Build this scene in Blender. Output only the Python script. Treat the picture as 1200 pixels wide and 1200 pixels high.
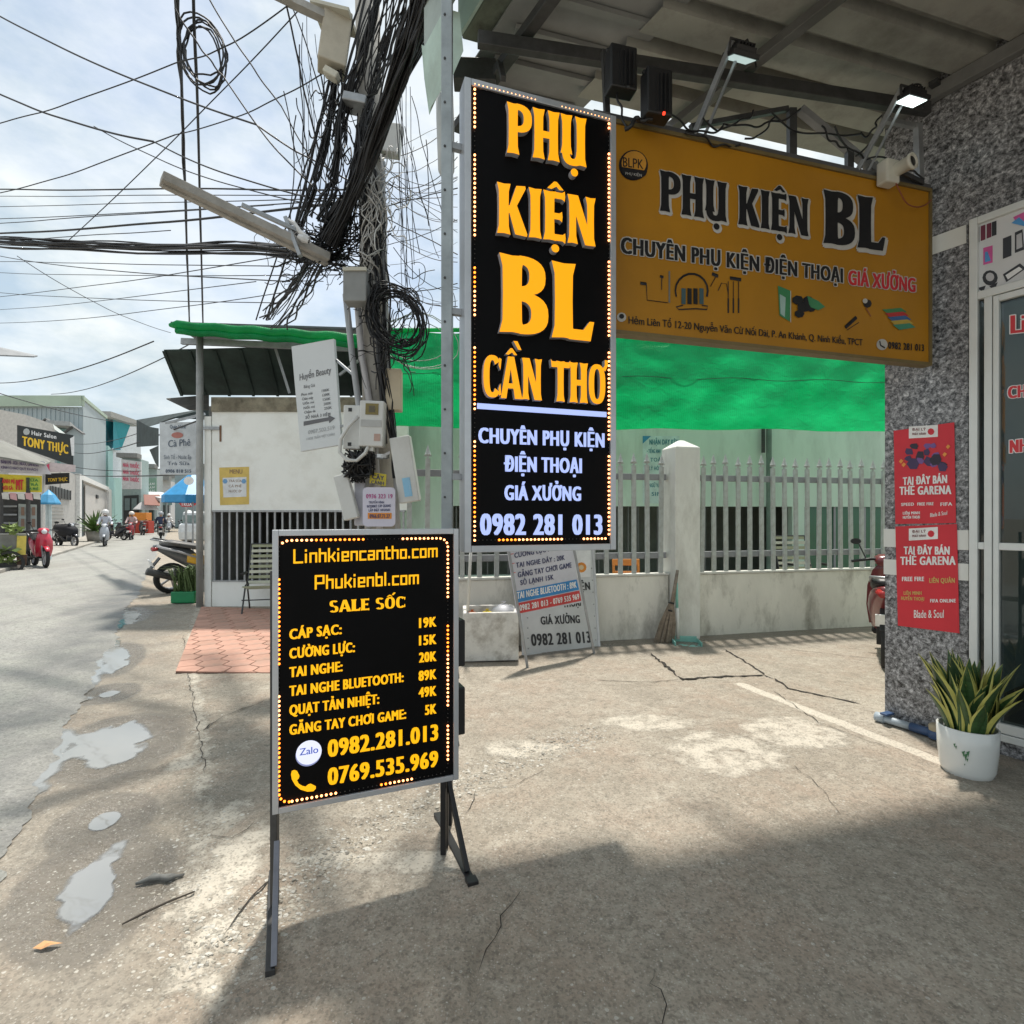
import bpy, math, random
import numpy as np
from mathutils import Vector, Matrix
for o in list(bpy.data.objects): bpy.data.objects.remove(o)
SC = bpy.context.scene
COL = SC.collection
R = math.radians
# ------------------------------------------------------------------ camera
cam_d = bpy.data.cameras.new('camera'); cam = bpy.data.objects.new('camera', cam_d); COL.objects.link(cam)
cam.location = (0, 0, 1.5); cam.rotation_euler = (R(90), 0, 0)
F = 650.0; HY = 607.0
cam_d.sensor_width = 36; cam_d.lens = F/1200*36; cam_d.shift_y = (HY-600)/1200
cam_d.clip_start = .05; cam_d.clip_end = 3000
SC.camera = cam
# ------------------------------------------------------------------ world, sun, exposure
SUN_EL, SUN_AZ = R(71.5), R(2)          # azimuth measured from +Y towards +X
wd = bpy.data.worlds.new('World'); SC.world = wd; wd.use_nodes = True
nt = wd.node_tree; nt.nodes.clear()
def N(nt, t, **k):
    n = nt.nodes.new(t)
    for a, b in k.items():
        if a.startswith('i_'): n.inputs[a[2:].replace('_', ' ')].default_value = b
        else: setattr(n, a, b)
    return n
L = nt.links.new
out = N(nt, 'ShaderNodeOutputWorld')
sky = N(nt, 'ShaderNodeTexSky', sky_type='NISHITA', sun_disc=False, sun_elevation=SUN_EL, sun_rotation=SUN_AZ)
bg1 = N(nt, 'ShaderNodeBackground', i_Strength=.125); L(sky.outputs[0], bg1.inputs[0])
tc = N(nt, 'ShaderNodeTexCoord')
mp = N(nt, 'ShaderNodeMapping'); mp.inputs['Scale'].default_value = (1, 1, 2.2); mp.inputs['Location'].default_value = (.35, .2, .1)
L(tc.outputs['Generated'], mp.inputs[0])
nz = N(nt, 'ShaderNodeTexNoise', i_Scale=2.6, i_Detail=9, i_Roughness=.56); L(mp.outputs[0], nz.inputs['Vector'])
cr = N(nt, 'ShaderNodeValToRGB'); cr.color_ramp.elements[0].position = .36; cr.color_ramp.elements[1].position = .56
cr.color_ramp.elements[0].color = (.58, .58, .58, 1)
L(nz.outputs[0], cr.inputs[0])
nz2 = N(nt, 'ShaderNodeTexNoise', i_Scale=4.5, i_Detail=8, i_Roughness=.6); L(mp.outputs[0], nz2.inputs['Vector'])
cr2 = N(nt, 'ShaderNodeValToRGB'); cr2.color_ramp.elements[0].position = .36; cr2.color_ramp.elements[1].position = .60
cr2.color_ramp.elements[0].color = (.57, .69, .76, 1); cr2.color_ramp.elements[1].color = (.95, 1, 1, 1)
L(nz2.outputs[0], cr2.inputs[0])
bg2 = N(nt, 'ShaderNodeBackground', i_Strength=.73); L(cr2.outputs[0], bg2.inputs[0])
mx = N(nt, 'ShaderNodeMixShader'); L(cr.outputs[0], mx.inputs[0]); L(bg1.outputs[0], mx.inputs[1]); L(bg2.outputs[0], mx.inputs[2])
L(mx.outputs[0], out.inputs[0])
sd = bpy.data.lights.new('sun', 'SUN'); sun = bpy.data.objects.new('sun', sd); COL.objects.link(sun)
sd.energy = 3.45; sd.angle = R(3.2); sd.color = (1, .94, .85)
sv = Vector((math.sin(SUN_AZ)*math.cos(SUN_EL), math.cos(SUN_AZ)*math.cos(SUN_EL), math.sin(SUN_EL)))
sun.rotation_euler = sv.to_track_quat('Z', 'Y').to_euler(); sun.location = (0, 0, 20)
vs = SC.view_settings; vs.view_transform = 'Standard'; vs.look = 'None'; vs.exposure = .52; vs.gamma = 1; vs.use_curve_mapping = False
# ------------------------------------------------------------------ materials
MATS = {}
def pbr(name):
    m = bpy.data.materials.new(name); m.use_nodes = True
    return m, m.node_tree, m.node_tree.nodes['Principled BSDF']
def M(name, col, rough=.6, var=.15, scale=6, bump=0., bscale=None, metal=0, dirt=None, dirt_amt=.5, dirt_scale=2.5, spec=.5, coat=0, stretch=(1, 1, 1)):
    """base colour broken up by noise, optional dirt patches of their own colour, fine relief"""
    if name in MATS: return MATS[name]
    m, t, b = pbr(name); l = t.links.new
    tc = N(t, 'ShaderNodeTexCoord'); mpn = N(t, 'ShaderNodeMapping'); mpn.inputs['Scale'].default_value = stretch
    l(tc.outputs['Object'], mpn.inputs[0])
    n1 = N(t, 'ShaderNodeTexNoise', i_Scale=scale, i_Detail=6, i_Roughness=.65); l(mpn.outputs[0], n1.inputs['Vector'])
    r = N(t, 'ShaderNodeValToRGB'); r.color_ramp.elements[0].position = .3; r.color_ramp.elements[1].position = .7
    r.color_ramp.elements[0].color = tuple(c*(1-var) for c in col)+(1,); r.color_ramp.elements[1].color = tuple(min(1, c*(1+var)) for c in col)+(1,)
    l(n1.outputs[0], r.inputs[0]); src = r.outputs[0]
    if dirt:
        n2 = N(t, 'ShaderNodeTexNoise', i_Scale=dirt_scale, i_Detail=8, i_Roughness=.7); l(mpn.outputs[0], n2.inputs['Vector'])
        r2 = N(t, 'ShaderNodeValToRGB'); r2.color_ramp.elements[0].position = .48; r2.color_ramp.elements[1].position = .72
        r2.color_ramp.elements[1].color = (dirt_amt,)*3+(1,); r2.color_ramp.elements[0].color = (0, 0, 0, 1); l(n2.outputs[0], r2.inputs[0])
        mi = N(t, 'ShaderNodeMixRGB'); l(r2.outputs[0], mi.inputs[0]); l(src, mi.inputs[1]); mi.inputs[2].default_value = (*dirt, 1); src = mi.outputs[0]
    l(src, b.inputs['Base Color'])
    b.inputs['Roughness'].default_value = rough; b.inputs['Metallic'].default_value = metal
    b.inputs['Specular IOR Level'].default_value = spec; b.inputs['Coat Weight'].default_value = coat
    if bump:
        n3 = N(t, 'ShaderNodeTexNoise', i_Scale=bscale or scale*6, i_Detail=4); l(mpn.outputs[0], n3.inputs['Vector'])
        bn = N(t, 'ShaderNodeBump', i_Strength=bump, i_Distance=.01); l(n3.outputs[0], bn.inputs['Height']); l(bn.outputs[0], b.inputs['Normal'])
    MATS[name] = m; return m
def EM(name, col, s, sample=False):
    if name in MATS: return MATS[name]
    m, t, b = pbr(name); b.inputs['Base Color'].default_value = tuple(c*.4 for c in col)+(1,)
    b.inputs['Emission Color'].default_value = (*col, 1); b.inputs['Emission Strength'].default_value = s; b.inputs['Roughness'].default_value = .5
    m.cycles.emission_sampling = 'AUTO' if sample else 'NONE'
    MATS[name] = m; return m
# ------------------------------------------------------------------ mesh builder
def ortho(d):
    d = Vector(d).normalized(); a = Vector((0, 0, 1)) if abs(d.z) < .9 else Vector((1, 0, 0))
    x = d.cross(a).normalized(); return x, x.cross(d).normalized()
class MB:
    def __init__(s): s.v = []; s.f = []; s.m = []; s.cur = 0; s.marks = []
    def add(s, vs, fs):
        n = len(s.v); s.v += [tuple(p) for p in vs]; s.f += [tuple(n+i for i in f) for f in fs]; s.m += [s.cur]*len(fs); return s
    def par(s, o, a, b, c):
        o, a, b, c = map(Vector, (o, a, b, c))
        if a.cross(b).dot(c) < 0: a, b = b, a
        P = [o, o+a, o+a+b, o+b, o+c, o+a+c, o+a+b+c, o+b+c]
        return s.add(P, [(3, 2, 1, 0), (4, 5, 6, 7), (0, 1, 5, 4), (1, 2, 6, 5), (2, 3, 7, 6), (3, 0, 4, 7)])
    def box(s, c, d, rot=None):
        c = Vector(c); X, Y, Z = Vector((d[0], 0, 0)), Vector((0, d[1], 0)), Vector((0, 0, d[2]))
        if rot is not None:
            if not isinstance(rot, Matrix): rot = Matrix.Rotation(rot, 3, 'Z')
            X, Y, Z = rot@X, rot@Y, rot@Z
        return s.par(c-(X+Y+Z)/2, X, Y, Z)
    def bar(s, p, q, w, h=None, up=(0, 0, 1)):
        p, q = Vector(p), Vector(q); h = h or w; d = q-p; x = d.cross(Vector(up))
        if x.length < 1e-5: x = Vector((1, 0, 0))
        x = x.normalized(); y = x.cross(d).normalized()
        return s.par(p-x*w/2-y*h/2, x*w, d, y*h)
    def tube(s, pts, r, n=6, caps=True, close=False):
        pts = [Vector(p) for p in pts]; k = len(pts)
        if isinstance(r, (int, float)): r = [r]*k
        vs = []; pu = None
        for i, p in enumerate(pts):
            d = (pts[(i+1) % k] if (close or i < k-1) else p)-(pts[i-1] if (close or i > 0) else p)
            if d.length < 1e-9: d = Vector((0, 0, 1))
            d.normalize()
            if pu is None: x, pu = ortho(d)
            else:
                x = d.cross(pu)
                if x.length < 1e-6: x, _ = ortho(d)
                x.normalize(); pu = x.cross(d)*-1
                pu = d.cross(x)*-1 if False else (x.cross(d)).normalized()
            for j in range(n):
                a = 2*math.pi*j/n; vs.append(p+(x*math.cos(a)+pu*math.sin(a))*r[i])
        fs = []
        for i in range(k if close else k-1):
            i2 = (i+1) % k
            for j in range(n): fs.append((i*n+j, i*n+(j+1) % n, i2*n+(j+1) % n, i2*n+j))
        if caps and not close: fs += [tuple(range(n))[::-1], tuple((k-1)*n+j for j in range(n))]
        return s.add(vs, fs)
    def lathe(s, prof, c=(0, 0, 0), n=20, axis=None):
        c = Vector(c); z = Vector(axis or (0, 0, 1)).normalized(); x, y = ortho(z); vs = []
        for r, h in prof:
            for j in range(n):
                a = 2*math.pi*j/n; vs.append(c+z*h+(x*math.cos(a)+y*math.sin(a))*r)
        fs = [(i*n+j, i*n+(j+1) % n, (i+1)*n+(j+1) % n, (i+1)*n+j) for i in range(len(prof)-1) for j in range(n)]
        return s.add(vs, fs)
    def loft(s, secs, n=12, e=.75):
        """secs: (centre, half_w along y, half_h along z) rings for a body along x"""
        vs = []
        for (x, y, z, hw, hh) in secs:
            for j in range(n):
                a = 2*math.pi*j/n; ca, sa = math.cos(a), math.sin(a)
                vs.append((x, y+hw*math.copysign(abs(ca)**e, ca), z+hh*math.copysign(abs(sa)**e, sa)))
        k = len(secs)
        fs = [(i*n+j, i*n+(j+1) % n, (i+1)*n+(j+1) % n, (i+1)*n+j) for i in range(k-1) for j in range(n)]
        fs += [tuple(range(n))[::-1], tuple((k-1)*n+j for j in range(n))]
        return s.add(vs, fs)
    def xf(s, m):
        s.v = [tuple(m@Vector(p)) for p in s.v]; return s
    def build(s, name, mat, parent=None, smooth=False, bevel=0, **tags):
        if len(s.marks) > 1 and s.marks[0] == (0, 0):          # each line of lettering is a piece of its own
            mk = s.marks+[(len(s.v), len(s.f))]; r = None
            for (v0, f0), (v1, f1) in zip(mk, mk[1:]):
                if f1 == f0: continue
                b = MB(); b.v = s.v[v0:v1]; b.f = [tuple(i-v0 for i in f) for f in s.f[f0:f1]]; b.m = s.m[f0:f1]; r = b.build(name, mat, parent, smooth, bevel, **tags)
            return r
        me = bpy.data.meshes.new(name); me.from_pydata(s.v, [], s.f)
        for mm in (mat if isinstance(mat, (list, tuple)) else [mat]): me.materials.append(mm)
        if isinstance(mat, (list, tuple)): me.polygons.foreach_set('material_index', s.m)
        if smooth: me.polygons.foreach_set('use_smooth', [True]*len(me.polygons))
        me.update()
        o = bpy.data.objects.new(name, me); COL.objects.link(o); par(o, parent)
        if bevel:
            b = o.modifiers.new('bevel', 'BEVEL'); b.width = bevel; b.segments = 2; b.limit_method = 'ANGLE'
        for k, v in tags.items(): o[k] = v
        return o
def par(o, parent):
    if parent is not None:
        o.parent = parent; o.matrix_parent_inverse = MW[parent.name].inverted() if parent.name in MW else Matrix()
MW = {}
def thing(name, label, cat, loc=(0, 0, 0), group=None, rz=0):
    o = bpy.data.objects.new(name, None); COL.objects.link(o); o.location = loc; o.rotation_euler = (0, 0, rz); o.empty_display_size = .1
    o['label'] = label; o['category'] = cat
    if group: o['group'] = group
    MW[o.name] = Matrix.LocRotScale(Vector(loc), o.rotation_euler.to_matrix(), None)
    return o
def tag(o, label, cat, group=None):
    o['label'] = label; o['category'] = cat
    if group: o['group'] = group
    return o
def copy_tree(o, parent=None, **kw):
    c = o.copy(); COL.objects.link(c)
    if parent: c.parent = parent
    for ch in o.children: copy_tree(ch, c)
    return c
def place(o, loc, rz=0, label=None, group=None, dup=True, scale=None):
    c = copy_tree(o) if dup else o
    c.location = loc; c.rotation_euler = (0, 0, rz)
    if scale: c.scale = (scale,)*3
    if label: c['label'] = label
    if group: c['group'] = group
    return c
# local-space proto: children built at origin with identity inverse

# ------------------------------------------------------------------ measuring: where a photographed point lies in the place
def P(px, py, Y): return Vector(((px-600)/F*Y, Y, 1.5-(py-HY)/F*Y))
def G(px, py):
    Y = 1.5*F/(py-HY); return Vector(((px-600)/F*Y, Y, 0))
Dv = Vector((-.5195, .8545, 0)); Nv = Vector((.8545, .5195, 0))     # street direction, and across it (to the right)
def S(o, s, z=0): return Nv*o+Dv*s+Vector((0, 0, z))
def Q(px, py, o):                                                   # point of a plane parallel to the street
    r = (px-600)/F; s = o*(.8545-r*.5195)/(.5195+.8545*r); p = S(o, s); p.z = 1.5-(py-HY)/F*p.y; return p
class Pl:
    """upright plane: origin, horizontal axis e, normal n towards the viewer, 'up' axis k"""
    def __init__(s, o, e, up=(0, 0, 1)):
        s.o = Vector(o); s.e = Vector(e).normalized(); s.k = Vector(up).normalized(); s.n = s.e.cross(s.k).normalized()
        if s.n.dot(s.o-Vector((0, 0, 1.5))) > 0: s.n = -s.n
    def at(s, px, py, d_=0):
        d = Vector(((px-600)/F, 1, -(py-HY)/F)); c = Vector((0, 0, 1.5)); t = (s.o+s.n*d_-c).dot(s.n)/d.dot(s.n); q = c+d*t-s.o
        return q.dot(s.e), q.dot(s.k)
    def pt(s, a, b, d=0): return s.o+s.e*a+s.k*b+s.n*d
    def poly(s, mb, pts, d, px=True):
        q = [s.pt(*(s.at(*p) if px else p), d) for p in pts]
        nrm = Vector((0, 0, 0))
        for i in range(len(q)): nrm += (q[i]-q[0]).cross(q[(i+1) % len(q)]-q[0])
        if nrm.dot(s.n) < 0: q.reverse()
        return mb.add(q, [tuple(range(len(q)))])
    def slab(s, mb, a0, b0, a1, b1, d0, d1): return mb.par(s.pt(a0, b0, d0), s.e*(a1-a0), s.k*(b1-b0), s.n*(d1-d0))
# ------------------------------------------------------------------ lettering
_tc = {}
def raw_text(s, off=0.0, sp=1.0):
    key = (s, off, sp)
    if key in _tc: return _tc[key]
    cu = bpy.data.curves.new('t', 'FONT'); cu.body = s; cu.offset = off; cu.resolution_u = 3; cu.space_character = sp
    ob = bpy.data.objects.new('t', cu); COL.objects.link(ob)
    dg = bpy.context.evaluated_depsgraph_get(); me = bpy.data.meshes.new_from_object(ob.evaluated_get(dg))
    v = np.array([tuple(x.co)[:2] for x in me.vertices]).reshape(-1, 2); f = [tuple(p.vertices) for p in me.polygons]
    bpy.data.objects.remove(ob); bpy.data.curves.remove(cu); bpy.data.meshes.remove(me)
    _tc[key] = (v, f); return _tc[key]
CAP = None
HORN = {'Ơ': 'O', 'Ở': 'Ỏ', 'Ờ': 'Ò', 'Ợ': 'Ọ', 'Ớ': 'Ó', 'ơ': 'o', 'ờ': 'ò', 'ớ': 'ó', 'ợ': 'ọ'}
def text(mb, pl, s, x0, y0, x1, y1, hpx, d=.004, bold=.09, off=.012, dx=0, dy=0, grow=0, px=True, sp=1.0):
    """lettering on plane pl with its baseline from (x0,y0) to (x1,y1) and capitals hpx tall; bold smears the stems"""
    global CAP
    if CAP is None: CAP = raw_text('H')[0][:, 1].max()
    a0, b0 = pl.at(x0, y0, d) if px else (x0, y0); a1, b1 = pl.at(x1, y1, d) if px else (x1, y1)
    h = (pl.at(x0, y0-hpx, d)[1]-b0) if px else hpx
    mb.marks.append((len(mb.v), len(mb.f)))
    if bold >= .08 and sp == 1.0: sp = 1.13
    hs = [i for i, c in enumerate(s) if c in HORN]; horns = []
    if hs:                                             # the horned vowels are drawn as plain vowels plus their horn
        up_ = [s[i].isupper() for i in hs]; s = ''.join(HORN.get(c, c) for c in s)
        for i, u_ in zip(hs, up_): xr = raw_text(s[:i+1], 0, sp)[0][:, 0].max(); horns.append((xr, CAP if u_ else CAP*.74))
    v, f = raw_text(s, 0, sp)
    if horns:
        v = v.copy(); f = list(f)
        for xr, ch in horns: n0 = len(v); v = np.vstack([v, [(xr-.13, ch*.90), (xr-.07, ch*.80), (xr+.03, ch*.90), (xr+.055, ch*1.08), (xr-.02, ch*1.08), (xr-.035, ch*.97)]]); f.append(tuple(range(n0, n0+6)))
    if len(v) == 0: return
    mnx, mxx = v[:, 0].min(), v[:, 0].max(); w = math.hypot(a1-a0, b1-b0)
    sm = bold*h*.8; sx = (w-sm)/(mxx-mnx); sy = h/CAP; ca, sa = (a1-a0)/w, (b1-b0)/w
    k = 3 if bold > 0 else 1; vy = .03*h if bold >= .08 else 0; sy *= (1-.03) if vy else 1
    sh = [(sm*i/(k-1) if k > 1 else 0, y_) for i in range(k) for y_ in ((0, vy) if vy else (0,))]
    if grow: sh = [(a_+gx_*grow*h, b_+gy_*grow*h) for a_, b_ in sh for gx_, gy_ in ((-1, -.7), (-1, .7), (1, -.7), (1, .7), (0, 1), (0, -1))]
    for i, (sx_, sy_) in enumerate(sh):
        X = (v[:, 0]-mnx)*sx+sx_+dx*h; Y = v[:, 1]*sy+sy_+dy*h
        dd = d+i*.00006
        pts = [pl.pt(a0+x*ca, b0+y+x*sa, dd) for x, y in zip(X, Y)]
        fs = f
        if f:
            p = [pts[j] for j in f[0]]
            if (p[1]-p[0]).cross(p[2]-p[0]).dot(pl.n) < 0: fs = [tuple(reversed(q)) for q in f]
        mb.add(pts, fs)
def bez_ring(cx, cy, rx, ry, a0, a1, n=14, e=.78):
    r = []
    for i in range(n+1):
        a = R(a0+(a1-a0)*i/n); c, s_ = math.cos(a), math.sin(a)
        r.append((cx+rx*math.copysign(abs(c)**e, c), cy+ry*math.copysign(abs(s_)**e, s_)))
    return r
def arc(cx, cy, rx, ry, tx, ty, a0, a1, n=14): return bez_ring(cx, cy, rx, ry, a0, a1, n)+bez_ring(cx, cy, rx-tx, ry-ty, a1, a0, n)
def stem(x, w=.17, y0=0, y1=1, fl=.035):
    return [(x-fl, y0), (x+w/2, y0+.015), (x+w+fl, y0), (x+w+.004, y0+.16), (x+w, (y0+y1)/2), (x+w+.004, y1-.16), (x+w+fl, y1), (x+w/2, y1-.015), (x-fl, y1), (x-.004, y1-.16), (x, (y0+y1)/2), (x-.004, y0+.16)]
def hbar(x0, x1, y, t=.13, fl=.04): return [(x0, y), (x1-.05, y), (x1, y-fl), (x1+.01, y+t/2), (x1, y+t+fl), (x1-.05, y+t), (x0, y+t)]
def dot(x, y, r=.075): return [(x+r*math.cos(i*.5236), y+r*1.1*math.sin(i*.5236)) for i in range(12)]
CIRC = lambda x, y: [[(x-.15, y), (x-.02, y+.15), (x+.03, y+.15), (x+.03, y+.06), (x-.07, y-.01)], [(x+.16, y), (x+.03, y+.15), (x+.02, y+.06), (x+.08, y-.01)]]
GL = {
 'P': (.50, [stem(.05), arc(.2, .72, .3, .28, .16, .12, -90, 90)]),
 'H': (.56, [stem(.05), stem(.35), [(.2, .43), (.37, .43), (.37, .57), (.2, .57)]]),
 'U': (.56, [stem(.05, y0=.2), stem(.35, y0=0), arc(.27, .28, .225, .3, .155, .14, 180, 360)]),
 'K': (.56, [stem(.05), [(.2, .45), (.36, .98), (.52, 1.0), (.53, .95), (.33, .5), (.2, .4)], [(.2, .56), (.34, .02), (.55, 0), (.56, .05), (.36, .62)]]),
 'I': (.28, [stem(.06)]),
 'E': (.46, [stem(.05), hbar(.2, .42, .86), hbar(.2, .37, .44), hbar(.2, .43, .01)]),
 'N': (.58, [stem(.05, .13), stem(.40, .13), [(.05, 1), (.22, 1), (.53, 0), (.36, 0)]]),
 'B': (.54, [stem(.05, .19), arc(.22, .75, .27, .25, .17, .11, -90, 90), arc(.22, .27, .30, .27, .18, .12, -90, 90)]),
 'L': (.46, [stem(.05, .19), [(.2, 0), (.44, 0), (.48, .26), (.43, .26), (.36, .14), (.2, .14)]]),
 'C': (.50, [arc(.28, .5, .24, .5, .16, .12, 42, 318, 22), [(.44, .78), (.49, .66), (.52, .92), (.46, .95)], [(.44, .22), (.49, .34), (.51, .08), (.46, .05)]]),
 'A': (.56, [[(0, 0), (.15, 0), (.31, .98), (.24, 1.0), (.19, 1.0)], [(.38, 0), (.58, 0), (.36, 1.0), (.22, 1.0)], [(.12, .24), (.45, .24), (.43, .36), (.14, .36)]]),
 'T': (.50, [stem(.17), [(0, .84), (.52, .84), (.54, 1.03), (.50, .98), (.02, .98), (-.02, 1.03)]]),
 'O': (.54, [arc(.27, .5, .25, .5, .16, .12, 0, 360, 28)]),
 'S': (.48, [arc(.24, .74, .2, .26, .15, .12, 30, 270, 14), arc(.24, .27, .21, .27, .15, .12, -150, 90, 14)]),
 ' ': (.26, []),
}
def _g(base, *ex): return (GL[base][0], GL[base][1]+list(ex))
GL['Ụ'] = _g('U', dot(.3, -.15)); GL['Ệ'] = _g('E', *CIRC(.24, 1.05), dot(.24, -.15))
GL['Ầ'] = _g('A', *CIRC(.28, 1.05), [(.34, 1.38), (.45, 1.38), (.56, 1.18), (.47, 1.18)]); GL['Ơ'] = _g('O', [(.42, .88), (.5, .98), (.50, 1.12), (.58, 1.12), (.6, 1.0), (.52, .84)])
GL['Ố'] = _g('O', *CIRC(.25, 1.05), [(.36, 1.2), (.46, 1.4), (.56, 1.36), (.44, 1.15)])
def flare(mb, pl, s, x0, y0, x1, y1, hpx, d=.004, depth=0, side=None, grow=0, dx=0, dy=0):
    a0, b0 = pl.at(x0, y0, d); a1, b1 = pl.at(x1, y1, d); h = pl.at(x0, y0-hpx, d)[1]-b0
    wt = sum(GL[c][0] for c in s)-.06; w = a1-a0; sx = w/wt; x = 0; k = 0; sl = (b1-b0)/w
    for ch in s:
        adv, polys = GL[ch]
        for p in polys:
            k += 1; dd = d+(k % 7)*.00015
            for gx, gy in ([(0, 0)] if not grow else [(grow*math.cos(i*math.pi/4), grow*math.sin(i*math.pi/4)) for i in range(8)]):
                dd += .00001
                q = [(a0+(x+u-.03)*sx+gx*h+dx*h, b0+v*h+gy*h+dy*h+sl*(x+u)*sx) for u, v in p]
                ar = sum(q[i][0]*q[(i+1) % len(q)][1]-q[(i+1) % len(q)][0]*q[i][1] for i in range(len(q)))
                if ar < 0: q.reverse()
                f = [pl.pt(*z, dd) for z in q]; n_ = len(f)
                if (pl.e.cross(pl.k)).dot(pl.n) < 0: f.reverse()
                mb.add(f, [tuple(range(n_))])
                if depth and side is not None:
                    bk = [z-pl.n*depth for z in f]
                    side.add([z-pl.n*.0004 for z in f]+bk, [(i, i+n_, (i+1) % n_+n_, (i+1) % n_) for i in range(n_)])
        x += adv
TS = {  # squared single-stroke letters: advance, strokes
 'L': (.62, [[(.05, 1), (.05, 0), (.55, 0)]]), 'P': (.62, [[(.05, 0), (.05, 1), (.55, 1), (.55, .42), (.05, .42)]]),
 'i': (.2, [[(.06, 0), (.06, .62)], [(.06, .90), (.06, .96)]]), 'n': (.5, [[(.05, 0), (.05, .68), (.42, .68), (.42, 0)]]),
 'h': (.5, [[(.05, 0), (.05, 1)], [(.05, .66), (.42, .66), (.42, 0)]]), 'k': (.5, [[(.05, 0), (.05, 1)], [(.05, .34), (.24, .34), (.42, .68)], [(.24, .34), (.43, 0)]]),
 'e': (.5, [[(.42, 0), (.05, 0), (.05, .68), (.42, .68), (.42, .32), (.05, .32)]]), 'c': (.48, [[(.42, .68), (.05, .68), (.05, 0), (.42, 0)]]),
 'a': (.5, [[(.07, .68), (.42, .68), (.42, 0), (.05, 0), (.05, .36), (.42, .36)]]), 't': (.38, [[(.1, .95), (.1, 0), (.34, 0)], [(0, .68), (.34, .68)]]),
 'o': (.5, [[(.05, 0), (.05, .68), (.42, .68), (.42, 0), (.05, 0)]]), '.': (.18, [[(.05, 0), (.05, .08)]]),
 'm': (.74, [[(.05, 0), (.05, .68), (.66, .68), (.66, 0)], [(.355, .68), (.355, 0)]]), 'u': (.5, [[(.05, .68), (.05, 0), (.42, 0), (.42, .68)]]),
 'b': (.5, [[(.05, 1), (.05, 0), (.42, 0), (.42, .68), (.05, .68)]]), 'l': (.18, [[(.06, 0), (.06, 1)]]),
}
def techno(mb, pl, s, x0, y0, x1, y1, hpx, d=.004, t=.066):
    a0, b0 = pl.at(x0, y0); a1, b1 = pl.at(x1, y1); h = pl.at(x0, y0-hpx)[1]-b0
    sx = (a1-a0)/(sum(TS[c][0]+.10 for c in s)-.16); x = 0; k = 0; sl = (b1-b0)/(a1-a0)
    for ch in s:
        for st in TS[ch][1]:
            for (u0, v0), (u1, v1) in zip(st, st[1:]):
                k += 1
                p = Vector((a0+(x+u0)*sx, b0+(v0*.87+t)*h)); q = Vector((a0+(x+u1)*sx, b0+(v1*.87+t)*h)); dr = (q-p).normalized(); pp = Vector((-dr.y, dr.x))*t*h
                p -= dr*t*h*.8; q += dr*t*h*.8
                z = [p-pp, q-pp, q+pp, p+pp]
                pl.poly(mb, [(c.x, c.y+sl*(c.x-a0)) for c in z], d+(k % 5)*.0001, px=False)
        x += TS[ch][0]+.10
# ------------------------------------------------------------------ numpy noise
def vnoise(x, y, seed=0):
    xi, yi = np.floor(x).astype(np.int64), np.floor(y).astype(np.int64); fx, fy = x-xi, y-yi
    fx, fy = fx*fx*(3-2*fx), fy*fy*(3-2*fy)
    def h(a, b):
        n = (a*374761393+b*668265263+seed*974634777) & 0x7fffffff; n = ((n ^ (n >> 13))*1274126177) & 0x7fffffff
        return ((n ^ (n >> 16)) & 0xffff)/65535.
    return (h(xi, yi)*(1-fx)+h(xi+1, yi)*fx)*(1-fy)+(h(xi, yi+1)*(1-fx)+h(xi+1, yi+1)*fx)*fy
def fbm(x, y, o=4, seed=0):
    r = 0; a = .5
    for i in range(o): r = r+a*vnoise(x*2**i, y*2**i, seed+i); a *= .5
    return r
def segd(x, y, pts):
    d = np.full(x.shape, 1e9)
    for p, q in zip(pts, pts[1:]):
        vx, vy = q[0]-p[0], q[1]-p[1]; t = np.clip(((x-p[0])*vx+(y-p[1])*vy)/(vx*vx+vy*vy), 0, 1)
        d = np.minimum(d, np.hypot(x-p[0]-t*vx, y-p[1]-t*vy))
    return d
gx = lambda *a: tuple(G(*a))[:2]
# ================================================================== GROUND
def smooth(e0, e1, x): t = np.clip((x-e0)/(e1-e0), 0, 1); return t*t*(3-2*t)
PUDDLES = [  # centre x, y, half-length along street, half-width
 (-2.62, 3.68, .46, .26), (-1.70, 2.26, .30, .13), (-4.25, 5.95, .75, .11), (-2.02, 2.74, .10, .06), (-3.45, 4.75, .12, .08), (-5.9, 8.6, .8, .12), (-3.05, 3.15, .12, .10)]
CRACKS = [[gx(232, 1048), gx(190, 1060), gx(165, 1076), gx(143, 1084)], [gx(770, 1140), gx(766, 1160), gx(778, 1185), gx(776, 1215)],
 [gx(600, 1055), gx(585, 1090), gx(560, 1130), gx(545, 1200)], [gx(230, 860), gx(290, 832), gx(312, 822)], [gx(760, 768), gx(800, 800), gx(900, 795), gx(1010, 828)]]
GRAVEL = [gx(255, 1110), gx(330, 1048), gx(420, 985), gx(510, 935), gx(560, 915), gx(640, 880), gx(700, 862)]
KERB = [gx(236, 690), gx(222, 760), gx(236, 860), gx(240, 960), gx(215, 1060), gx(250, 1180)]
PALE = [(*gx(850, 885), .55, .5), (*gx(930, 860), .5, .45), (*gx(760, 850), .5, .25), (*gx(620, 880), .45, .2), (*gx(265, 1020), .22, .5), (*gx(240, 1110), .12, .3), (*gx(480, 1015), .5, .12), (*gx(215, 895), .14, .2), (*gx(390, 1010), .3, .08), (*gx(270, 960), .12, .3)]
STRIP = [gx(870, 805), gx(985, 850), gx(1125, 905)]
def edge_o(x, y):                                  # ragged right-hand edge of the asphalt, as distance across the street
    s = x*Dv.x+y*Dv.y; return -.62+.22*(fbm(s*1.1, s*0+3.3, 3, 5)-.45)+.06*(vnoise(s*9, s*0, 8)-.5)
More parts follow.
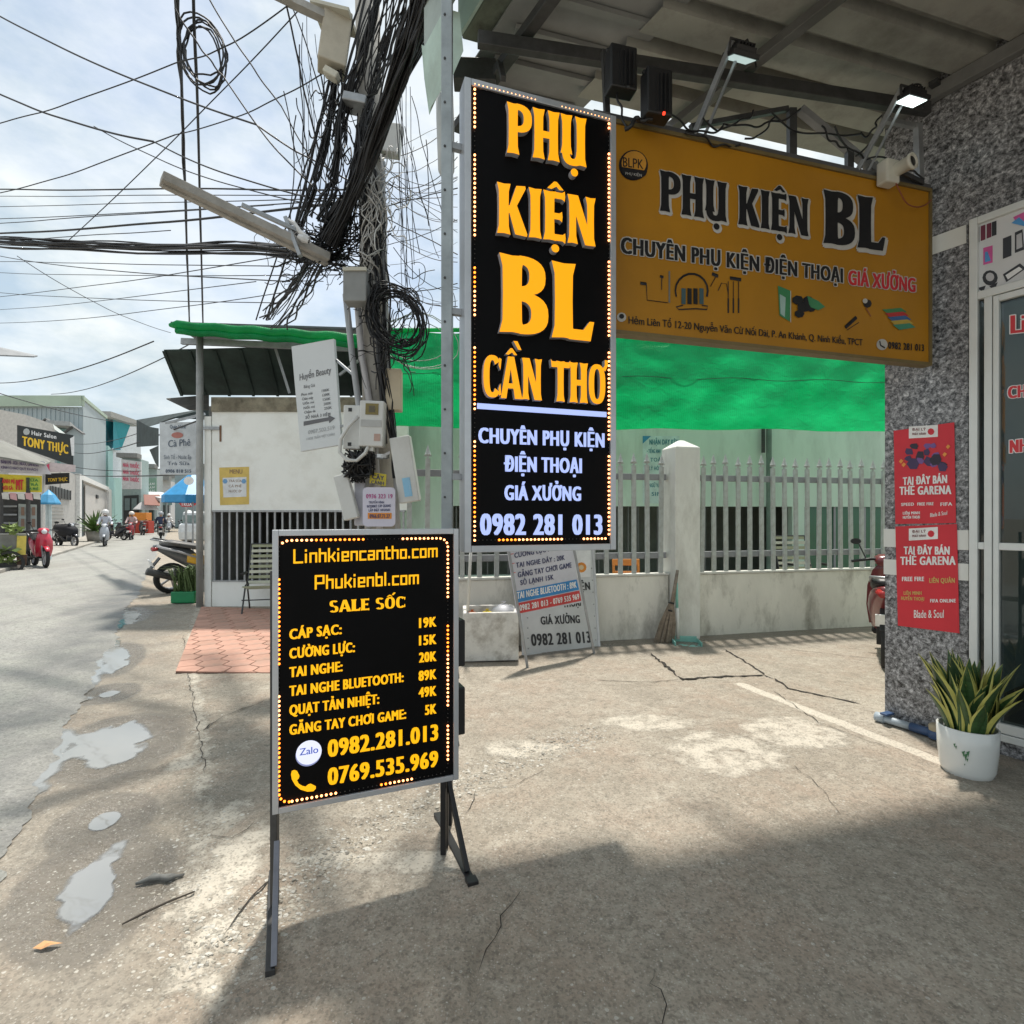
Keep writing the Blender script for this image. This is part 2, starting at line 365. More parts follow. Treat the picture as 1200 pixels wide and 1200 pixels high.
def terrain(x, y):
    near = 1-smooth(10, 16, np.hypot(x, y))
    h = .012*(fbm(x*1.3, y*1.3, 3, 1)-.45)+.009*(fbm(x*6, y*6, 4, 2)-.45)+.003*(vnoise(x*34, y*34, 7)-.5)
    s, o = x*Dv.x+y*Dv.y, x*Nv.x+y*Nv.y
    h = h+.02*smooth(-.5, .8, o)
    for (px_, py_, l, w) in PUDDLES:
        ds = ((x-px_)*Dv.x+(y-py_)*Dv.y)/l; do = ((x-px_)*Nv.x+(y-py_)*Nv.y)/w
        q = np.hypot(ds, do)+1.5*(fbm(x*5, y*5, 5, 11)-.45)
        h = h-.018*(1-smooth(.5, 1.25, q))
    g = segd(x, y, GRAVEL); wob = fbm(x*4, y*4, 3, 21)
    gm = (1-smooth(.06, .26, g+.15*(wob-.45)))
    h = h-.016*gm+.026*gm*(vnoise(x*26, y*26, 31)-.4)
    k = segd(x, y, KERB); km = 1-smooth(.03, .14, k+.1*(wob-.45))
    h = h+.010*km*(vnoise(x*22, y*22, 33)-.2)
    for c in CRACKS:
        d = segd(x+.04*(fbm(x*7, y*7, 3, 41)-.45), y+.04*(fbm(x*7, y*7, 3, 42)-.45), c); h = h-.012*(1-smooth(.0, .018, d))
    road = 1-smooth(-.02, .10, o-edge_o(x, y))      # flat beneath the asphalt
    return (h*near)*(1-road)+(-.012)*road, gm, km, near
def grid(xs, ys, fn, name, mat, keep=None, **kw):
    X, Y = np.meshgrid(xs, ys); Z, cols = fn(X, Y); ny, nx = X.shape
    idx = np.arange(nx*ny).reshape(ny, nx)
    q = np.stack([idx[:-1, :-1], idx[:-1, 1:], idx[1:, 1:], idx[1:, :-1]], -1).reshape(-1, 4)
    if keep is not None: q = q[keep(X, Y)[:-1, :-1].reshape(-1)]
    v = np.stack([X, Y, Z], -1).reshape(-1, 3)
    me = bpy.data.meshes.new(name); me.vertices.add(len(v)); me.vertices.foreach_set('co', v.astype(np.float32).ravel())
    me.loops.add(q.size); me.loops.foreach_set('vertex_index', q.ravel().astype(np.int32)); me.polygons.add(len(q))
    me.polygons.foreach_set('loop_start', np.arange(0, q.size, 4, dtype=np.int32)); me.polygons.foreach_set('loop_total', np.full(len(q), 4, np.int32))
    me.polygons.foreach_set('use_smooth', [True]*len(q)); me.update(calc_edges=True); me.validate()
    if cols is not None:
        at = me.color_attributes.new('wear', 'FLOAT_COLOR', 'POINT'); at.data.foreach_set('color', cols.reshape(-1).astype(np.float32))
    me.materials.append(mat); o = bpy.data.objects.new(name, me); COL.objects.link(o)
    for k, vv in kw.items(): o[k] = vv
    return o
def ground_mat(name, base, dark, pale, grit, scale=1., rough=.9, streak=False):
    m, t, b = pbr(name); l = t.links.new
    tc = N(t, 'ShaderNodeTexCoord'); at = N(t, 'ShaderNodeAttribute', attribute_name='wear'); sp = N(t, 'ShaderNodeSeparateColor'); l(at.outputs['Color'], sp.inputs[0])
    mpn = N(t, 'ShaderNodeMapping'); l(tc.outputs['Object'], mpn.inputs[0])
    if streak: mpn.inputs['Rotation'].default_value = (0, 0, R(-31.3)); mpn.inputs['Scale'].default_value = (1.8, .35, 1)
    def noise(s, d=8, r=.65, src=None):
        n = N(t, 'ShaderNodeTexNoise', i_Scale=s*scale, i_Detail=d, i_Roughness=r); l((src or tc.outputs['Object']), n.inputs['Vector']); return n.outputs[0]
    def ramp(s, a, c, ca=(0, 0, 0, 1), cb=(1, 1, 1, 1)):
        r = N(t, 'ShaderNodeValToRGB'); r.color_ramp.elements[0].position = a; r.color_ramp.elements[1].position = c
        r.color_ramp.elements[0].color = ca; r.color_ramp.elements[1].color = cb; l(s, r.inputs[0]); return r.outputs[0]
    def mixc(f, a, c, mode='MIX'):
        x = N(t, 'ShaderNodeMixRGB', blend_type=mode)
        for i, s in enumerate((f, a, c)):
            if isinstance(s, (int, float)): x.inputs[i].default_value = s
            elif isinstance(s, tuple): x.inputs[i].default_value = (*s, 1)
            else: l(s, x.inputs[i])
        return x.outputs[0]
    def mth(op, a, c):
        x = N(t, 'ShaderNodeMath', operation=op)
        for i, s in enumerate((a, c)):
            if isinstance(s, (int, float)): x.inputs[i].default_value = s
            else: l(s, x.inputs[i])
        return x.outputs[0]
    c = mixc(ramp(noise(.9, 6, .6, mpn.outputs[0]), .35, .68), base, dark)
    c = mixc(mth('MULTIPLY', ramp(noise(3.1, 9, .72, mpn.outputs[0]), .42, .66), .55), c, tuple(x*1.25 for x in base))
    # reddish brown and bleached patches
    c = mixc(mth('MULTIPLY', ramp(noise(1.6, 8, .7), .46, .62), .7), c, (.36, .285, .22) if not streak else (.36, .37, .32))
    c = mixc(mth('MULTIPLY', ramp(noise(9, 8, .75), .52, .66), .5), c, tuple(x*.9 for x in pale))
    c = mixc(mth('MULTIPLY', ramp(noise(24, 5, .7), .50, .64), .55), c, tuple(x*.62 for x in dark))
    # fine sand grain
    c = mixc(mth('MULTIPLY', ramp(noise(70, 3, .7), .38, .62), .30), c, tuple(x*.5 for x in dark))
    # pale cement patches, ragged by noise
    pm = ramp(mth('ADD', sp.outputs[0], mth('MULTIPLY', mth('SUBTRACT', noise(7, 10, .78), .5), 1.5)), .42, .62)
    c = mixc(mth('MULTIPLY', pm, .72), c, pale)
    wm = ramp(mth('ADD', sp.outputs[2], mth('MULTIPLY', mth('SUBTRACT', noise(2.2, 8, .7), .5), 1.1)), .3, .75)
    c = mixc(mth('MULTIPLY', wm, .72), c, tuple(x*.42 for x in dark))
    # pebbles and shell chips bedded in the surface
    vo = N(t, 'ShaderNodeTexVoronoi', i_Scale=42*scale, i_Randomness=1.); l(tc.outputs['Object'], vo.inputs['Vector'])
    vs_ = N(t, 'ShaderNodeSeparateColor'); l(vo.outputs['Color'], vs_.inputs[0])
    th = mth('LESS_THAN', vo.outputs['Distance'], mth('MULTIPLY', vs_.outputs[1], .30))
    sel = mth('GREATER_THAN', vs_.outputs[0], mth('SUBTRACT', .90, mth('MULTIPLY', sp.outputs[1], .55)))
    peb = mth('MULTIPLY', th, sel)
    c = mixc(mth('MULTIPLY', peb, .60), c, grit)
    vo2 = N(t, 'ShaderNodeTexVoronoi', i_Scale=120*scale); l(tc.outputs['Object'], vo2.inputs['Vector'])
    vs2 = N(t, 'ShaderNodeSeparateColor'); l(vo2.outputs['Color'], vs2.inputs[0])
    c = mixc(mth('MULTIPLY', mth('MULTIPLY', mth('GREATER_THAN', vs2.outputs[0], .8), mth('LESS_THAN', vo2.outputs['Distance'], .35)), .4), c, grit)
    c = mixc(mth('MULTIPLY', mth('GREATER_THAN', vs2.outputs[1], .82), .35), c, tuple(x*.35 for x in dark))
    l(c, b.inputs['Base Color'])
    rr = ramp(mth('ADD', sp.outputs[2], mth('MULTIPLY', mth('SUBTRACT', noise(2.2, 8, .7), .5), 1.1)), .3, .9, (rough,)*3+(1,), (.25,)*3+(1,)); l(rr, b.inputs['Roughness'])
    hh = mth('ADD', mth('ADD', mth('MULTIPLY', noise(60, 5, .7), .5), mth('MULTIPLY', noise(14, 5), .8)), mth('ADD', mth('MULTIPLY', peb, .35), mth('MULTIPLY', pm, .3)))
    bn = N(t, 'ShaderNodeBump', i_Strength=.8, i_Distance=.016); l(hh, bn.inputs['Height']); l(bn.outputs[0], b.inputs['Normal'])
    return m
M_GROUND = ground_mat('worn_concrete', (.40, .355, .29), (.275, .24, .19), (.62, .57, .48), (.60, .58, .52))
M_ROAD = ground_mat('worn_asphalt', (.37, .365, .335), (.245, .24, .225), (.40, .38, .34), (.42, .41, .38), .8, .75, True)
def spaced(segs):
    r = []
    for a, b, n in segs: r += list(np.linspace(a, b, n, endpoint=False))
    return np.array(r+[segs[-1][1]])
def gfn(X, Y):
    h, gm, km, near = terrain(X, Y)
    pal = np.zeros(X.shape)
    for (cx, cy, rx, ry) in PALE: pal = np.maximum(pal, .62*(1-smooth(.45, 1.15, np.hypot((X-cx)/rx, (Y-cy)/ry))))
    d = segd(X, Y, STRIP); pal = np.maximum(pal, .95*(1-smooth(.035, .075, d)))
    pal = np.maximum(pal, .7*(1-smooth(.05, .35, segd(X, Y, GRAVEL)))*(1-gm*.6)); pal = np.maximum(pal, .55*(1-smooth(.02, .12, segd(X, Y, KERB))))
    o = X*Nv.x+Y*Nv.y; s = X*Dv.x+Y*Dv.y
    wet = .5*(1-smooth(.1, .9, np.abs(o+.35)))*near
    for (px_, py_, l, w) in PUDDLES:
        q = np.hypot(((X-px_)*Dv.x+(Y-py_)*Dv.y)/(l+.25), ((X-px_)*Nv.x+(Y-py_)*Nv.y)/(w+.2)); wet = np.maximum(wet, .95*(1-smooth(.7, 1.15, q)))
    fl = 6.476+.237*X                                # damp foot of the fence wall
    wet = np.maximum(wet, .75*(1-smooth(.1, 1.0, np.abs(fl-.35-Y)))*(X > -1.5)*(X < 6))
    wet = np.maximum(wet, .55*(1-smooth(.2, .9, np.hypot(X-3.1, (Y-3.3)))))
    grit = np.clip(gm*1.2+.55*km+.42*(1-smooth(.2, .8, np.abs(o+.2)))+.25*(1-smooth(.5, 2.5, np.hypot(X+.7, Y-2))), 0, 1)
    return h, np.stack([pal, grit, wet, np.ones(X.shape)], -1)
xs = spaced([(-900, -60, 12), (-60, -12, 16), (-12, -5.5, 40), (-5.5, -3.2, 90), (-3.2, 3.4, 330), (3.4, 7, 40), (7, 60, 16), (60, 900, 12)])
ys = spaced([(-200, -10, 8), (-10, 1.3, 30), (1.3, 3.2, 130), (3.2, 6.5, 150), (6.5, 11, 90), (11, 24, 40), (24, 120, 24), (120, 1400, 14)])
grid(xs, ys, gfn, 'ground', M_GROUND, kind='structure')
# asphalt road: strip in street coordinates with a ragged right edge, 4 mm above the ground
def road():
    ss = spaced([(-12, 0, 40), (0, 14, 420), (14, 40, 80), (40, 260, 40)]); tt = np.concatenate([np.linspace(0, .12, 9), np.linspace(.16, 1, 14)])
    Sg, T = np.meshgrid(ss, tt); e = edge_o(Sg*Dv.x, Sg*Dv.y); e = e-.03*(vnoise(Sg*25, Sg*0, 3)-.5)
    Lf = -4.05+.05*vnoise(Sg*.8, Sg*0, 4); O = e+(Lf-e)*T
    X = Nv.x*O+Dv.x*Sg; Y = Nv.y*O+Dv.y*Sg; Z = .004-.010*(1-smooth(0, .05, T)); Z = Z+.003*(fbm(X*2, Y*2, 3, 9)-.45)
    ny, nx = X.shape; v = np.stack([X, Y, Z], -1).reshape(-1, 3); i = np.arange(nx*ny).reshape(ny, nx)
    q = np.stack([i[:-1, :-1], i[1:, :-1], i[1:, 1:], i[:-1, 1:]], -1).reshape(-1, 4)
    me = bpy.data.meshes.new('road'); me.from_pydata(v.tolist(), [], q.tolist()); me.polygons.foreach_set('use_smooth', [True]*len(q))
    wet = .55*(1-smooth(.0, .55, T))+.35*(fbm(Sg*.35, O*1.4, 3, 12)-.3)*(Sg < 22); wet = np.clip(wet, 0, 1)
    c = np.stack([.15*np.ones(X.shape), .05+0*X, wet, 1+0*X], -1)
    at = me.color_attributes.new('wear', 'FLOAT_COLOR', 'POINT'); at.data.foreach_set('color', c.reshape(-1).astype(np.float32))
    me.materials.append(M_ROAD); o = bpy.data.objects.new('road', me); COL.objects.link(o); o['kind'] = 'structure'
    if me.polygons[0].normal.z < 0: me.flip_normals()
road()
# far pavement strip on the left side of the street
b = MB(); b.par(S(-4.05, -5, -.02), Nv*-2.2, Dv*220, (0, 0, .11)); b.build('pavement', M('pave_far', (.36, .34, .30), .85, .2, 1.2, dirt=(.16, .15, .13)), kind='structure', bevel=.01)
# puddles
def water_mat():
    m, t, b = pbr('puddle_water'); b.inputs['Base Color'].default_value = (.25, .25, .235, 1); b.inputs['Roughness'].default_value = .03; b.inputs['IOR'].default_value = 2.1
    b.inputs['Specular IOR Level'].default_value = .9
    n = N(t, 'ShaderNodeTexNoise', i_Scale=9, i_Detail=2); tc = N(t, 'ShaderNodeTexCoord'); t.links.new(tc.outputs['Object'], n.inputs['Vector'])
    bn = N(t, 'ShaderNodeBump', i_Strength=.12, i_Distance=.004); t.links.new(n.outputs[0], bn.inputs['Height']); t.links.new(bn.outputs[0], b.inputs['Normal'])
    at = N(t, 'ShaderNodeAttribute', attribute_name='depth'); n2 = N(t, 'ShaderNodeTexNoise', i_Scale=22, i_Detail=8, i_Roughness=.7); t.links.new(tc.outputs['Object'], n2.inputs['Vector'])
    a1 = N(t, 'ShaderNodeMath', operation='MULTIPLY_ADD'); t.links.new(n2.outputs[0], a1.inputs[0]); a1.inputs[1].default_value = .9; a1.inputs[2].default_value = -.45
    a2 = N(t, 'ShaderNodeMath', operation='ADD'); t.links.new(at.outputs['Fac'], a2.inputs[0]); t.links.new(a1.outputs[0], a2.inputs[1])
    rr = N(t, 'ShaderNodeMapRange'); rr.inputs[1].default_value = .02; rr.inputs[2].default_value = .75; t.links.new(a2.outputs[0], rr.inputs[0]); t.links.new(rr.outputs[0], b.inputs['Alpha']); return m
M_WATER = water_mat()
for (cx, cy, l, w) in PUDDLES:
    us = np.linspace(-1.7, 1.7, 56); U_, V_ = np.meshgrid(us, us); X = cx+Dv.x*U_*l+Nv.x*V_*w*1.2; Y = cy+Dv.y*U_*l+Nv.y*V_*w*1.2; H = terrain(X, Y)[0]; dep = (-.0055-H)/.006
    r_ = np.hypot(U_, V_); dep = dep*(1-smooth(1.3, 1.65, r_)); keep = dep > -.25; ny, nx = X.shape; i = np.arange(nx*ny).reshape(ny, nx)
    q = np.stack([i[:-1, :-1], i[:-1, 1:], i[1:, 1:], i[1:, :-1]], -1).reshape(-1, 4); k_ = (keep[:-1, :-1] | keep[1:, 1:] | keep[:-1, 1:] | keep[1:, :-1]).reshape(-1); q = q[k_]
    me = bpy.data.meshes.new('puddle'); me.from_pydata(np.stack([X, Y, np.full(X.shape, -.0045)], -1).reshape(-1, 3).tolist(), [], q.tolist())
    at = me.color_attributes.new('depth', 'FLOAT_COLOR', 'POINT'); d_ = np.clip(dep, 0, 1); at.data.foreach_set('color', np.stack([d_, d_, d_, np.ones(X.shape)], -1).reshape(-1).astype(np.float32))
    if len(me.polygons) and me.polygons[0].normal.z < 0: me.flip_normals()
    me.materials.append(M_WATER); o = bpy.data.objects.new('puddle', me); COL.objects.link(o); o['kind'] = 'structure'
# loose gravel along the broken seam: nobody could count it
def gravel():
    rnd = random.Random(4); b = MB(); vs = []
    def stone(x, y, r, z):
        n = 6; c = Vector((x, y, z)); pts = []
        for k, (rr, hh) in enumerate(((.9, -.3), (1, .12), (.62, .42))):
            for j in range(n): a = j*1.047+k*.3; q = rnd.uniform(.55, 1.35); pts.append(c+Vector((math.cos(a)*rr*r*q, math.sin(a)*rr*r*q*.8, hh*r*.7)))
        b.add(pts, [(k*n+j, k*n+(j+1) % n, (k+1)*n+(j+1) % n, (k+1)*n+j) for k in range(2) for j in range(n)]+[tuple(2*n+j for j in range(n))])
    P_ = []
    for i in range(5200):
        u = rnd.random()
        if u < .62: poly, sp = GRAVEL, .085
        elif u < .85: poly, sp = KERB, .08
        else:
            P_.append((rnd.uniform(-3.4, 2.6), rnd.uniform(1.5, 6.3), rnd.uniform(.002, .0055))); continue
        k = rnd.randrange(len(poly)-1); t = rnd.random(); p, q = poly[k], poly[k+1]
        P_.append((p[0]+(q[0]-p[0])*t+rnd.gauss(0, sp), p[1]+(q[1]-p[1])*t+rnd.gauss(0, sp), rnd.choice([.003, .004, .005, .006, .008, .010, .013] if u < .62 else [.003, .004, .005, .006, .008, .011])*rnd.uniform(.7, 1.15)))
    X = np.array([p[0] for p in P_]); Y = np.array([p[1] for p in P_]); H = terrain(X, Y)[0]
    for (x, y, r), h in zip(P_, H):
        if x*Nv.x+y*Nv.y < -.55: h = .004
        b.cur = rnd.randrange(3); stone(x, y, r, h-r*.12)
    b.build('gravel', [M('stone_a', (.40, .37, .31), .9, .3, 30), M('stone_b', (.28, .26, .22), .9, .3, 30), M('stone_c', (.50, .48, .43), .9, .3, 30)], kind='stuff', label='loose grey gravel and chips along the broken seam of the concrete', category='gravel')
gravel()
# hexagonal terracotta tiles in front of the white kiosk
def tiles():
    A, B, C_, D_ = Vector(G(236, 713)), Vector(G(330, 716)), Vector(G(330, 792)), Vector(G(206, 790))
    pv = MB(); q = [p+Vector((0, 0, .022)) for p in (A, B, C_, D_)]; q2 = [p-Vector((0, 0, .05)) for p in q]
    pv.add(q2+q, [(4, 7, 6, 5), (0, 1, 5, 4), (1, 2, 6, 5), (2, 3, 7, 6), (3, 0, 4, 7)]); bed = pv.build('tiled_paving', M('joint', (.15, .10, .08), .95, .3, 8), kind='structure')
    if bed.data.polygons[0].normal.z < 0: bed.data.flip_normals()
    tm = [M('terracotta_a', (.50, .28, .21), .75, .22, 5, .15, dirt=(.24, .18, .145), dirt_amt=.85), M('terracotta_b', (.44, .25, .185), .75, .22, 5, .15, dirt=(.22, .165, .13), dirt_amt=.9)]
    r = .155; rnd = random.Random(2); n_ = 0
    def inside(p):
        s = 0
        for i in range(4):
            a, c = (A, B, C_, D_)[i], (A, B, C_, D_)[(i+1) % 4]; cr = (c.x-a.x)*(p.y-a.y)-(c.y-a.y)*(p.x-a.x); s += 1 if cr > 0 else -1
        return abs(s) == 4
    me = []
    for m in tm:
        t = MB(); ring = [(math.cos(R(60*k)), math.sin(R(60*k))) for k in range(6)]; rr = r-.008
        t.add([(x*rr, y*rr, -.012) for x, y in ring]+[(x*rr, y*rr, .004) for x, y in ring]+[(x*(rr-.006), y*(rr-.006), .008) for x, y in ring], [(k+s_*6, (k+1) % 6+s_*6, (k+1) % 6+6+s_*6, k+6+s_*6) for s_ in (0, 1) for k in range(6)]+[tuple(range(12, 18))])
        o = t.build('paving_tile', m); me.append(o.data); bpy.data.objects.remove(o)
    for i in range(-40, 60):
        for j in range(-40, 60):
            u = 1.5*r*i; v = math.sqrt(3)*r*(j+.5*(i % 2)); p = Dv*v+Nv*u+Vector((-3.6, 7, 0))
            ps = [p+Nv*(math.cos(R(60*k))*r)+Dv*(math.sin(R(60*k))*r) for k in range(6)]; ins = [inside(q_) for q_ in ps]
            if any(ins) and not all(ins):                 # tiles cut off along the straight edges of the patch
                pl_ = [(q_.x, q_.y) for q_ in [p+(q_-p)*.95 for q_ in ps]]; Qd = [A, B, C_, D_]; sg_ = 1 if sum((Qd[k].x*Qd[(k+1) % 4].y-Qd[(k+1) % 4].x*Qd[k].y) for k in range(4)) > 0 else -1
                for k in range(4):
                    a, c = Qd[k], Qd[(k+1) % 4]; f_ = lambda z: sg_*((c.x-a.x)*(z[1]-a.y)-(c.y-a.y)*(z[0]-a.x)); o_ = []
                    for u_, v_ in zip(pl_, pl_[1:]+pl_[:1]):
                        fu, fv = f_(u_), f_(v_)
                        if fu >= 0: o_.append(u_)
                        if fu*fv < 0: t_ = fu/(fu-fv); o_.append((u_[0]+(v_[0]-u_[0])*t_, u_[1]+(v_[1]-u_[1])*t_))
                    pl_ = o_
                    if len(pl_) < 3: break
                if len(pl_) >= 3:
                    ar = sum(u_[0]*v_[1]-v_[0]*u_[1] for u_, v_ in zip(pl_, pl_[1:]+pl_[:1]))
                    if ar < 0: pl_ = pl_[::-1]
                    nn = len(pl_); b = MB(); b.add([(x, y, .012) for x, y in pl_]+[(x, y, .031) for x, y in pl_], [tuple(range(nn, 2*nn))]+[(k, (k+1) % nn, (k+1) % nn+nn, k+nn) for k in range(nn)]); b.build('tile', tm[rnd.random() < .4], bed)
            if all(ins):
                o = bpy.data.objects.new('tile', me[rnd.random() < .4]); COL.objects.link(o); o.parent = bed
                o.location = (p.x, p.y, .024+rnd.uniform(-.002, .002)); o.rotation_euler = (rnd.uniform(-.008, .008), rnd.uniform(-.008, .008), math.atan2(Nv.y, Nv.x)); n_ += 1
    print('tiles', n_)
tiles()
# broken drain slabs near the fence
def slab(pts, z0, z1, label, mat):
    q = [Vector(G(*p)) for p in pts]; ar = sum(q[i].x*q[(i+1) % len(q)].y-q[(i+1) % len(q)].x*q[i].y for i in range(len(q)))
    if ar < 0: q.reverse()
    n = len(q); b = MB(); b.add([p+Vector((0, 0, z0)) for p in q]+[p+Vector((0, 0, z1)) for p in q], [tuple(range(n, 2*n))]+[(i, (i+1) % n, (i+1) % n+n, i+n) for i in range(n)])
    return b.build('drain_slab', mat, kind='structure', bevel=.006)
MS = M_GROUND
0 and slab([(762, 768), (850, 764), (896, 794), (800, 799)], -.03, .035, '', MS); 0 and slab([(852, 763), (905, 760), (990, 786), (905, 792)], -.03, .03, '', MS)
0 and slab([(803, 802), (880, 798), (905, 812), (850, 822)], -.03, .032, '', MS); 0 and slab([(905, 797), (1000, 789), (1034, 805), (1030, 826), (1010, 828)], -.03, .028, '', MS)
# open cracks: ragged dark gaps
def crack(px_pts, w0, w1, seed):
    r_ = random.Random(seed); p = [Vector(G(*q)) for q in px_pts]; f = []
    for a, c in zip(p, p[1:]):
        n = max(2, int((c-a).length/.05))
        for k in range(n): f.append(a.lerp(c, k/n)+Vector((r_.uniform(-.012, .012), r_.uniform(-.012, .012), 0)))
    f.append(p[-1]); X = np.array([q.x for q in f]); Y = np.array([q.y for q in f]); H = terrain(X, Y)[0]; b = MB(); vs = []
    for i, q in enumerate(f):
        d = (f[min(i+1, len(f)-1)]-f[max(i-1, 0)]).normalized(); n_ = Vector((-d.y, d.x, 0)); ww = r_.uniform(w0, w1)*(0.15 if i in (0, len(f)-1) else 1)
        z = Vector((0, 0, float(H[i])+.006)); vs += [q-n_*ww+z, q+n_*ww+z]
    b.add(vs, [(2*i, 2*i+2, 2*i+3, 2*i+1) for i in range(len(f)-1)]); o = b.build('crack', M('crack_dark', (.035, .03, .025), 1), kind='structure')
    if o.data.polygons[0].normal.z < 0: o.data.flip_normals()
for k, (c_, a_, b_) in enumerate((([(762, 768), (800, 799), (852, 796), (896, 794)], .004, .016), ([(896, 794), (905, 797), (925, 810), (1010, 828)], .004, .014), ([(850, 764), (880, 782), (896, 794)], .004, .012), ([(700, 800), (762, 802), (800, 799)], .001, .005),
    ([(768, 1140), (765, 1160), (778, 1185), (774, 1215)], .0006, .0018), ([(612, 1050), (590, 1080), (570, 1120), (560, 1150)], .0008, .0025), ([(236, 860), (262, 842), (300, 828), (312, 822)], .001, .005), ([(215, 745), (222, 800), (232, 850), (240, 910)], .0008, .003),
    ([(245, 985), (275, 985), (300, 965)], .001, .003), ([(930, 900), (960, 925), (985, 960)], .0006, .002), ([(905, 812), (960, 850), (1040, 880)], .001, .004), ([(330, 1020), (290, 1060), (262, 1100)], .001, .004), ([(850, 764), (900, 760), (1030, 775)], .001, .005), ([(640, 905), (600, 925), (560, 930), (545, 960)], .0008, .002))):
    crack(c_, a_, b_, k)
# litter
o = MB(); o.add([G(38, 1114)+Vector((0, 0, .008)), G(52, 1108)+Vector((0, 0, .018)), G(74, 1109)+Vector((0, 0, .012)), G(60, 1114)+Vector((0, 0, .02)), G(48, 1116)+Vector((0, 0, .01))], [(0, 3, 1), (1, 3, 2), (0, 4, 3)])
tag(o.build('fallen_leaf', M('dry_leaf', (.55, .30, .14), .8, .3, 40)), 'dry curled orange brown leaf lying on the wet ground', 'leaf')
o = MB(); b_ = G(183, 1036)
for k in range(5): o.tube([b_+Vector((-.07+.01*k, -.02+.008*k, .014)), b_+Vector((-.02, .0+.004*k, .024)), b_+Vector((.05, .02-.004*k, .02)), b_+Vector((.09, .03+.003*k, .014))], [.006, .012, .01, .004], 6)
tag(o.build('rag', M('rag', (.16, .16, .15), .95, .4, 30), smooth=True), 'crumpled dark grey rag lying by the puddle', 'rag')
o = MB(); o.tube([G(143, 1085)+Vector((0, 0, .006)), G(170, 1073)+Vector((0, 0, .012)), G(198, 1060)+Vector((0, 0, .012)), G(228, 1047)+Vector((0, 0, .008))], [.003, .005, .004, .003], 6)
tag(o.build('twig', M('twig', (.06, .05, .04), .9)), 'thin dark twig lying on the ground near the rag', 'twig')
# ================================================================== SHOP ON THE RIGHT
def granite(name='granite'):
    m, t, b = pbr(name); l = t.links.new; tc = N(t, 'ShaderNodeTexCoord')
    n0 = N(t, 'ShaderNodeTexNoise', i_Scale=7, i_Detail=3); l(tc.outputs['Object'], n0.inputs['Vector'])
    mxv = N(t, 'ShaderNodeMixRGB', blend_type='ADD'); mxv.inputs[0].default_value = .05; l(tc.outputs['Object'], mxv.inputs[1]); l(n0.outputs['Color'], mxv.inputs[2])
    n1 = N(t, 'ShaderNodeTexNoise', i_Scale=37, i_Detail=12, i_Roughness=.78, i_Distortion=.35); l(mxv.outputs[0], n1.inputs['Vector'])
    r = N(t, 'ShaderNodeValToRGB'); e = r.color_ramp.elements; e[0].position = .39; e[0].color = (.012, .012, .014, 1); e[1].position = .64; e[1].color = (.72, .72, .74, 1)
    x = e.new(.46); x.color = (.11, .11, .115, 1); x = e.new(.56); x.color = (.34, .34, .35, 1); l(n1.outputs[0], r.inputs[0]); l(r.outputs[0], b.inputs['Base Color']); b.inputs['Roughness'].default_value = .32
    return m
M_GRAN = granite()
M_WHITE = M('white_trim', (.72, .72, .68), .55, .06, 3); M_ALU = M('aluminium_frame', (.70, .72, .70), .4, .06, 4, metal=.15)
M_STEEL = M('dark_steel', (.055, .055, .055), .5, .3, 12, metal=.3); M_GALV = M('galvanised', (.33, .34, .35), .42, .2, 9, metal=.6); M_BLACK = M('black_plastic', (.012, .012, .013), .45, .2, 9)
M_SILV = M('sign_aluminium', (.52, .54, .57), .38, .08, 7, metal=.55)
W0 = Vector((2.72, 4.05, 0)); WV = -Dv                                  # far corner of the wall, and the way it runs to the viewer
def w(t, z=0, d=0): return W0+WV*t+Vector((0, 0, z))-Nv*d               # d: out into the street
WP = Pl(W0, WV)                                                        # plane of the wall face
shop = thing('shop_building', 'grey speckled granite shop front with aluminium framed glass door', 'building', W0)
b = MB(); b.par(w(0, -.05), WV*.5, Nv*.35, (0, 0, 4.6)); b.build('pillar', M_GRAN, shop, bevel=.006)
b = MB(); b.par(w(.5, 3.44), WV*5, Nv*.30, (0, 0, 1.15)); b.build('upper_wall', M_GRAN, shop)
b = MB(); b.par(w(.502, -.05), WV*5, Nv*.28, (0, 0, .16)); b.build('plinth', M_GRAN, shop)
b = MB(); b.par(w(.5, 4.6), WV*5, Nv*6, (0, 0, .2)); b.par(w(0, 4.6), WV*.5, Nv*6, (0, 0, .2)); b.build('roof_slab', M('slab_roof', (.3, .3, .28)), shop)
b = MB(); b.par(w(.0, -.05, -.35), WV*.2, Nv*5.5, (0, 0, 4.6)); b.build('side_wall', M('mint_wall', (.50, .58, .53), .8, .08, 2), shop)
for z0, z1 in ((1.29, 1.42), (1.09, 1.20)):
    b = MB(); b.par(w(-.004, z0, .004), WV*.506, Nv*.2, (0, 0, z1-z0)); b.build('white_band', M_WHITE, shop)
b = MB(); b.par(w(.0, 3.30, .004), WV*.49, Nv*.2, (0, 0, .12)); b.build('white_band', M_WHITE, shop)
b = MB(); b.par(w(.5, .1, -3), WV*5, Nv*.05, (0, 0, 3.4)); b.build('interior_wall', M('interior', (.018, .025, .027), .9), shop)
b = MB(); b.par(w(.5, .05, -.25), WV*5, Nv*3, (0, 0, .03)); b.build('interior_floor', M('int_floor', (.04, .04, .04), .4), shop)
b = MB()
for k, (t_, z_) in enumerate(((1.0, .1), (1.9, .1))):
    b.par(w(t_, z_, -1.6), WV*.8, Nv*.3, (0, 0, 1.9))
b.build('display_shelf', M('shelf', (.05, .055, .06), .5), shop)
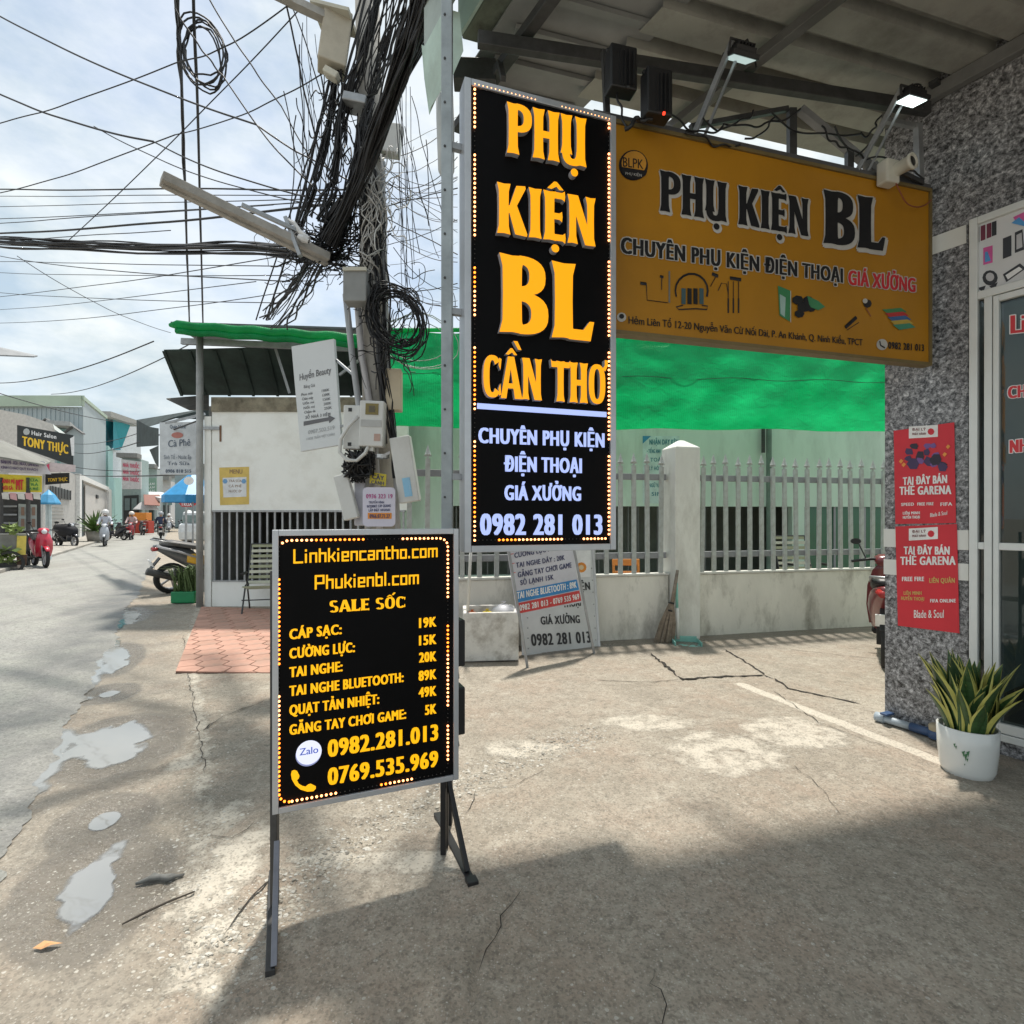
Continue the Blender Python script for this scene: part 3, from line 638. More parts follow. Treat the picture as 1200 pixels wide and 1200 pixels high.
# window and door framing
fr = MB(); t0 = .515
def fbar(t1, t2, z1, z2, d0=-.06, d1=.035): fr.par(w(t1, z1, d1), WV*(t2-t1), Nv*(d1-d0), (0, 0, z2-z1))
fbar(t0, t0+.045, .11, 3.43); fbar(t0+.045, 3.2, 3.385, 3.43); fbar(t0+.045, 3.2, 2.90, 2.95); fbar(t0+.045, 3.2, .11, .155, d1=.033)
b_ = WP.at(1160, 300)[0]
fbar(b_-.02, b_+.02, .155, 2.90, d1=.033); fbar(t0+.045, b_-.02, 1.30, 1.345, d1=.03)
t2 = WP.at(1170, 300)[0]+.015
frame = fr.build('window_frame', M_ALU, shop, bevel=.004)
fr = MB(); t2 = b_+.024
fbar(t2, t2+.03, .16, 2.895, d1=.03); fbar(t2+.03, 2.2, 2.855, 2.895, d1=.03); fbar(t2+.03, 2.2, 1.30, 1.345, d1=.03); fbar(t2+.03, 2.2, .16, .22, d1=.03); fbar(2.2, 2.25, .16, 2.895, d1=.03)
door = fr.build('door_frame', M_ALU, shop, bevel=.004)
gm, t_, b_s = pbr('shop_glass'); b_s.inputs['Base Color'].default_value = (.22, .27, .27, 1); b_s.inputs['Transmission Weight'].default_value = 1; b_s.inputs['Roughness'].default_value = 0; b_s.inputs['IOR'].default_value = 1.5
b_s.inputs['Specular IOR Level'].default_value = 1
for (a, c, z0, z1, prt) in ((t0+.045, b_-.02, 1.345, 2.90, frame), (t0+.045, b_-.02, .155, 1.30, frame), (t2+.03, 2.2, 1.345, 2.855, door), (t2+.03, 2.2, .22, 1.30, door)):
    b = MB(); b.par(w(a, z0, .004), WV*(c-a), Nv*.005, (0, 0, z1-z0)); b.build('glass_pane', gm, prt)
# lettering on the glass
b = MB(); bo = MB()
for s_, x, y, h, x1 in (('Li', 1184, 391, 21, 1203), ('CH', 1181, 467, 14, 1203), ('NH', 1183, 531, 15, 1205)):
    text(bo, WP, s_, x, y, x1, y-2, h, .012, .16, .02, grow=.05); text(b, WP, s_, x, y, x1, y-2, h, .014, .16, .02)
b.build('red_lettering', M('sticker_red', (.62, .03, .04), .4), door); bo.build('letter_outline', M('sticker_white', (.85, .85, .85), .4), door)
# printed panel of phones above the door
pn = MB(); pn.par(w(t0+.045, 2.95, .008), WV*2.6, Nv*.01, (0, 0, .435)); pn = pn.build('picture_panel', M('print_white', (.66, .67, .68), .45, .04, 2), shop)
def blob(mat, pts, d=.010, name='picture', sub=None):
    q = MB(); WP.poly(q, pts, d); q.build(name, mat, sub or pn)
c_d = M('print_dark', (.03, .03, .035), .3); c_m = M('print_maroon', (.16, .025, .05), .35); c_p = M('print_pink', (.62, .10, .32), .35); c_b = M('print_blue', (.08, .30, .62), .35)
for i, x in enumerate((1143, 1150, 1157, 1163)): blob(c_d if i % 3 == 0 else c_m, [(x, 268-(x-1143)*.35), (x+5.5, 266-(x-1143)*.35), (x+5.5, 284-(x-1143)*.42), (x, 286-(x-1143)*.42)])
blob(c_p, [(1153, 291), (1164, 288), (1164, 308), (1153, 311)]); blob(c_b, [(1155, 296), (1158, 295), (1162, 306), (1155, 308)], .0112)
blob(c_d, [(1176, 280), (1186, 276), (1186, 300), (1176, 304)]); blob(c_d, [(1190, 273), (1199, 269), (1201, 293), (1190, 297)]); blob(M('print_grey', (.5, .5, .52), .3), [(1192, 276), (1198, 273), (1199, 290), (1192, 293)], .0112)
blob(c_d, [(1161+9*math.cos(a*.5236), 326-9*math.sin(a*.5236)) for a in range(12)]); blob(M('print_grey', (.5, .5, .52), .3), [(1161+5*math.cos(a*.5236), 325-5*math.sin(a*.5236)) for a in range(12)], .0112)
blob(c_d, [(1146, 338), (1156, 335), (1153, 343)]); blob(c_d, [(1160, 336), (1170, 331), (1166, 341)])
blob(c_d, [(1176, 322), (1196, 309), (1203, 315), (1180, 331)]); blob(M('print_lgrey', (.8, .8, .8), .3), [(1179, 323), (1195, 313), (1199, 316), (1182, 328)], .0112)
blob(c_p, [(1188, 255), (1203, 248), (1203, 262), (1192, 262)]); blob(c_b, [(1186, 262), (1195, 255), (1203, 262), (1203, 266)], .0112)
# red posters
def poster(nm, lab, quad, lines, rnd_seed):
    o = MB(); a = [WP.pt(*WP.at(*p), .010) for p in quad]; bk = [p-WP.n*.003 for p in a]
    o.add(a+bk, [(0, 1, 2, 3), (7, 6, 5, 4), (0, 4, 5, 1), (1, 5, 6, 2), (2, 6, 7, 3), (3, 7, 4, 0)])
    root = thing(nm, lab, 'poster', a[3]); bd = o.build('sheet', M('poster_red', (.62, .02, .035), .45, .08, 3), root)
    mw = M('poster_white', (.82, .80, .78), .5); q = MB()
    for l_ in lines: text(q, WP, *l_[:6], .012, l_[6] if len(l_) > 6 else .12, .012)
    q.build('lettering', mw, root); return root
p1 = poster('poster', 'upper red poster on the granite pillar with a white panel on top', [(1048, 505), (1119, 495), (1121, 613), (1050, 614)],
 [('TẠI ĐÂY BÁN', 1058, 568.5, 1110, 566, 9), ('THẺ GARENA', 1054, 580, 1115, 579, 9.5), ('FREE FIRE', 1075, 592.5, 1094, 592, 3.5), ('FIFA', 1102, 593, 1116, 592.5, 4), ('LIÊN MINH', 1058, 603, 1078, 602.5, 3.2), ('HUYỀN THOẠI', 1058, 608, 1078, 607.5, 3.2), ('Blade & Soul', 1090, 606, 1110, 603, 4.5, .03), ('SPEED', 1056, 593, 1071, 592.5, 3.5)], 1)
p2 = poster('poster', 'lower red poster on the granite pillar with gold lines of print', [(1050, 617), (1122, 614), (1125, 742), (1053, 733)],
 [('TẠI ĐÂY BÁN', 1059, 649.5, 1113, 650, 9), ('THẺ GARENA', 1055, 662, 1120, 662, 9.5), ('FREE FIRE', 1057, 681, 1083, 681, 5), ('FIFA ONLINE', 1090, 706, 1120, 706, 4), ('Blade & Soul', 1071, 724, 1106, 724, 9, .02)], 2)
q = MB(); text(q, WP, 'LIÊN QUÂN', 1089, 683, 1119, 683, 5.5, .012); text(q, WP, 'LIÊN MINH', 1059, 697, 1080, 697, 4, .012); text(q, WP, 'HUYỀN THOẠI', 1056, 703, 1083, 704, 4, .012); q.build('gold_lettering', M('gold_print', (.62, .42, .12), .4), p2)
for rt, y in ((p1, 500), (p2, 619.5)):
    q = MB(); WP.poly(q, [(1066, y), (1100, y-2), (1100, y+12), (1066, y+14)], .012); q.build('white_panel', M('poster_white', (.8, .8, .8)), rt)
    q = MB(); WP.poly(q, [(1092+4*math.cos(k*.7854), y+6-4*math.sin(k*.7854)) for k in range(8)], .0135); q.build('red_emblem', M('poster_red', (.6, .02, .03)), rt)
    q = MB(); text(q, WP, 'ĐẠI LÝ', 1069, y+5, 1085, y+4.5, 3, .0135); text(q, WP, 'PHÁT HÀNH', 1069, y+10, 1085, y+9.5, 2.6, .0135); q.build('small_print', M('poster_ink', (.2, .05, .05)), rt)
q = MB(); rnd = random.Random(5)                      # plain crystal-like purple cluster (generic)
for k in range(16):
    cx, cy = rnd.uniform(1064, 1106), rnd.uniform(522, 548); r_ = rnd.uniform(5, 10)
    WP.poly(q, [(cx+r_*rnd.uniform(.5, 1)*math.cos(j*1.05), cy-r_*rnd.uniform(.4, .9)*math.sin(j*1.05)) for j in range(6)], .012+k*.0001); q.cur = (k+1) % 3
q.build('printed_picture', [M('crystal_dark', (.05, .025, .09), .4), M('crystal_purple', (.17, .08, .27), .4), M('crystal_black', (.02, .012, .03), .4)], p1)
q = MB()
for cx, cy in ((1057, 541), (1060, 545), (1112, 524), (1108, 533)): WP.poly(q, [(cx-2.5, cy), (cx, cy-3), (cx+3, cy-1), (cx, cy+2.5)], .0145)
q.build('orange_spark', M('spark_orange', (.8, .3, .05), .4), p1)
# ------------------------------------------------------------------ canopy over the alley
U = Vector((2.222, .65, 0)).normalized()
ZR = 4.42
canopy = thing('canopy', 'dark metal canopy of corrugated sheet over the shop front', 'canopy', (0, 4.2, ZR))
CO = Vector((.5, 3.86, ZR))
def corr(x_left, s_far, s_near, name, zofs=0):
    """corrugated sheet: ridges run along U, profile runs back along the street"""
    b = MB(); prof = []; step = .30; n_ = int((s_far-s_near)/step)+1
    for k in range(n_):
        s0 = s_far-k*step; prof += [(s0, 0), (s0-.19, 0), (s0-.205, .085), (s0-.285, .085)]
    vs_ = []
    for s_, z in prof:
        base = CO+Dv*s_+Vector((0, 0, z+zofs))
        for e_ in (x_left, 3.4): vs_ += [base+U*e_, base+U*e_+Vector((0, 0, .006))]
    for k in range(len(prof)-1):
        pass
    fs = []
    for k in range(len(prof)-1):
        a, c = k*4, k*4+4; fs += [(a, c, c+2, a+2), (a+1, a+3, c+3, c+1), (a, a+1, c+1, c), (a+2, c+2, c+3, a+3)]
    b.add(vs_, fs); return b.build(name, M('roof_sheet', (.32, .315, .285), .6, .15, 2, dirt=(.07, .06, .05), dirt_amt=.5), canopy)
corr(-.05, 0, -9, 'roof_sheet'); 
# the part over the sign reaches a little farther out
b = MB(); b.par(CO+U*-.80+Dv*.18+Vector((0, 0, .05)), U*.9, -Dv*9, (0, 0, .012)); b.build('side_sheet', M('roof_sheet_grey', (.25, .255, .25), .6, .15, 3), canopy)
b = MB()
for k in range(9): b.bar(CO+U*-.7+Dv*(.15-k*.26)+Vector((0, 0, .03)), CO+U*.02+Dv*(.15-k*.26)+Vector((0, 0, .03)), .05, .03)
b.build('side_rib', M('roof_sheet_grey', (.3, .31, .3)), canopy, kind='stuff')
# rafters along the street direction, main beam along U
def onz(px, py, z): Y = (z-1.5)*F/(HY-py); return Vector(((px-600)/F*Y, Y, z))
zb = 4.33
for px_, py_ in ((612, 45), (862, 90)):
    p = onz(px_, py_, zb+.02); b = MB(); b.bar(p+Dv*.9, p-Dv*7, .07, .06); b.build('rafter', M_STEEL if px_ < 700 else M('steel_rafter', (.13, .13, .125), .5, metal=.3), canopy, bevel=.004)
b = MB(); pL = onz(560, 46, 4.27); pR = onz(1088, 128, 4.27); b.bar(pL, pR, .05, .08); b.build('main_beam', M_STEEL, canopy, bevel=.004)
b = MB(); b.bar(w(.01, 4.37, .04), w(5, 4.37, .04), .06, .09); b.build('wall_beam', M('steel_wall_beam', (.16, .16, .155), .5, .2), canopy, bevel=.004)
for k in range(8):
    b = MB(); q = w(.35+k*.5, 4.40, .075); b.box(q, (.05, .09, .03), math.atan2(WV.y, WV.x)); b.build('beam_cleat', M_STEEL, canopy)
# mint concrete gutter beam of the canopy's street side
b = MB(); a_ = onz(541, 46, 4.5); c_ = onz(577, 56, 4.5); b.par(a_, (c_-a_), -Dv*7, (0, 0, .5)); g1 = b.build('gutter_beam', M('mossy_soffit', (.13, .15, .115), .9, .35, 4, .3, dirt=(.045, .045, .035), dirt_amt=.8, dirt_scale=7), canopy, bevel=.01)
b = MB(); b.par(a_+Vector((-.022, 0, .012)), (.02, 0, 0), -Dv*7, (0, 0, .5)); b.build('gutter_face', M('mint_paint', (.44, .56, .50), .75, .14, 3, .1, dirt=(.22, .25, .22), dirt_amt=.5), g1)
b = MB(); b.bar(a_+Vector((-.06, .1, -.14)), c_+Vector((.02, .05, -.14)), .12, .14); b.build('beam_end', M_STEEL, canopy, bevel=.006)
b = MB(); b.bar(onz(585, 58, 4.35)+Vector((0, .1, 0)), onz(590, 92, 4.1), .03, .03); b.build('bracket', M_STEEL, canopy)
# the neighbouring mint block with its drain pipe, left of the sign post
nb = thing('upper_storey_block', 'pale mint concrete block of the upper storey left of the sign post', 'building', (-.5, 3.6, 4))
def yz(px, py, Y): return P(px, py, Y)
b = MB(); f_ = [P(496, 55, 3.45), P(528, 60, 3.45), P(530, 100, 3.45), P(504, 128, 3.45), P(499, 92, 3.45)]
f2 = [p-Dv*5 if False else p+Dv*-4.2 for p in f_]; bk = f2
f_ = [P(496, 55, 3.45), P(512, 60, 3.45), P(516, 100, 3.45), P(504, 128, 3.45), P(499, 92, 3.45)]; bk = [p-Dv*.3 for p in f_]
n_ = 5; b.add(f_+bk, [tuple(range(n_)), tuple(range(2*n_-1, n_-1, -1))]+[(i, (i+1) % n_, (i+1) % n_+n_, i+n_) for i in range(n_)]); b.build('wall', M('mint_paint', (.44, .56, .50), .75, .14, 3, .1, dirt=(.22, .25, .22), dirt_amt=.5), nb, bevel=.01)
b = MB(); b.par(P(497, 60, 3.46), P(512, 40, 3.46)-P(497, 60, 3.46), -Dv*4, (0, 0, .9)); b.build('parapet', M('mint_grey', (.33, .38, .36), .8, .2, 4), nb)
b = MB(); b.tube([P(521, 112, 3.75), P(522, 150, 3.75), P(523, 200, 3.75), P(524, 210, 3.75)], [.06, .06, .055, .03], 14); b.tube([P(528, 190, 3.72), P(528, 620, 3.72)], .018, 8)
b.build('drain_pipe', M('pipe_grey', (.42, .44, .44), .6, .1, 5), nb, smooth=True)
# ------------------------------------------------------------------ the steel frame carrying the yellow sign
YL, YR = P(716, 150, 3.075), P(1088, 222, 3.73); YE = Vector((YR.x-YL.x, YR.y-YL.y, 0)); YPL = Pl(Vector((YL.x, YL.y, 0)), YE)
zt, zb2 = 3.69, 2.545; Wd = YE.length
frame = thing('sign_truss', 'dark steel truss fixed under the canopy above the yellow shop sign', 'truss', (YR.x, YR.y, zt))
def tb(name, mb, mat=M_STEEL, parent=frame, **k): return mb.build(name, mat, parent, **k)
b = MB(); b.bar(YPL.pt(-.1, zt+.035, -.03), YPL.pt(Wd+.03, zt+.035, -.03), .05, .05); tb('bottom_chord', b, M('truss_grey', (.11, .11, .115), .5, .2, 9, metal=.3))
def Yp(px, py, d=-.05): a, c = YPL.at(px, py); return YPL.pt(a, c, d)
for (x0, y0, x1, y1, wd_, mt) in ((935, 122, 935, 190, .045, M_STEEL), (1084, 140, 1086, 214, .04, M_GALV), (1003, 172, 1003, 200, .04, M_STEEL), (945, 122, 1040, 200, .045, M('truss_mid', (.2, .2, .2), .5, .2)), (815, 142, 930, 121, .028, M_STEEL), (1035, 186, 1020, 200, .03, M_GALV), (1052, 196, 1086, 217, .03, M_STEEL)):
    b = MB(); b.bar(Yp(x0, y0), Yp(x1, y1), wd_, wd_); tb('strut', b, mt)
b = MB(); b.bar(Yp(1045, 133, -.06), Yp(1087, 142, -.06), .03); tb('strut', b, M_GALV)
for (px_, kk) in ((708, 0),):
    b = MB(); b.bar(P(708, 60, 3.15), P(712, 152, 3.1), .03); tb('hanger', b)
# wiring draped along the truss
def chaik(p, it=2):
    for _ in range(it):
        q = [p[0]]
        for a, c in zip(p, p[1:]): q += [a.lerp(c, .25), a.lerp(c, .75)]
        p = q+[p[-1]]
    return p
def wire(p, q, sag=.05, n=12, seed=0, amp=.01):
    """a slack line with a few gentle kinks"""
    r_ = random.Random(seed); p, q = Vector(p), Vector(q); o_ = []; n = min(n, 7)
    for i in range(n+1):
        t_ = i/n; e_ = 0 if i in (0, n) else 1.6
        o_.append(p.lerp(q, t_)+Vector((r_.uniform(-amp, amp)*e_, r_.uniform(-amp, amp)*e_, r_.uniform(-amp, amp)*e_-sag*4*t_*(1-t_))))
    return chaik(o_, 2)
WIRES = [((770, 118), (845, 150), .1), ((820, 140), (880, 132), .08), ((845, 148), (935, 130), .05), ((900, 133), (1000, 160), .06), ((905, 140), (870, 165), .04), ((1000, 160), (1030, 138), .05), ((960, 150), (990, 178), .05), ((975, 150), (1040, 190), .07), ((800, 158), (865, 172), .02), ((1030, 150), (1000, 185), .02)]
for i, (p_, q_, sg) in enumerate(WIRES):
    b = MB(); b.tube(wire(Yp(*p_, .02), Yp(*q_, .02), sg, 12, i, .015), .006, 5); tb('wiring', b, M_BLACK, frame, smooth=True)
# yellow shop sign
ys_ = thing('shop_sign', 'large yellow phone accessory shop sign with black words hanging under the canopy', 'sign', YPL.pt(Wd/2, zb2))
M_YEL = M('sign_yellow', (.44, .195, .004), .5, .14, 1.2)
b = MB(); YPL.slab(b, 0, zb2, Wd, zt, -.05, 0); b.build('sign_face', M_YEL, ys_)
b = MB(); YPL.slab(b, -.02, zt+.001, Wd+.02, zt+.022, -.06, .012); YPL.slab(b, -.02, zb2-.022, Wd+.02, zb2-.001, -.06, .012); YPL.slab(b, Wd+.001, zb2, Wd+.02, zt, -.06, .012); YPL.slab(b, -.02, zb2, -.001, zt, -.06, .012); b.build('sign_edge', M('sign_edge', (.18, .13, .05), .5), ys_)
MK, MWh, MRd = M('ink_black', (.008, .008, .01), .45), M('ink_white', (.52, .50, .46), .5), M('ink_red', (.60, .02, .03), .45)
def ytext(s, x0, y0, x1, y1, h, mat, outl=None, bold=.12, nm='lettering'):
    if outl and h > 10:
        q = MB(); text(q, YPL, s, x0, y0, x1, y1, h, .003, bold, .012, grow=.06); q.build('letter_outline', outl, ys_)
    q = MB(); text(q, YPL, s, x0, y0, x1, y1, h, .005, bold, .012); q.build(nm, mat, ys_)
for s_, x0, y0, x1, y1, h in (('PHỤ KIỆN', 774, 247, 947, 277, 48), ('BL', 966, 285, 1034, 294, 63)):
    q = MB(); flare(q, YPL, s_, x0, y0, x1, y1, h, .003, grow=.055, dx=.02, dy=-.035); q.build('letter_outline', MWh, ys_)
    q = MB(); flare(q, YPL, s_, x0, y0, x1, y1, h, .006); q.build('lettering', MK, ys_)
ytext('CHUYÊN PHỤ KIỆN ĐIỆN THOẠI', 727.5, 296.5, 988, 331.5, 19, MK, MWh, .16); ytext('GIÁ XƯỞNG', 994, 333.5, 1073, 342.5, 17, MRd, MWh, .16)
ytext('Hẻm Liên Tổ 12-20 Nguyễn Văn Cừ Nối Dài, P. An Khánh, Q. Ninh Kiều, TPCT', 736.5, 379, 1011, 405, 8.5, MK, MWh, .06); ytext('0982 281 013', 1041, 408.5, 1083, 411.5, 8, MK, MWh, .1)
def yshape(pts, mat, d=.004, nm='picture'):
    q = MB(); YPL.poly(q, pts, d); return q.build(nm, mat, ys_)
def circ(cx, cy, r, n=20, sy=1): return [(cx+r*math.cos(2*math.pi*k/n), cy-r*sy*math.sin(2*math.pi*k/n)) for k in range(n)]
def yline(pts, wpx, mat, d=.004, nm='picture_line'):
    q = MB(); z = [YPL.pt(*YPL.at(*p), d) for p in pts]; q.tube(z, wpx/2*3.3/F, 4); q.v = [tuple(Vector(v)-YPL.n*((Vector(v)-YPL.pt(0, 0, d)).dot(YPL.n)*.8)) for v in q.v]; q.build(nm, mat, ys_)
yshape(circ(742, 194, 17, 28, 1.05), MK, .003, 'logo_disc'); yshape(circ(742.5, 192, 14.5, 24, 1.0), M('sign_yellow_dull', (.58, .27, .03), .5), .0042, 'logo_disc')
yshape([(727, 196), (758, 201), (756, 206), (750, 210), (742, 211), (733, 208), (728, 202)], MK, .0054, 'logo_band')
q = MB(); text(q, YPL, 'BLPK', 730, 195, 754, 198, 11, .0056, .02, .0); q.build('lettering', MK, ys_)
q = MB(); text(q, YPL, 'PHỤ KIỆN', 733, 204.5, 752, 207, 3, .0066, .02, .0); q.build('small_print', MWh, ys_)
for dx in (0,):                                     # headphones, earphones, cables, power banks, covers
    yline([(792+18*math.cos(R(a)), 345-20*math.sin(R(a))) if False else (810+19*math.cos(R(a)), 341-20*math.sin(R(a))) for a in range(-20, 201, 20)], 2.6, MK)
    for x in (798, 805, 812, 819): yshape([(x, 338), (x+5, 338.5), (x+5, 357), (x, 356.5)], M('print_teal', (.05, .10, .11), .5) if x in (798, 819) else MK, .005)
    yline([(800, 358), (792, 360), (795, 363), (815, 362), (828, 363), (829, 359), (822, 358)], 1.4, MK)
    yline([(750, 332), (757, 333)], 3.4, MK); yline([(757, 332), (758, 352), (782, 355)], 1, MK); yline([(773, 324), (777, 325)], 3, MK); yline([(775, 326), (775, 340)], 1, MK); yline([(784, 318), (784, 355)], 2, M('print_greyblue', (.16, .17, .15)))
    yline([(834, 321), (841, 324)], 4, MK); yline([(838, 325), (832, 336)], 1, MK); yline([(841, 341), (845, 332), (851, 333), (853, 345)], 1, MK); yline([(855, 326), (868, 328)], 4, MK)
    for x in (853, 859, 865): yline([(x, 330), (x, 350)], 1, MK); yline([(x, 350), (x, 367)], 2, MK)
yshape([(911, 335), (926, 341), (925, 377), (913, 370)], M('print_green', (.05, .24, .10), .4)); yshape([(913, 345), (920, 349), (919, 372), (914, 368)], M('print_pale', (.35, .5, .45), .4), .0052); yline([(926, 341), (926, 378)], 1.2, MWh)
for c_x, c_y, r_ in ((934, 352, 7), (941, 360, 8), (936, 368, 6), (946, 352, 6), (950, 362, 5)): yshape(circ(c_x, c_y, r_, 7, .8), MK, .005+.0002*r_)
yshape([(945, 347), (958, 353), (966, 360), (958, 364), (948, 360)], M('print_green', (.05, .2, .1)), .0065)
yline([(990, 384), (1003, 372)], 4.5, MK); yline([(992, 387), (1006, 378)], 1, MK)
yshape(circ(1016, 356, 5, 8), MK); yshape(circ(1013, 353, 3, 8), MWh, .0055); yline([(1014, 361), (1020, 371)], 2, M('print_brown', (.3, .1, .03)))
for k, c_ in enumerate(((.05, .22, .08), (.5, .03, .03), (.04, .12, .3), (.5, .35, .05), (.05, .25, .15))):
    yshape([(1033+k*3, 363+k*4.5), (1055+k*2.5, 361+k*4.5), (1062+k*2.5, 366+k*4.5), (1041+k*3, 369+k*4.5)], M('print_card_%s' % 'abcde'[k], c_, .4), .005+k*.0004)
yshape(circ(1033, 404, 6.5), MWh, .004, 'phone_icon'); yline([(1030, 400), (1031, 405), (1036, 408)], 2, MK, .006); yshape(circ(728, 372, 5.5, 14), MWh, .004, 'pin_icon'); yshape(circ(728, 371, 3, 10), MK, .005, 'pin_icon')
# flood lamps on arms
M_LAMP = EM('lamp_glow', (.80, .95, .92), 1.8, True); M_LAMP2 = EM('lamp_glow_dim', (.55, .68, .66), .55, True)
for i, (c, a0, a1, gl, lab) in enumerate((((868, 66), (815, 157), (851, 78), M_LAMP2, 'left black flood lamp on a galvanised arm above the yellow sign'), ((1068, 116), (1008, 198), (1050, 120), M_LAMP, 'right bright flood lamp on a galvanised arm beside the granite wall'))):
    Yc = 3.15 if i == 0 else 3.45
    ctr = P(c[0], c[1], Yc); lm = thing('flood_lamp', lab, 'lamp', ctr); ax = math.atan2(U.y, U.x)
    rot = Matrix.Rotation(ax, 3, 'Z') @ Matrix.Rotation(R(28 if i == 0 else 12), 3, 'X')
    b = MB(); b.box(ctr, (.17, .12, .025), rot); b.box(ctr+rot@Vector((0, .0, .025)), (.13, .09, .03), rot)
    for k in range(6): b.box(ctr+rot@Vector((-.05+k*.02, 0, .045)), (.005, .08, .03), rot)
    b.build('housing', M_BLACK, lm, bevel=.004)
    b = MB(); b.box(ctr+rot@Vector((0, 0, -.014)), (.145, .095, .004), rot); b.build('lens', gl, lm)
    b = MB(); b.tube([ctr+rot@Vector((-.08, 0, 0)), ctr+rot@Vector((-.08, .02, .07)), ctr+rot@Vector((.08, .02, .07)), ctr+rot@Vector((.08, 0, 0))], .008, 6); b.build('bracket', M_STEEL, lm)
    b = MB(); b.bar(Yp(*a0, -.02), ctr+rot@Vector((-.06, .03, .06)), .028, .028); b.build('arm', M_GALV, lm, bevel=.003)
    b = MB(); b.bar(Yp(a0[0]+12, a0[1]+2, -.02), ctr+rot@Vector((.02, .05, .06)), .014, .014); b.build('stay', M_GALV, lm)
    b = MB(); b.tube(wire(ctr+Vector((.02, .03, .07)), ctr+Vector((.11, .05, -.02)), -.10, 10, i, .008), .005, 5); b.build('flex', M_BLACK, lm)
# security camera
cc = Yp(1036, 208, .08); cm = thing('security_camera', 'cream security camera mounted at the top right of the yellow sign', 'camera', cc); MC = M('cream_plastic', (.62, .60, .52), .4, .05)
b = MB(); b.box(cc+Vector((-.035, .02, -.01)), (.11, .08, .15), ax); b.build('junction_box', MC, cm, bevel=.012)
dr = Vector((.42, -.88, .02)).normalized(); b = MB(); b.lathe([(0, -.07), (.034, -.068), (.04, -.05), (.042, .04), (.05, .045), (.05, .062), (.038, .064), (.034, .05)], cc+Vector((.02, -.04, 0)), 18, dr); b.build('barrel', MC, cm, smooth=True)
b = MB(); b.lathe([(.034, .05), (.03, .056), (0, .058)], cc+Vector((.02, -.04, 0)), 16, dr); b.build('lens', M_BLACK, cm, smooth=True)
b = MB(); b.bar(cc+Vector((.03, .03, .02)), Yp(1082, 214, 0), .012, .03); b.tube(wire(cc+Vector((.04, .02, .05)), Yp(1083, 210, 0), -.01, 8, 3, .006), .006, 5); b.build('mount', M_STEEL, cm)
b = MB(); b.tube(wire(cc+Vector((0, 0, -.08)), Yp(1088, 236, .02), .10, 10, 3, .004), .004, 5); tag(b.build('camera_cable', M('cable_red', (.25, .07, .04)), smooth=True), 'thin reddish cable looping across the yellow sign below the camera', 'cable')
# LED drivers hanging from the beam
for i, (x0, y0, x1, y1) in enumerate(((711, 60, 744, 110), (753, 86, 785, 140))):
    Yb = 3.0; c = (P(x0, y0, Yb)+P(x1, y1, Yb))/2; hgt = (y1-y0)/F*Yb; wdt = (x1-x0)/F*Yb
    t_ = thing('power_supply', ('left black power supply box bolted under the canopy beam', 'lower right black power supply box with a curved cable under the canopy beam')[i], 'power box', c)
    b = MB(); b.box(c, (wdt, .09, hgt), .25); b.box(c+Vector((0, 0, hgt/2-.01)), (wdt+.02, .02, .02), .25); b.build('case', M_BLACK, t_, bevel=.008)
    b = MB(); [b.box(c+Vector((-wdt*.38+k*wdt*.152, -.048, -.01)), (.006, .012, hgt*.8), .25) for k in range(6)]; b.build('cooling_fin', M_BLACK, t_, kind='stuff')
    b = MB(); b.tube(wire(c+Vector((-.02, 0, -hgt/2)), P(736 if i == 0 else 732, 152, 2.98), .02 if i == 0 else -.03, 8, i), .012 if i else .006, 6); b.build('cable', M_BLACK, t_, smooth=True)
    b = MB(); b.box(c+Vector((wdt*.2, -.045, -hgt/2)), (.012, .012, .012)); b.build('indicator', EM('red_led', (1, .05, .02), 1.5) if i else M_STEEL, t_)
# ================================================================== TALL LED SIGN ON ITS POST
M_PANEL = M('panel_black', (.0025, .0025, .003), .5, .2, 8, spec=.10); M_GREYSIDE = M('letter_side', (.42, .42, .45), .5, .1, 9)
M_ORA = EM('letter_orange', (1, .37, .0), .72); M_AMB = EM('letter_amber', (1, .47, .0), .72); M_BLU = EM('letter_bluewhite', (.44, .54, 1.0), .66)
M_LEDON = EM('led_on', (1, .36, .13), 4.0); M_LEDHOT = EM('led_hot', (1, .22, .02), 3.2); M_LEDOFF = M('led_off', (.05, .045, .04), .3)
_q = MB(); _q.lathe([(.0058, 0), (.0052, .004), (.003, .0065), (0, .0075)], (0, 0, 0), 8, (0, -1, 0)); LEDM = []
for m_ in (M_LEDON, M_LEDHOT, M_LEDOFF):
    o = _q.build('led', m_, None, True); LEDM.append(o.data); bpy.data.objects.remove(o)
def leds(pl, parent, path, n, state, scale=1):
    """a row of n LEDs along a polyline (local a,b) ; state(i, frac) -> 0 lit, 1 lit deep orange, 2 off"""
    L_ = [0]
    for p, q in zip(path, path[1:]): L_.append(L_[-1]+math.dist(p, q))
    ang = math.atan2(pl.e.y, pl.e.x)
    for i in range(n):
        s = L_[-1]*i/(n-1); k = max(j for j in range(len(L_)-1) if L_[j] <= s+1e-9); t_ = (s-L_[k])/(L_[k+1]-L_[k]); a, c = [path[k][z]+(path[k+1][z]-path[k][z])*t_ for z in (0, 1)]
        st = state(i/(n-1)); o = bpy.data.objects.new('led', LEDM[st]); COL.objects.link(o); p = pl.pt(a, c, .0035)
        o.parent = parent; o.matrix_parent_inverse = MW[parent.name].inverted(); o.location = p; o.rotation_euler = (0, 0, ang); o.scale = (scale*(.5 if st == 2 else 1),)*3
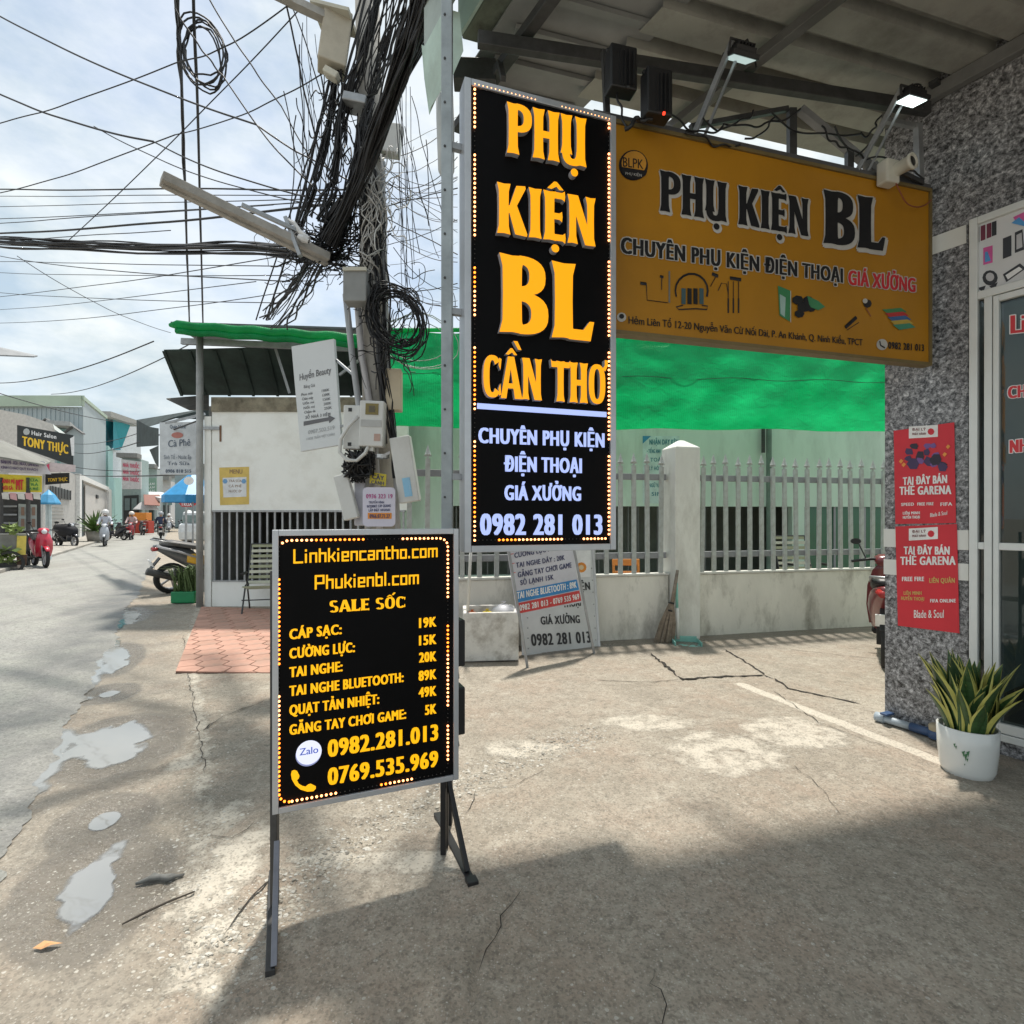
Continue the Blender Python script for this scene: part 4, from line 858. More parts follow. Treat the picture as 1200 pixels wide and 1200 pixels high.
VL, VR = P(544, 620, 2.64), P(721, 620, 2.64*555/505); VE = Vector((VR.x-VL.x, VR.y-VL.y, 0)); VP_ = Pl(Vector((VL.x, VL.y, 0)), VE); VW = VE.length
vz0, vz1 = 1.335, 3.595
vs_ = thing('led_sign', 'tall black LED sign with orange raised letters on a grey post', 'sign', (VL.x, VL.y, vz0))
b = MB(); VP_.slab(b, .03, vz0+.03, VW-.03, vz1-.03, -.09, -.001); b.build('panel', M_PANEL, vs_)
for (a0, z0, a1, z1) in ((0, vz0, .032, vz1), (VW-.032, vz0, VW, vz1), (.033, vz0, VW-.033, vz0+.032), (.033, vz1-.032, VW-.033, vz1)):
    b = MB(); VP_.slab(b, a0, z0, a1, z1, -.10, .010); b.build('frame_bar', M_SILV, vs_, bevel=.002)
for s_, x0, y0, x1, y1, h in (('PHỤ', 595, 179, 686, 196, 60), ('KIỆN', 583.5, 273, 697, 289, 60), ('BL', 587, 389, 691, 400, 93), ('CẦN THƠ', 566, 465, 709, 474, 50)):
    f_, sd_ = MB(), MB(); flare(f_, VP_, s_, x0, y0, x1, y1, h, .032, .030, sd_); f_.build('lettering', M_ORA, vs_); sd_.build('letter_side', M_GREYSIDE, vs_)
b = MB(); p0, p1_ = VP_.at(559, 476.5), VP_.at(710, 485.5); VP_.slab(b, p0[0], (p0[1]+p1_[1])/2-.013, p1_[0], (p0[1]+p1_[1])/2+.013, 0, .008); b.build('white_bar', M_BLU, vs_)
for s_, x0, y0, x1, y1, h in (('CHUYÊN PHỤ KIỆN', 560.5, 519, 708.5, 524.5, 18), ('ĐIỆN THOẠI', 590.5, 552.5, 682, 554.5, 18), ('GIÁ XƯỞNG', 591, 586, 681, 587, 17.5), ('0982 281 013', 562.5, 627, 706, 626.5, 25)):
    b = MB(); text(b, VP_, s_, x0, y0, x1, y1, h, .006, .15, .016); b.build('lettering', M_BLU, vs_)
def seg(gaps, hot=()):
    return lambda t_: 2 if any(a <= t_ <= c for a, c in gaps) else (1 if any(a <= t_ <= c for a, c in hot) else 0)
c1, c2, c3, c4 = VP_.at(556.5, 102), VP_.at(713.5, 139), VP_.at(713, 631), VP_.at(556, 634); c1 = (c1[0], c2[1]*.5+c1[1]*.5); c2 = (c2[0], c1[1]); c4 = (c4[0], c3[1]); c1 = (c4[0], c1[1]); c2 = (c3[0], c1[1])
leds(VP_, vs_, [c4, c1], 98, seg([(.22, .285), (.425, .49), (.605, .66), (.85, .905)], [(.05, .2), (.34, .42), (.3, .34), (.55, .6)])); leds(VP_, vs_, [c3, c2], 98, seg([(0, .01), (.20, .235), (.445, .48), (.66, .71), (.92, .975)]))
leds(VP_, vs_, [(c1[0]+.02, c1[1]), (c2[0]-.02, c2[1])], 34, seg([(.44, .62)])); leds(VP_, vs_, [(c4[0]+.02, c4[1]), (c3[0]-.02, c3[1])], 34, seg([(0, .14), (.66, .80)], [(.14, .3)]))
# post
b = MB(); pz = P(524, 600, 2.68); b.bar((pz.x, pz.y, .28), (pz.x, pz.y, 4.6), .052, .05); b.build('post', M('post_galv', (.30, .33, .34), .45, .2, 7, metal=.4), vs_, bevel=.003)
b = MB(); b.bar((pz.x, pz.y, 0), (pz.x, pz.y, .279), .05, .048); b.box((pz.x, pz.y, .004), (.12, .12, .008)); b.build('post_foot', M_BLACK, vs_, bevel=.002)
b = MB()
for z in (1.7, 2.5, 3.3): b.bar((pz.x, pz.y, z), VP_.pt(.06, z, -.07), .03, .03)
b.build('bracket', M_GALV, vs_)
b = MB()
for k in range(14): b.lathe([(.006, 0), (.006, .004), (0, .005)], (pz.x-.008, pz.y-.0255, 1.6+k*.21), 6, (0, -1, 0))
b.build('rivet', M_STEEL, vs_, kind='stuff')
# ================================================================== PRICE BOARD IN FRONT
BL_, BR_ = Vector((-.886, 2.05, 0)), Vector((-.226, 2.33, 0)); BE = BR_-BL_; BP = Pl(BL_, BE); BW = BE.length; bz0, bz1 = .405, 1.455
pb = thing('price_board', 'black lit LED price board listing cable prices on two thin legs', 'sign', (-.55, 2.2, 0))
b = MB(); BP.slab(b, .02, bz0+.02, BW-.02, bz1-.02, -.06, -.001); b.build('panel', M_PANEL, pb)
for (a0, z0, a1, z1) in ((0, bz0, .0215, bz1), (BW-.0215, bz0, BW, bz1), (.022, bz0, BW-.022, bz0+.0215), (.022, bz1-.0215, BW-.022, bz1)):
    b = MB(); BP.slab(b, a0, z0, a1, z1, -.07, .008); b.build('frame_bar', M_SILV, pb, bevel=.0015)
for s_, x0, y0, x1, y1, h in (('Linhkiencantho.com', 344, 660.5, 512, 653, 17), ('Phukienbl.com', 369, 691, 490, 684.5, 17)):
    b = MB(); techno(b, BP, s_, x0, y0, x1, y1, h, .002); b.build('lettering', M_AMB, pb)
b = MB(); flare(b, BP, 'SALE SỐC', 386, 718, 474, 712, 14, .002); b.build('lettering', M_AMB, pb)
for s_, x0, y0, x1, y1, h in (('CÁP SẠC:', 339, 749.5, 400.5, 743, 12), ('19K', 491, 736, 511.5, 734, 11.5), ('CƯỜNG LỰC:', 339, 772, 416, 764, 12), ('15K', 491, 756.5, 511.5, 754.5, 11.5), ('TAI NGHE:', 339, 794, 401.5, 786.5, 12), ('20K', 491, 776.5, 511.5, 774.5, 11.5),
   ('TAI NGHE BLUETOOTH:', 339, 816, 473, 799, 12), ('89K', 490.5, 798, 511.5, 795.5, 11.5), ('QUẠT TẢN NHIỆT:', 339, 838.5, 444.5, 824.5, 12), ('49K', 490.5, 817.5, 511.5, 815, 11.5), ('GĂNG TAY CHƠI GAME:', 339, 861.5, 476, 842, 12), ('5K', 498, 838, 511.5, 836, 11.5),
   ('0982.281.013', 384, 887.5, 513.5, 867, 20), ('0769.535.969', 384, 920.5, 513.5, 898, 20)):
    b = MB(); text(b, BP, s_, x0, y0, x1, y1, h, .002, .15, .014); b.build('lettering', M_AMB, pb)
def bcirc(cx, cy, r, n=28): a, c = BP.at(cx, cy); rr = r/F*2.12; return [(a+rr*math.cos(2*math.pi*k/n), c+rr*math.sin(2*math.pi*k/n)) for k in range(n)]
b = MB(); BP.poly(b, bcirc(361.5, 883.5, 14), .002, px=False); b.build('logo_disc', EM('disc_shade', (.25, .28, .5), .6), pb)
b = MB(); BP.poly(b, bcirc(362, 881.5, 14), .0026, px=False); b.build('logo_disc', EM('disc_white', (.62, .64, .80), .85), pb)
b = MB(); text(b, BP, 'Zalo', 351, 885.5, 373, 882, 8, .0034, .05, .01); b.build('logo_word', EM('zalo_blue', (.03, .07, .35), .8), pb)
ph = [(342, 903), (345, 902), (348, 903), (351, 909), (350, 912), (348, 914), (350, 918), (354, 920.5), (358, 921.5), (361, 919), (364, 918), (370, 921), (370, 924), (367, 927), (360, 927.5), (352, 925), (346, 920), (342, 913), (341, 907)]
b = MB(); BP.poly(b, ph, .002); b.build('phone_icon', M_AMB, pb)
def bp(x, y): return BP.at(x, y)
pl_, pr_, pt_, pbm = bp(327, 780)[0], bp(524.5, 770)[0], bp(420, 633.5)[1], bp(420, 921)[1]; rr_ = .035
def cor(cx, cy, a0): return [(cx+rr_*math.cos(R(a0+k*22.5)), cy+rr_*math.sin(R(a0+k*22.5))) for k in range(5)]
pt_ = bp(425, 632)[1]; pbm = bp(425, 923)[1]
ring = cor(pl_+rr_, pbm+rr_, 180)[::-1]+cor(pl_+rr_, pt_-rr_, 90)[::-1]+cor(pr_-rr_, pt_-rr_, 0)[::-1]+cor(pr_-rr_, pbm+rr_, 270)[::-1]+[(pl_+rr_+.01, pbm)]
leds(BP, pb, ring, 184, seg([(.135, .165), (.27, .31), (.405, .45), (.585, .62), (.73, .75), (.80, .855), (.90, .95)], [(.0, .09), (.23, .27), (.38, .405), (.345, .38), (.62, .66), (.89, .9), (.165, .23)]), .82)
BN = Vector((-.39, .92, 0)).normalized()
b = MB(); b.bar((-.785, 1.80, .016), (-1.0, 2.32, .016), .03, .032); b.build('base_rail', M_STEEL, pb, bevel=.002)
b = MB(); lp = BL_+BN*.05+BE.normalized()*.008; b.bar((lp.x, lp.y, .03), (lp.x, lp.y, 1.3), .026, .026); b.build('leg', M_STEEL, pb, bevel=.002)
b = MB(); b.bar(G(318, 1148)+Vector((.004, .01, .034)), (-.885+.012, 2.06, .30), .02, .018); b.build('brace', M('brace_grey', (.16, .165, .19), .35, .2, 9, metal=.4), pb, bevel=.002)
b = MB(); b.bar((-.165, 2.25, .016), (-.375, 2.77, .016), .034, .032); b.box((-.163, 2.245, .02), (.045, .045, .04), .39); b.build('base_rail', M_BLACK, pb, bevel=.002)
for dq in (0, .045):
    b = MB(); rp = BR_+BN*(.12+dq)-BE.normalized()*(.03-dq*.5); b.bar((rp.x, rp.y, .03), (rp.x, rp.y, 1.35), .024, .024); b.build('leg', M_BLACK, pb, bevel=.002)
b = MB(); b.bar((-.185, 2.30, .035), (rp.x+.01, rp.y-.02, .36), .02, .02); b.build('brace', M_BLACK, pb, bevel=.002)
for z0, z1, lb in ((.565, .77, 'case'), (.86, 1.06, 'case')):
    c = BR_+BN*.10+BE.normalized()*.018+Vector((0, 0, (z0+z1)/2)); b = MB(); b.box(c, (.06, .10, z1-z0), math.atan2(BE.y, BE.x)); o = b.build('power_supply', M_BLACK, pb, bevel=.006)
    b = MB(); b.tube([c+Vector((.01, -.03, -.1)), c+Vector((.018, -.03, -.15)), c+Vector((.0, -.03, -.19)), c+Vector((-.02, -.02, -.17))], .004, 6); b.build('cable', M_BLACK, o, smooth=True)
# ================================================================== FENCE
def fl(x): return 6.476+.237*x
FE = Vector((1, .237, 0)).normalized(); FN = Vector((.237, -1, 0)).normalized()
M_WALLC = M('stained_render', (.76, .74, .68), .9, .08, 3, .25, 30, dirt=(.16, .145, .11), dirt_amt=.8, dirt_scale=2.6, stretch=(1, 1, .45))
M_RAIL = M('fence_grey', (.27, .28, .30), .5, .12, 6); M_PICK = M('picket_silver', (.44, .47, .46), .5, .15, 8, dirt=(.24, .20, .16), dirt_amt=.6, dirt_scale=9)
def fp(x, z, d=0): return Vector((x, fl(x), z))+FN*d
lw = thing('low_wall', 'stained whitewashed low wall under the grey picket fence', 'wall', fp(3, 0))
for x0, x1 in ((-1.3, 1.93), (2.29, 7.5)):
    b = MB(); b.par(fp(x0, -.05, .06), FE*((x1-x0)*1.0277), FN*-.14, (0, 0, .84)); b.build('wall_panel', M_WALLC, lw, bevel=.012)
    b = MB(); b.par(fp(x0, .792, .075), FE*((x1-x0)*1.0277), FN*-.17, (0, 0, .022)); b.build('coping', M('coping', (.62, .61, .57), .85, .15, 5), lw, bevel=.005)
post = thing('gate_post', 'white concrete fence post with a pointed cap between the picket panels', 'post', fp(2.11, 0))
b = MB(); r_ = .17; c = fp(2.11, 0, .02)
P4 = lambda z, r: [c+FE*(sx*r)+FN*(sy*r)+Vector((0, 0, z)) for sx, sy in ((-1, -1), (1, -1), (1, 1), (-1, 1))]
vs4 = P4(-.05, r_)+P4(2.36, r_)+P4(2.37, r_)+P4(2.47, .03); b.add(vs4, [(0, 3, 2, 1)]+[(k*4+i, k*4+(i+1) % 4, k*4+4+(i+1) % 4, k*4+4+i) for k in range(3) for i in range(4)]+[(12, 13, 14, 15)])
b.build('shaft', M('white_post', (.74, .74, .70), .85, .08, 3, .2, 20, dirt=(.28, .26, .22), dirt_amt=.6, dirt_scale=2, stretch=(1, 1, .4)), post, bevel=.01)
def picket_mesh():
    b = MB(); b.box((0, 0, .735), (.052, .03, 1.33)); sp_ = [(.0, 0), (.014, .0), (.014, .03), (.036, .045), (.03, .06), (.012, .12), (0, .16)]
    b.lathe(sp_[1:], (0, 0, 1.40), 8); b.box((0, 0, 1.43), (.085, .012, .014)); o = b.build('picket', M_PICK); m = o.data; bpy.data.objects.remove(o); return m
PM = picket_mesh()
def fence(x0, x1, n, label, first=None):
    t_ = thing('picket_fence', label, 'fence', fp(x0, .8), 'grey spear-top fence panels')
    for z in (1.0, 1.97):
        b = MB(); b.par(fp(x0, z, .02), FE*((x1-x0)*1.0277), FN*-.05, (0, 0, .075)); b.build('rail', M_RAIL, t_, bevel=.004)
    for k in range(n):
        x = x0+(x1-x0)*(k+.5)/n; o = bpy.data.objects.new('picket', PM); COL.objects.link(o); o.parent = t_; o.matrix_parent_inverse = MW[t_.name].inverted()
        p = fp(x, .75, -.035+.062); p = fp(x, .75, .04); o.location = p; jr = random.Random(k*7+int(x0*10)); o.rotation_euler = (jr.uniform(-.012, .012), jr.uniform(-.013, .013), math.atan2(FE.y, FE.x)+jr.uniform(-.06, .06)); o.scale = (1, 1, 1+jr.uniform(-.012, .012))
fence(2.30, 7.4, 30, 'grey spear-topped picket fence panel right of the white post'); fence(.35, 1.92, 9, 'grey picket fence panel between the tall LED sign and the white post'); fence(-1.25, .10, 7, 'short grey picket fence panel left of the tall LED sign, beside the utility pole')
b = MB(); b.bar(fp(.22, .75), fp(.22, 2.05), .11, .06); b.lathe([(.07, 0), (.09, .03), (.02, .12), (0, .13)], fp(.22, 2.05), 4); tag(b.build('fence_stanchion', M_RAIL, bevel=.004), 'grey square metal stanchion of the fence hidden partly by the tall LED sign', 'post')
# ================================================================== MINT HOUSE BEHIND THE FENCE AND ITS GREEN TARPAULIN
HP = Pl(Vector((-2.6, 9.9, 0)), (1, .11, 0))
house = thing('cafe_house', 'pale mint house behind the picket fence with dark openings below', 'building', (2, 10, 0))
M_MINT = M('mint_wall_cafe', (.56, .70, .61), .85, .07, 1.2, .1, 20, dirt=(.34, .43, .37), dirt_amt=.7, dirt_scale=1.6, stretch=(1, 1, .28))
b = MB(); HP.slab(b, 0, 1.72, 12.5, 4.4, -.15, 0); b.build('wall', M_MINT, house)
b = MB(); HP.slab(b, 0, -.05, 12.5, .45, -.15, 0); b.build('wall_foot', M_MINT, house)
for a0, a1 in ((0, 1.5), (8.1, 8.35), (12.2, 12.5), (2.75, 2.95)):
    b = MB(); HP.slab(b, a0, .451, a1, 1.719, -.15, 0); b.build('pier', M_MINT, house)
gg, _t, _b = pbr('green_glass'); _b.inputs['Base Color'].default_value = (.03, .13, .075, 1); _b.inputs['Roughness'].default_value = .12
b = MB(); HP.slab(b, 8.351, .451, 12.199, 1.719, -.08, -.06); b.build('window_pane', gg, house)
b = MB(); [HP.slab(b, 8.351+k*.64, .451, 8.391+k*.64, 1.719, -.06, -.03) for k in range(7)]; b.build('mullion', M_RAIL, house)
b = MB(); HP.slab(b, 0, -.05, 12.5, 4.4, -2.6, -2.5); HP.slab(b, 0, -.05, .1, 4.4, -2.5, -.15); HP.slab(b, 12.4, -.05, 12.5, 4.4, -2.5, -.15); HP.slab(b, 0, 4.41, 12.5, 4.5, -2.6, 0); b.build('back_wall', M('cafe_inside', (.28, .32, .28), .9), house)
b = MB()
for k in range(26):
    b.bar(HP.pt(1.6+k*.19, .45, -.05), HP.pt(1.6+k*.19, 1.72, -.05), .022)
b.build('window_bars', M('bar_dark', (.12, .13, .13), .5), house)
b = MB(); b.tube([HP.pt(HP.at(897, 500)[0], 0, .12), HP.pt(HP.at(897, 500)[0], 3.3, .12)], .05, 10); b.build('down_pipe', M('pipe_green', (.13, .19, .16), .6, .2), house)
b = MB(); b.tube([HP.pt(HP.at(891, 500)[0], 2.75, .1), HP.pt(HP.at(891, 500)[0], 3.3, .1)], .035, 8); b.build('pipe_stub', M_STEEL, house)
# notice on the mint wall
nq = thing('wall_notice', 'white and blue tutoring notice on the mint wall behind the fence', 'poster', HP.pt(HP.at(775, 590)[0], 1.9))
def hp(pts, d, mat, name, par_): q = MB(); HP.poly(q, pts, d); return q.build(name, mat, par_)
hp([(753, 511), (796, 511), (796, 590), (753, 590)], .004, M('notice_pale', (.52, .66, .64), .6), 'sheet', nq); hp([(753, 511), (763, 511), (753, 520)], .006, M('notice_blue', (.05, .25, .42), .5), 'blue_corner', nq); hp([(796, 571), (796, 590), (784, 590), (790, 578)], .006, M('notice_blue', (.05, .25, .42)), 'blue_corner', nq)
q = MB(); text(q, HP, 'NHẬN DẠY KÈM', 761, 521, 795, 521, 6, .006, .1)
for i, s_ in enumerate(('TIẾNG ANH', 'TOÁN', 'LÝ HÓA', 'TIN HỌC', 'NGỮ VĂN', 'SINH')): text(q, HP, '• '+s_, 758, 531+i*10, 774+(i*5) % 9, 531+i*10, 4.5, .006, .08)
q.build('lettering', M('notice_ink', (.05, .20, .26), .5), nq)
# tarpaulin, sagging and creased, hung from the eave
def tarp(name, label, xl, xr, ztl, zbl, Yf, mat, seed):
    t_ = thing(name, label, 'tarpaulin', ((xl+xr)/2, Yf((xl+xr)/2), ztl)); nx, nz = 150, 26; vs = []
    rx = random.Random(seed)
    for j in range(nz+1):
        for i in range(nx+1):
            u, v = i/nx, j/nz; x = xl+(xr-xl)*u
            top = ztl+.02*math.sin(u*40)+.05*math.sin(u*7); bot = zbl+.03*math.sin(u*7+seed)+.012*math.sin(u*31)
            z = top+(bot-top)*v
            cr_ = .03*math.sin(u*46+3*math.sin(v*3+u*7))*math.sin(v*3.1)+.008*math.sin(v*19+u*9)+.06*v*math.sin(u*5.5)+float(.16*(fbm(np.array([u*11.]), np.array([v*2.]), 5, seed)[0]-.45))
            vs.append((x, Yf(x)-.25*math.sin(v*2.6)*.6-cr_, z))
    b = MB(); b.add(vs, [(j*(nx+1)+i, (j+1)*(nx+1)+i, (j+1)*(nx+1)+i+1, j*(nx+1)+i+1) for j in range(nz) for i in range(nx)])
    b.build('sheet', mat, t_, smooth=True)
    b = MB(); b.tube([(xl+(xr-xl)*k/30, Yf(xl+(xr-xl)*k/30)-.03, ztl+.05*math.sin(k/30*7)+.02) for k in range(31)], .035, 8); b.build('hem_pole', mat, t_, smooth=True)
    b = MB(); b.tube([(xl+(xr-xl)*k/40, Yf(xl+(xr-xl)*k/40)-.17, ztl+(zbl-ztl)*.45-.02*math.sin(k)) for k in range(41)], .006, 4); b.build('lacing_cord', M('cord_green', (.01, .12, .05)), t_)
    return t_
def tarp_mat():
    m, t, b = pbr('green_tarpaulin'); l = t.links.new; tc = N(t, 'ShaderNodeTexCoord')
    n1 = N(t, 'ShaderNodeTexNoise', i_Scale=1.6, i_Detail=6); mpn = N(t, 'ShaderNodeMapping'); mpn.inputs['Scale'].default_value = (.9, 1, 1.5); l(tc.outputs['Object'], mpn.inputs[0]); l(mpn.outputs[0], n1.inputs['Vector'])
    r = N(t, 'ShaderNodeValToRGB'); r.color_ramp.elements[0].color = (.0, .34, .10, 1); r.color_ramp.elements[1].color = (.010, .52, .17, 1); r.color_ramp.elements[0].position = .35; r.color_ramp.elements[1].position = .65
    l(n1.outputs[0], r.inputs[0]); l(r.outputs[0], b.inputs['Base Color']); b.inputs['Roughness'].default_value = .42
    tr = N(t, 'ShaderNodeBsdfTranslucent'); l(r.outputs[0], tr.inputs[0]); ms = N(t, 'ShaderNodeMixShader'); ms.inputs[0].default_value = .62
    o = t.nodes['Material Output']; l(b.outputs[0], ms.inputs[1]); l(tr.outputs[0], ms.inputs[2]); l(ms.outputs[0], o.inputs[0])
    n3 = N(t, 'ShaderNodeTexNoise', i_Scale=7, i_Detail=6, i_Distortion=.8); l(mpn.outputs[0], n3.inputs['Vector']); bn = N(t, 'ShaderNodeBump', i_Strength=.35, i_Distance=.05); l(n3.outputs[0], bn.inputs['Height']); l(bn.outputs[0], b.inputs['Normal'])
    w1 = N(t, 'ShaderNodeTexWave', i_Scale=9, i_Distortion=3.5, i_Detail=3); w1.bands_direction = 'X'; l(tc.outputs['Object'], w1.inputs['Vector'])
    w2 = N(t, 'ShaderNodeTexNoise', i_Scale=160, i_Detail=2); l(tc.outputs['Object'], w2.inputs['Vector'])
    ad = N(t, 'ShaderNodeMath', operation='MULTIPLY_ADD'); l(w2.outputs[0], ad.inputs[0]); ad.inputs[1].default_value = .5; l(w1.outputs['Fac'], ad.inputs[2])
    b2 = N(t, 'ShaderNodeBump', i_Strength=.25, i_Distance=.01); l(ad.outputs[0], b2.inputs['Height']); l(bn.outputs[0], b2.inputs['Normal']); l(b2.outputs[0], b.inputs['Normal']); l(b2.outputs[0], tr.inputs['Normal']); return m
M_TARP = tarp_mat()
TY = lambda x: 8.55+.075*(x+2)
tp = tarp('tarpaulin', 'bright green tarpaulin hanging from the eave behind the picket fence', -2.0, 7.4, 4.36, 2.9, TY, M_TARP, 3)
# ================================================================== WHITE KIOSK
KY = 9.3; KP = Pl(Vector((-5.15, KY, 0)), (1, .0, 0))
kiosk = thing('kiosk', 'white walled kiosk with a barred window and dark awning by the street', 'building', (-4, KY, 0))
M_KW = M('kiosk_white', (.84, .85, .82), .85, .04, 1.5, dirt=(.58, .56, .50), dirt_amt=.5, dirt_scale=1.7)
b = MB(); KP.slab(b, .12, 1.63, 3.4, 3.28, -.12, 0); b.build('wall', M_KW, kiosk)
b = MB(); KP.slab(b, .12, -.05, 3.4, .43, -.12, 0); b.build('wall_foot', M_KW, kiosk)
b = MB(); KP.slab(b, .0, 0, .11, 3.2, -.14, .02); b.build('corner_post', M_KW, kiosk)
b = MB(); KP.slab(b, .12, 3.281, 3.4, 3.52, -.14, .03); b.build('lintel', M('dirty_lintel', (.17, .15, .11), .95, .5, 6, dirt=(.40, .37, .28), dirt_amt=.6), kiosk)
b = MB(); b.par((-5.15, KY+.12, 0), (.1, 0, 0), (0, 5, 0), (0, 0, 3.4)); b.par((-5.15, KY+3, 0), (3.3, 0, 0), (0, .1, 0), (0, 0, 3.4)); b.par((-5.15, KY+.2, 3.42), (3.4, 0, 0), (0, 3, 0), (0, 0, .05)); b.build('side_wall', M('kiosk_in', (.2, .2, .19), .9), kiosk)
for k in range(26):
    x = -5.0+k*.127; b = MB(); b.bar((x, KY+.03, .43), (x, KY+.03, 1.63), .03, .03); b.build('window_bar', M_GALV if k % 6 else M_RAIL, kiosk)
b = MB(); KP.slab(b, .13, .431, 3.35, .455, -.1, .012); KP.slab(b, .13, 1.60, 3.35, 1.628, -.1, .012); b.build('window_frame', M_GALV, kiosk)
b = MB(); KP.slab(b, 1.05, .44, 1.35, 1.2, -1.6, -1.0); KP.slab(b, .35, .0, .9, .8, -1.8, -1.2); KP.slab(b, 2.0, 0, 2.8, 1.5, -2.0, -1.5); b.build('counter', M('counter', (.33, .31, .28), .7), kiosk)
b = MB(); b.tube([(-5.2, KY-.06, 0), (-5.2, KY-.06, 4.62)], .055, 12); b.build('steel_post', M('post_grey', (.34, .34, .33), .55, .25, 5, metal=.3, dirt=(.2, .17, .13)), kiosk, smooth=True)
b = MB(); b.bar((-5.25, KY-.06, 3.0), (-4.9, KY, 3.0), .05); b.bar((-5.2, KY-.03, 4.6), (-1.6, KY-.03, 4.45), .07, .10); b.build('awning_beam', M_GALV, kiosk)
b = MB(); b.bar((-4.0, KY-.05, 4.5), (-3.75, KY+.05, 3.6), .04); b.bar((-2.2, KY-.05, 4.4), (-2.9, KY+.02, 3.9), .04); b.build('awning_strut', M_GALV, kiosk)
M_AWN = M('awning_dark', (.022, .04, .035), .8, .4, 3)
q_ = [P(192, 411, 9.7), P(470, 404, 9.2), P(470, 464, 10.6), P(213, 463, 10.9)]
b = MB(); b.add(q_+[p+Vector((0, 0, .02)) for p in q_], [(0, 1, 2, 3), (7, 6, 5, 4), (0, 4, 5, 1), (1, 5, 6, 2), (2, 6, 7, 3), (3, 7, 4, 0)]); b.build('awning_sheet', M_AWN, kiosk)
for k in range(10):
    u = k/9; b = MB(); b.bar(q_[0].lerp(q_[1], u)-Vector((0, 0, .012)), q_[3].lerp(q_[2], u)-Vector((0, 0, .012)), .05, .02); b.build('awning_rib', M_AWN, kiosk)
gt = P(199, 381, 9.0); gt2 = P(420, 397, 8.7)
b = MB(); pts = [gt.lerp(gt2, k/24)+Vector((0, 0, .012*math.sin(k*1.3))) for k in range(25)]; b.tube(pts, [.03]+[.075]*24, 10); b.tube([p+Vector((0, -.02, -.10)) for p in pts[1:]], .05, 8); b.build('green_roll', M_TARP, kiosk, smooth=True)
b = MB(); q_ = [P(200, 379, 9.02), P(420, 386, 8.8), P(420, 399, 11.2), P(230, 398, 11.2)]; b.add(q_+[p+Vector((0, 0, .03)) for p in q_], [(0, 1, 2, 3), (7, 6, 5, 4), (0, 4, 5, 1), (1, 5, 6, 2), (2, 6, 7, 3), (3, 7, 4, 0)]); b.build('roof_sheet', M('kiosk_roof', (.10, .11, .12), .7), kiosk)
b = MB(); b.bar(P(213, 400, 9.3), P(410, 408, 9.1), .06, .10); b.build('roof_edge', M_GALV, kiosk)
for (pts_, nm, mt) in (([(195, 468), (245, 464), (245, 481), (222, 481)], 'lower_awning', M('awn2', (.07, .065, .055), .8, .4)),):
    a = [P(x, y, 10.4 if y < 470 else 9.9) for x, y in pts_]; b = MB(); b.add(a+[p+Vector((0, 0, .02)) for p in a], [(0, 1, 2, 3), (7, 6, 5, 4), (0, 4, 5, 1), (1, 5, 6, 2), (2, 6, 7, 3), (3, 7, 4, 0)]); b.build(nm, mt, kiosk)
b = MB(); KP.slab(b, 1.0-.85+.1, 2.78, .28, 3.05, .001, .012); b.build('rust_stain', M('rust', (.18, .10, .06), .9), kiosk)
# yellow poster on the kiosk
yp = thing('wall_poster', 'yellow bordered poster with a white centre on the white kiosk wall', 'poster', KP.pt(*KP.at(274, 592)))
def kp(pts, d, mat, name, par_): q = MB(); KP.poly(q, pts, d); return q.build(name, mat, par_)
kp([(257, 548), (292, 547), (292, 591), (258, 592)], .004, M('poster_yellow', (.62, .45, .12), .6), 'sheet', yp); kp([(261, 560), (289, 559), (289, 582), (262, 583)], .006, M('poster_pale', (.66, .68, .70), .6), 'white_panel', yp)
for x in (264, 286): kp([(x+3*math.cos(k*1.05), 564-3*math.sin(k*1.05)) for k in range(6)], .008, M('flower_blue', (.15, .32, .55), .6), 'blue_flower', yp)
q = MB(); text(q, KP, 'MENU', 269, 555, 284, 555, 5, .008, .05); [text(q, KP, s_, 268, 565+i*6, 283, 565+i*6, 2.8, .008, .03) for i, s_ in enumerate(('TRÀ SỮA', 'CÀ PHÊ', 'NƯỚC ÉP'))]; q.build('lettering', M('ink_brown', (.25, .16, .10), .6), yp)
# folding lounge chair
def lounge(name, label, x0, y0, z0, rz, group=None):
    t_ = thing(name, label, 'chair', (0, 0, 0)); mc = M('chair_tube', (.03, .03, .032), .4); ms = M('strap_cream', (.50, .50, .40), .7, .1, 8); 
    b = MB()
    for sx in (-.28, .28): b.tube([(sx, -.28, 0), (sx, -.02, .42), (sx, .18, .43)], .013, 6); b.tube([(sx, .30, 0), (sx, .02, .60), (sx, -.24, .61)], .013, 6); b.tube([(sx, .16, .33), (sx, .42, 1.05)], .014, 6)
    b.tube([(-.28, .42, 1.05), (.28, .42, 1.05)], .013, 6); b.tube([(-.28, -.28, .22), (.28, -.28, .22)], .01, 6); b.build('frame', mc, t_)
    for sx in (-.28, .28):
        q = MB(); q.box((sx, -.1, .622), (.045, .32, .025)); q.build('armrest', M_BLACK, t_, bevel=.008)
    for k in range(9):
        q = MB(); f_ = k/8; q.box((0, .16+.25*f_, .36+.66*f_), (.56, .012, .048), Matrix.Rotation(R(-20), 3, 'X')); q.build('backrest_strap', ms if k % 2 else M('strap_olive', (.30, .31, .20), .7), t_)
    for k in range(6):
        q = MB(); q.box((0, -.24+k*.075, .42-.015*k), (.56, .05, .012)); q.build('seat_strap', ms if k % 2 else M('strap_olive', (.3, .31, .2)), t_)
    t_.location = (x0, y0, z0); t_.rotation_euler = (0, 0, rz); t_['group'] = 'striped folding lounge chairs'; return t_
ch = lounge('lounge_chair', 'striped cream strap lounge chair in front of the white kiosk wall', -3.86, 8.75, .02, R(14))
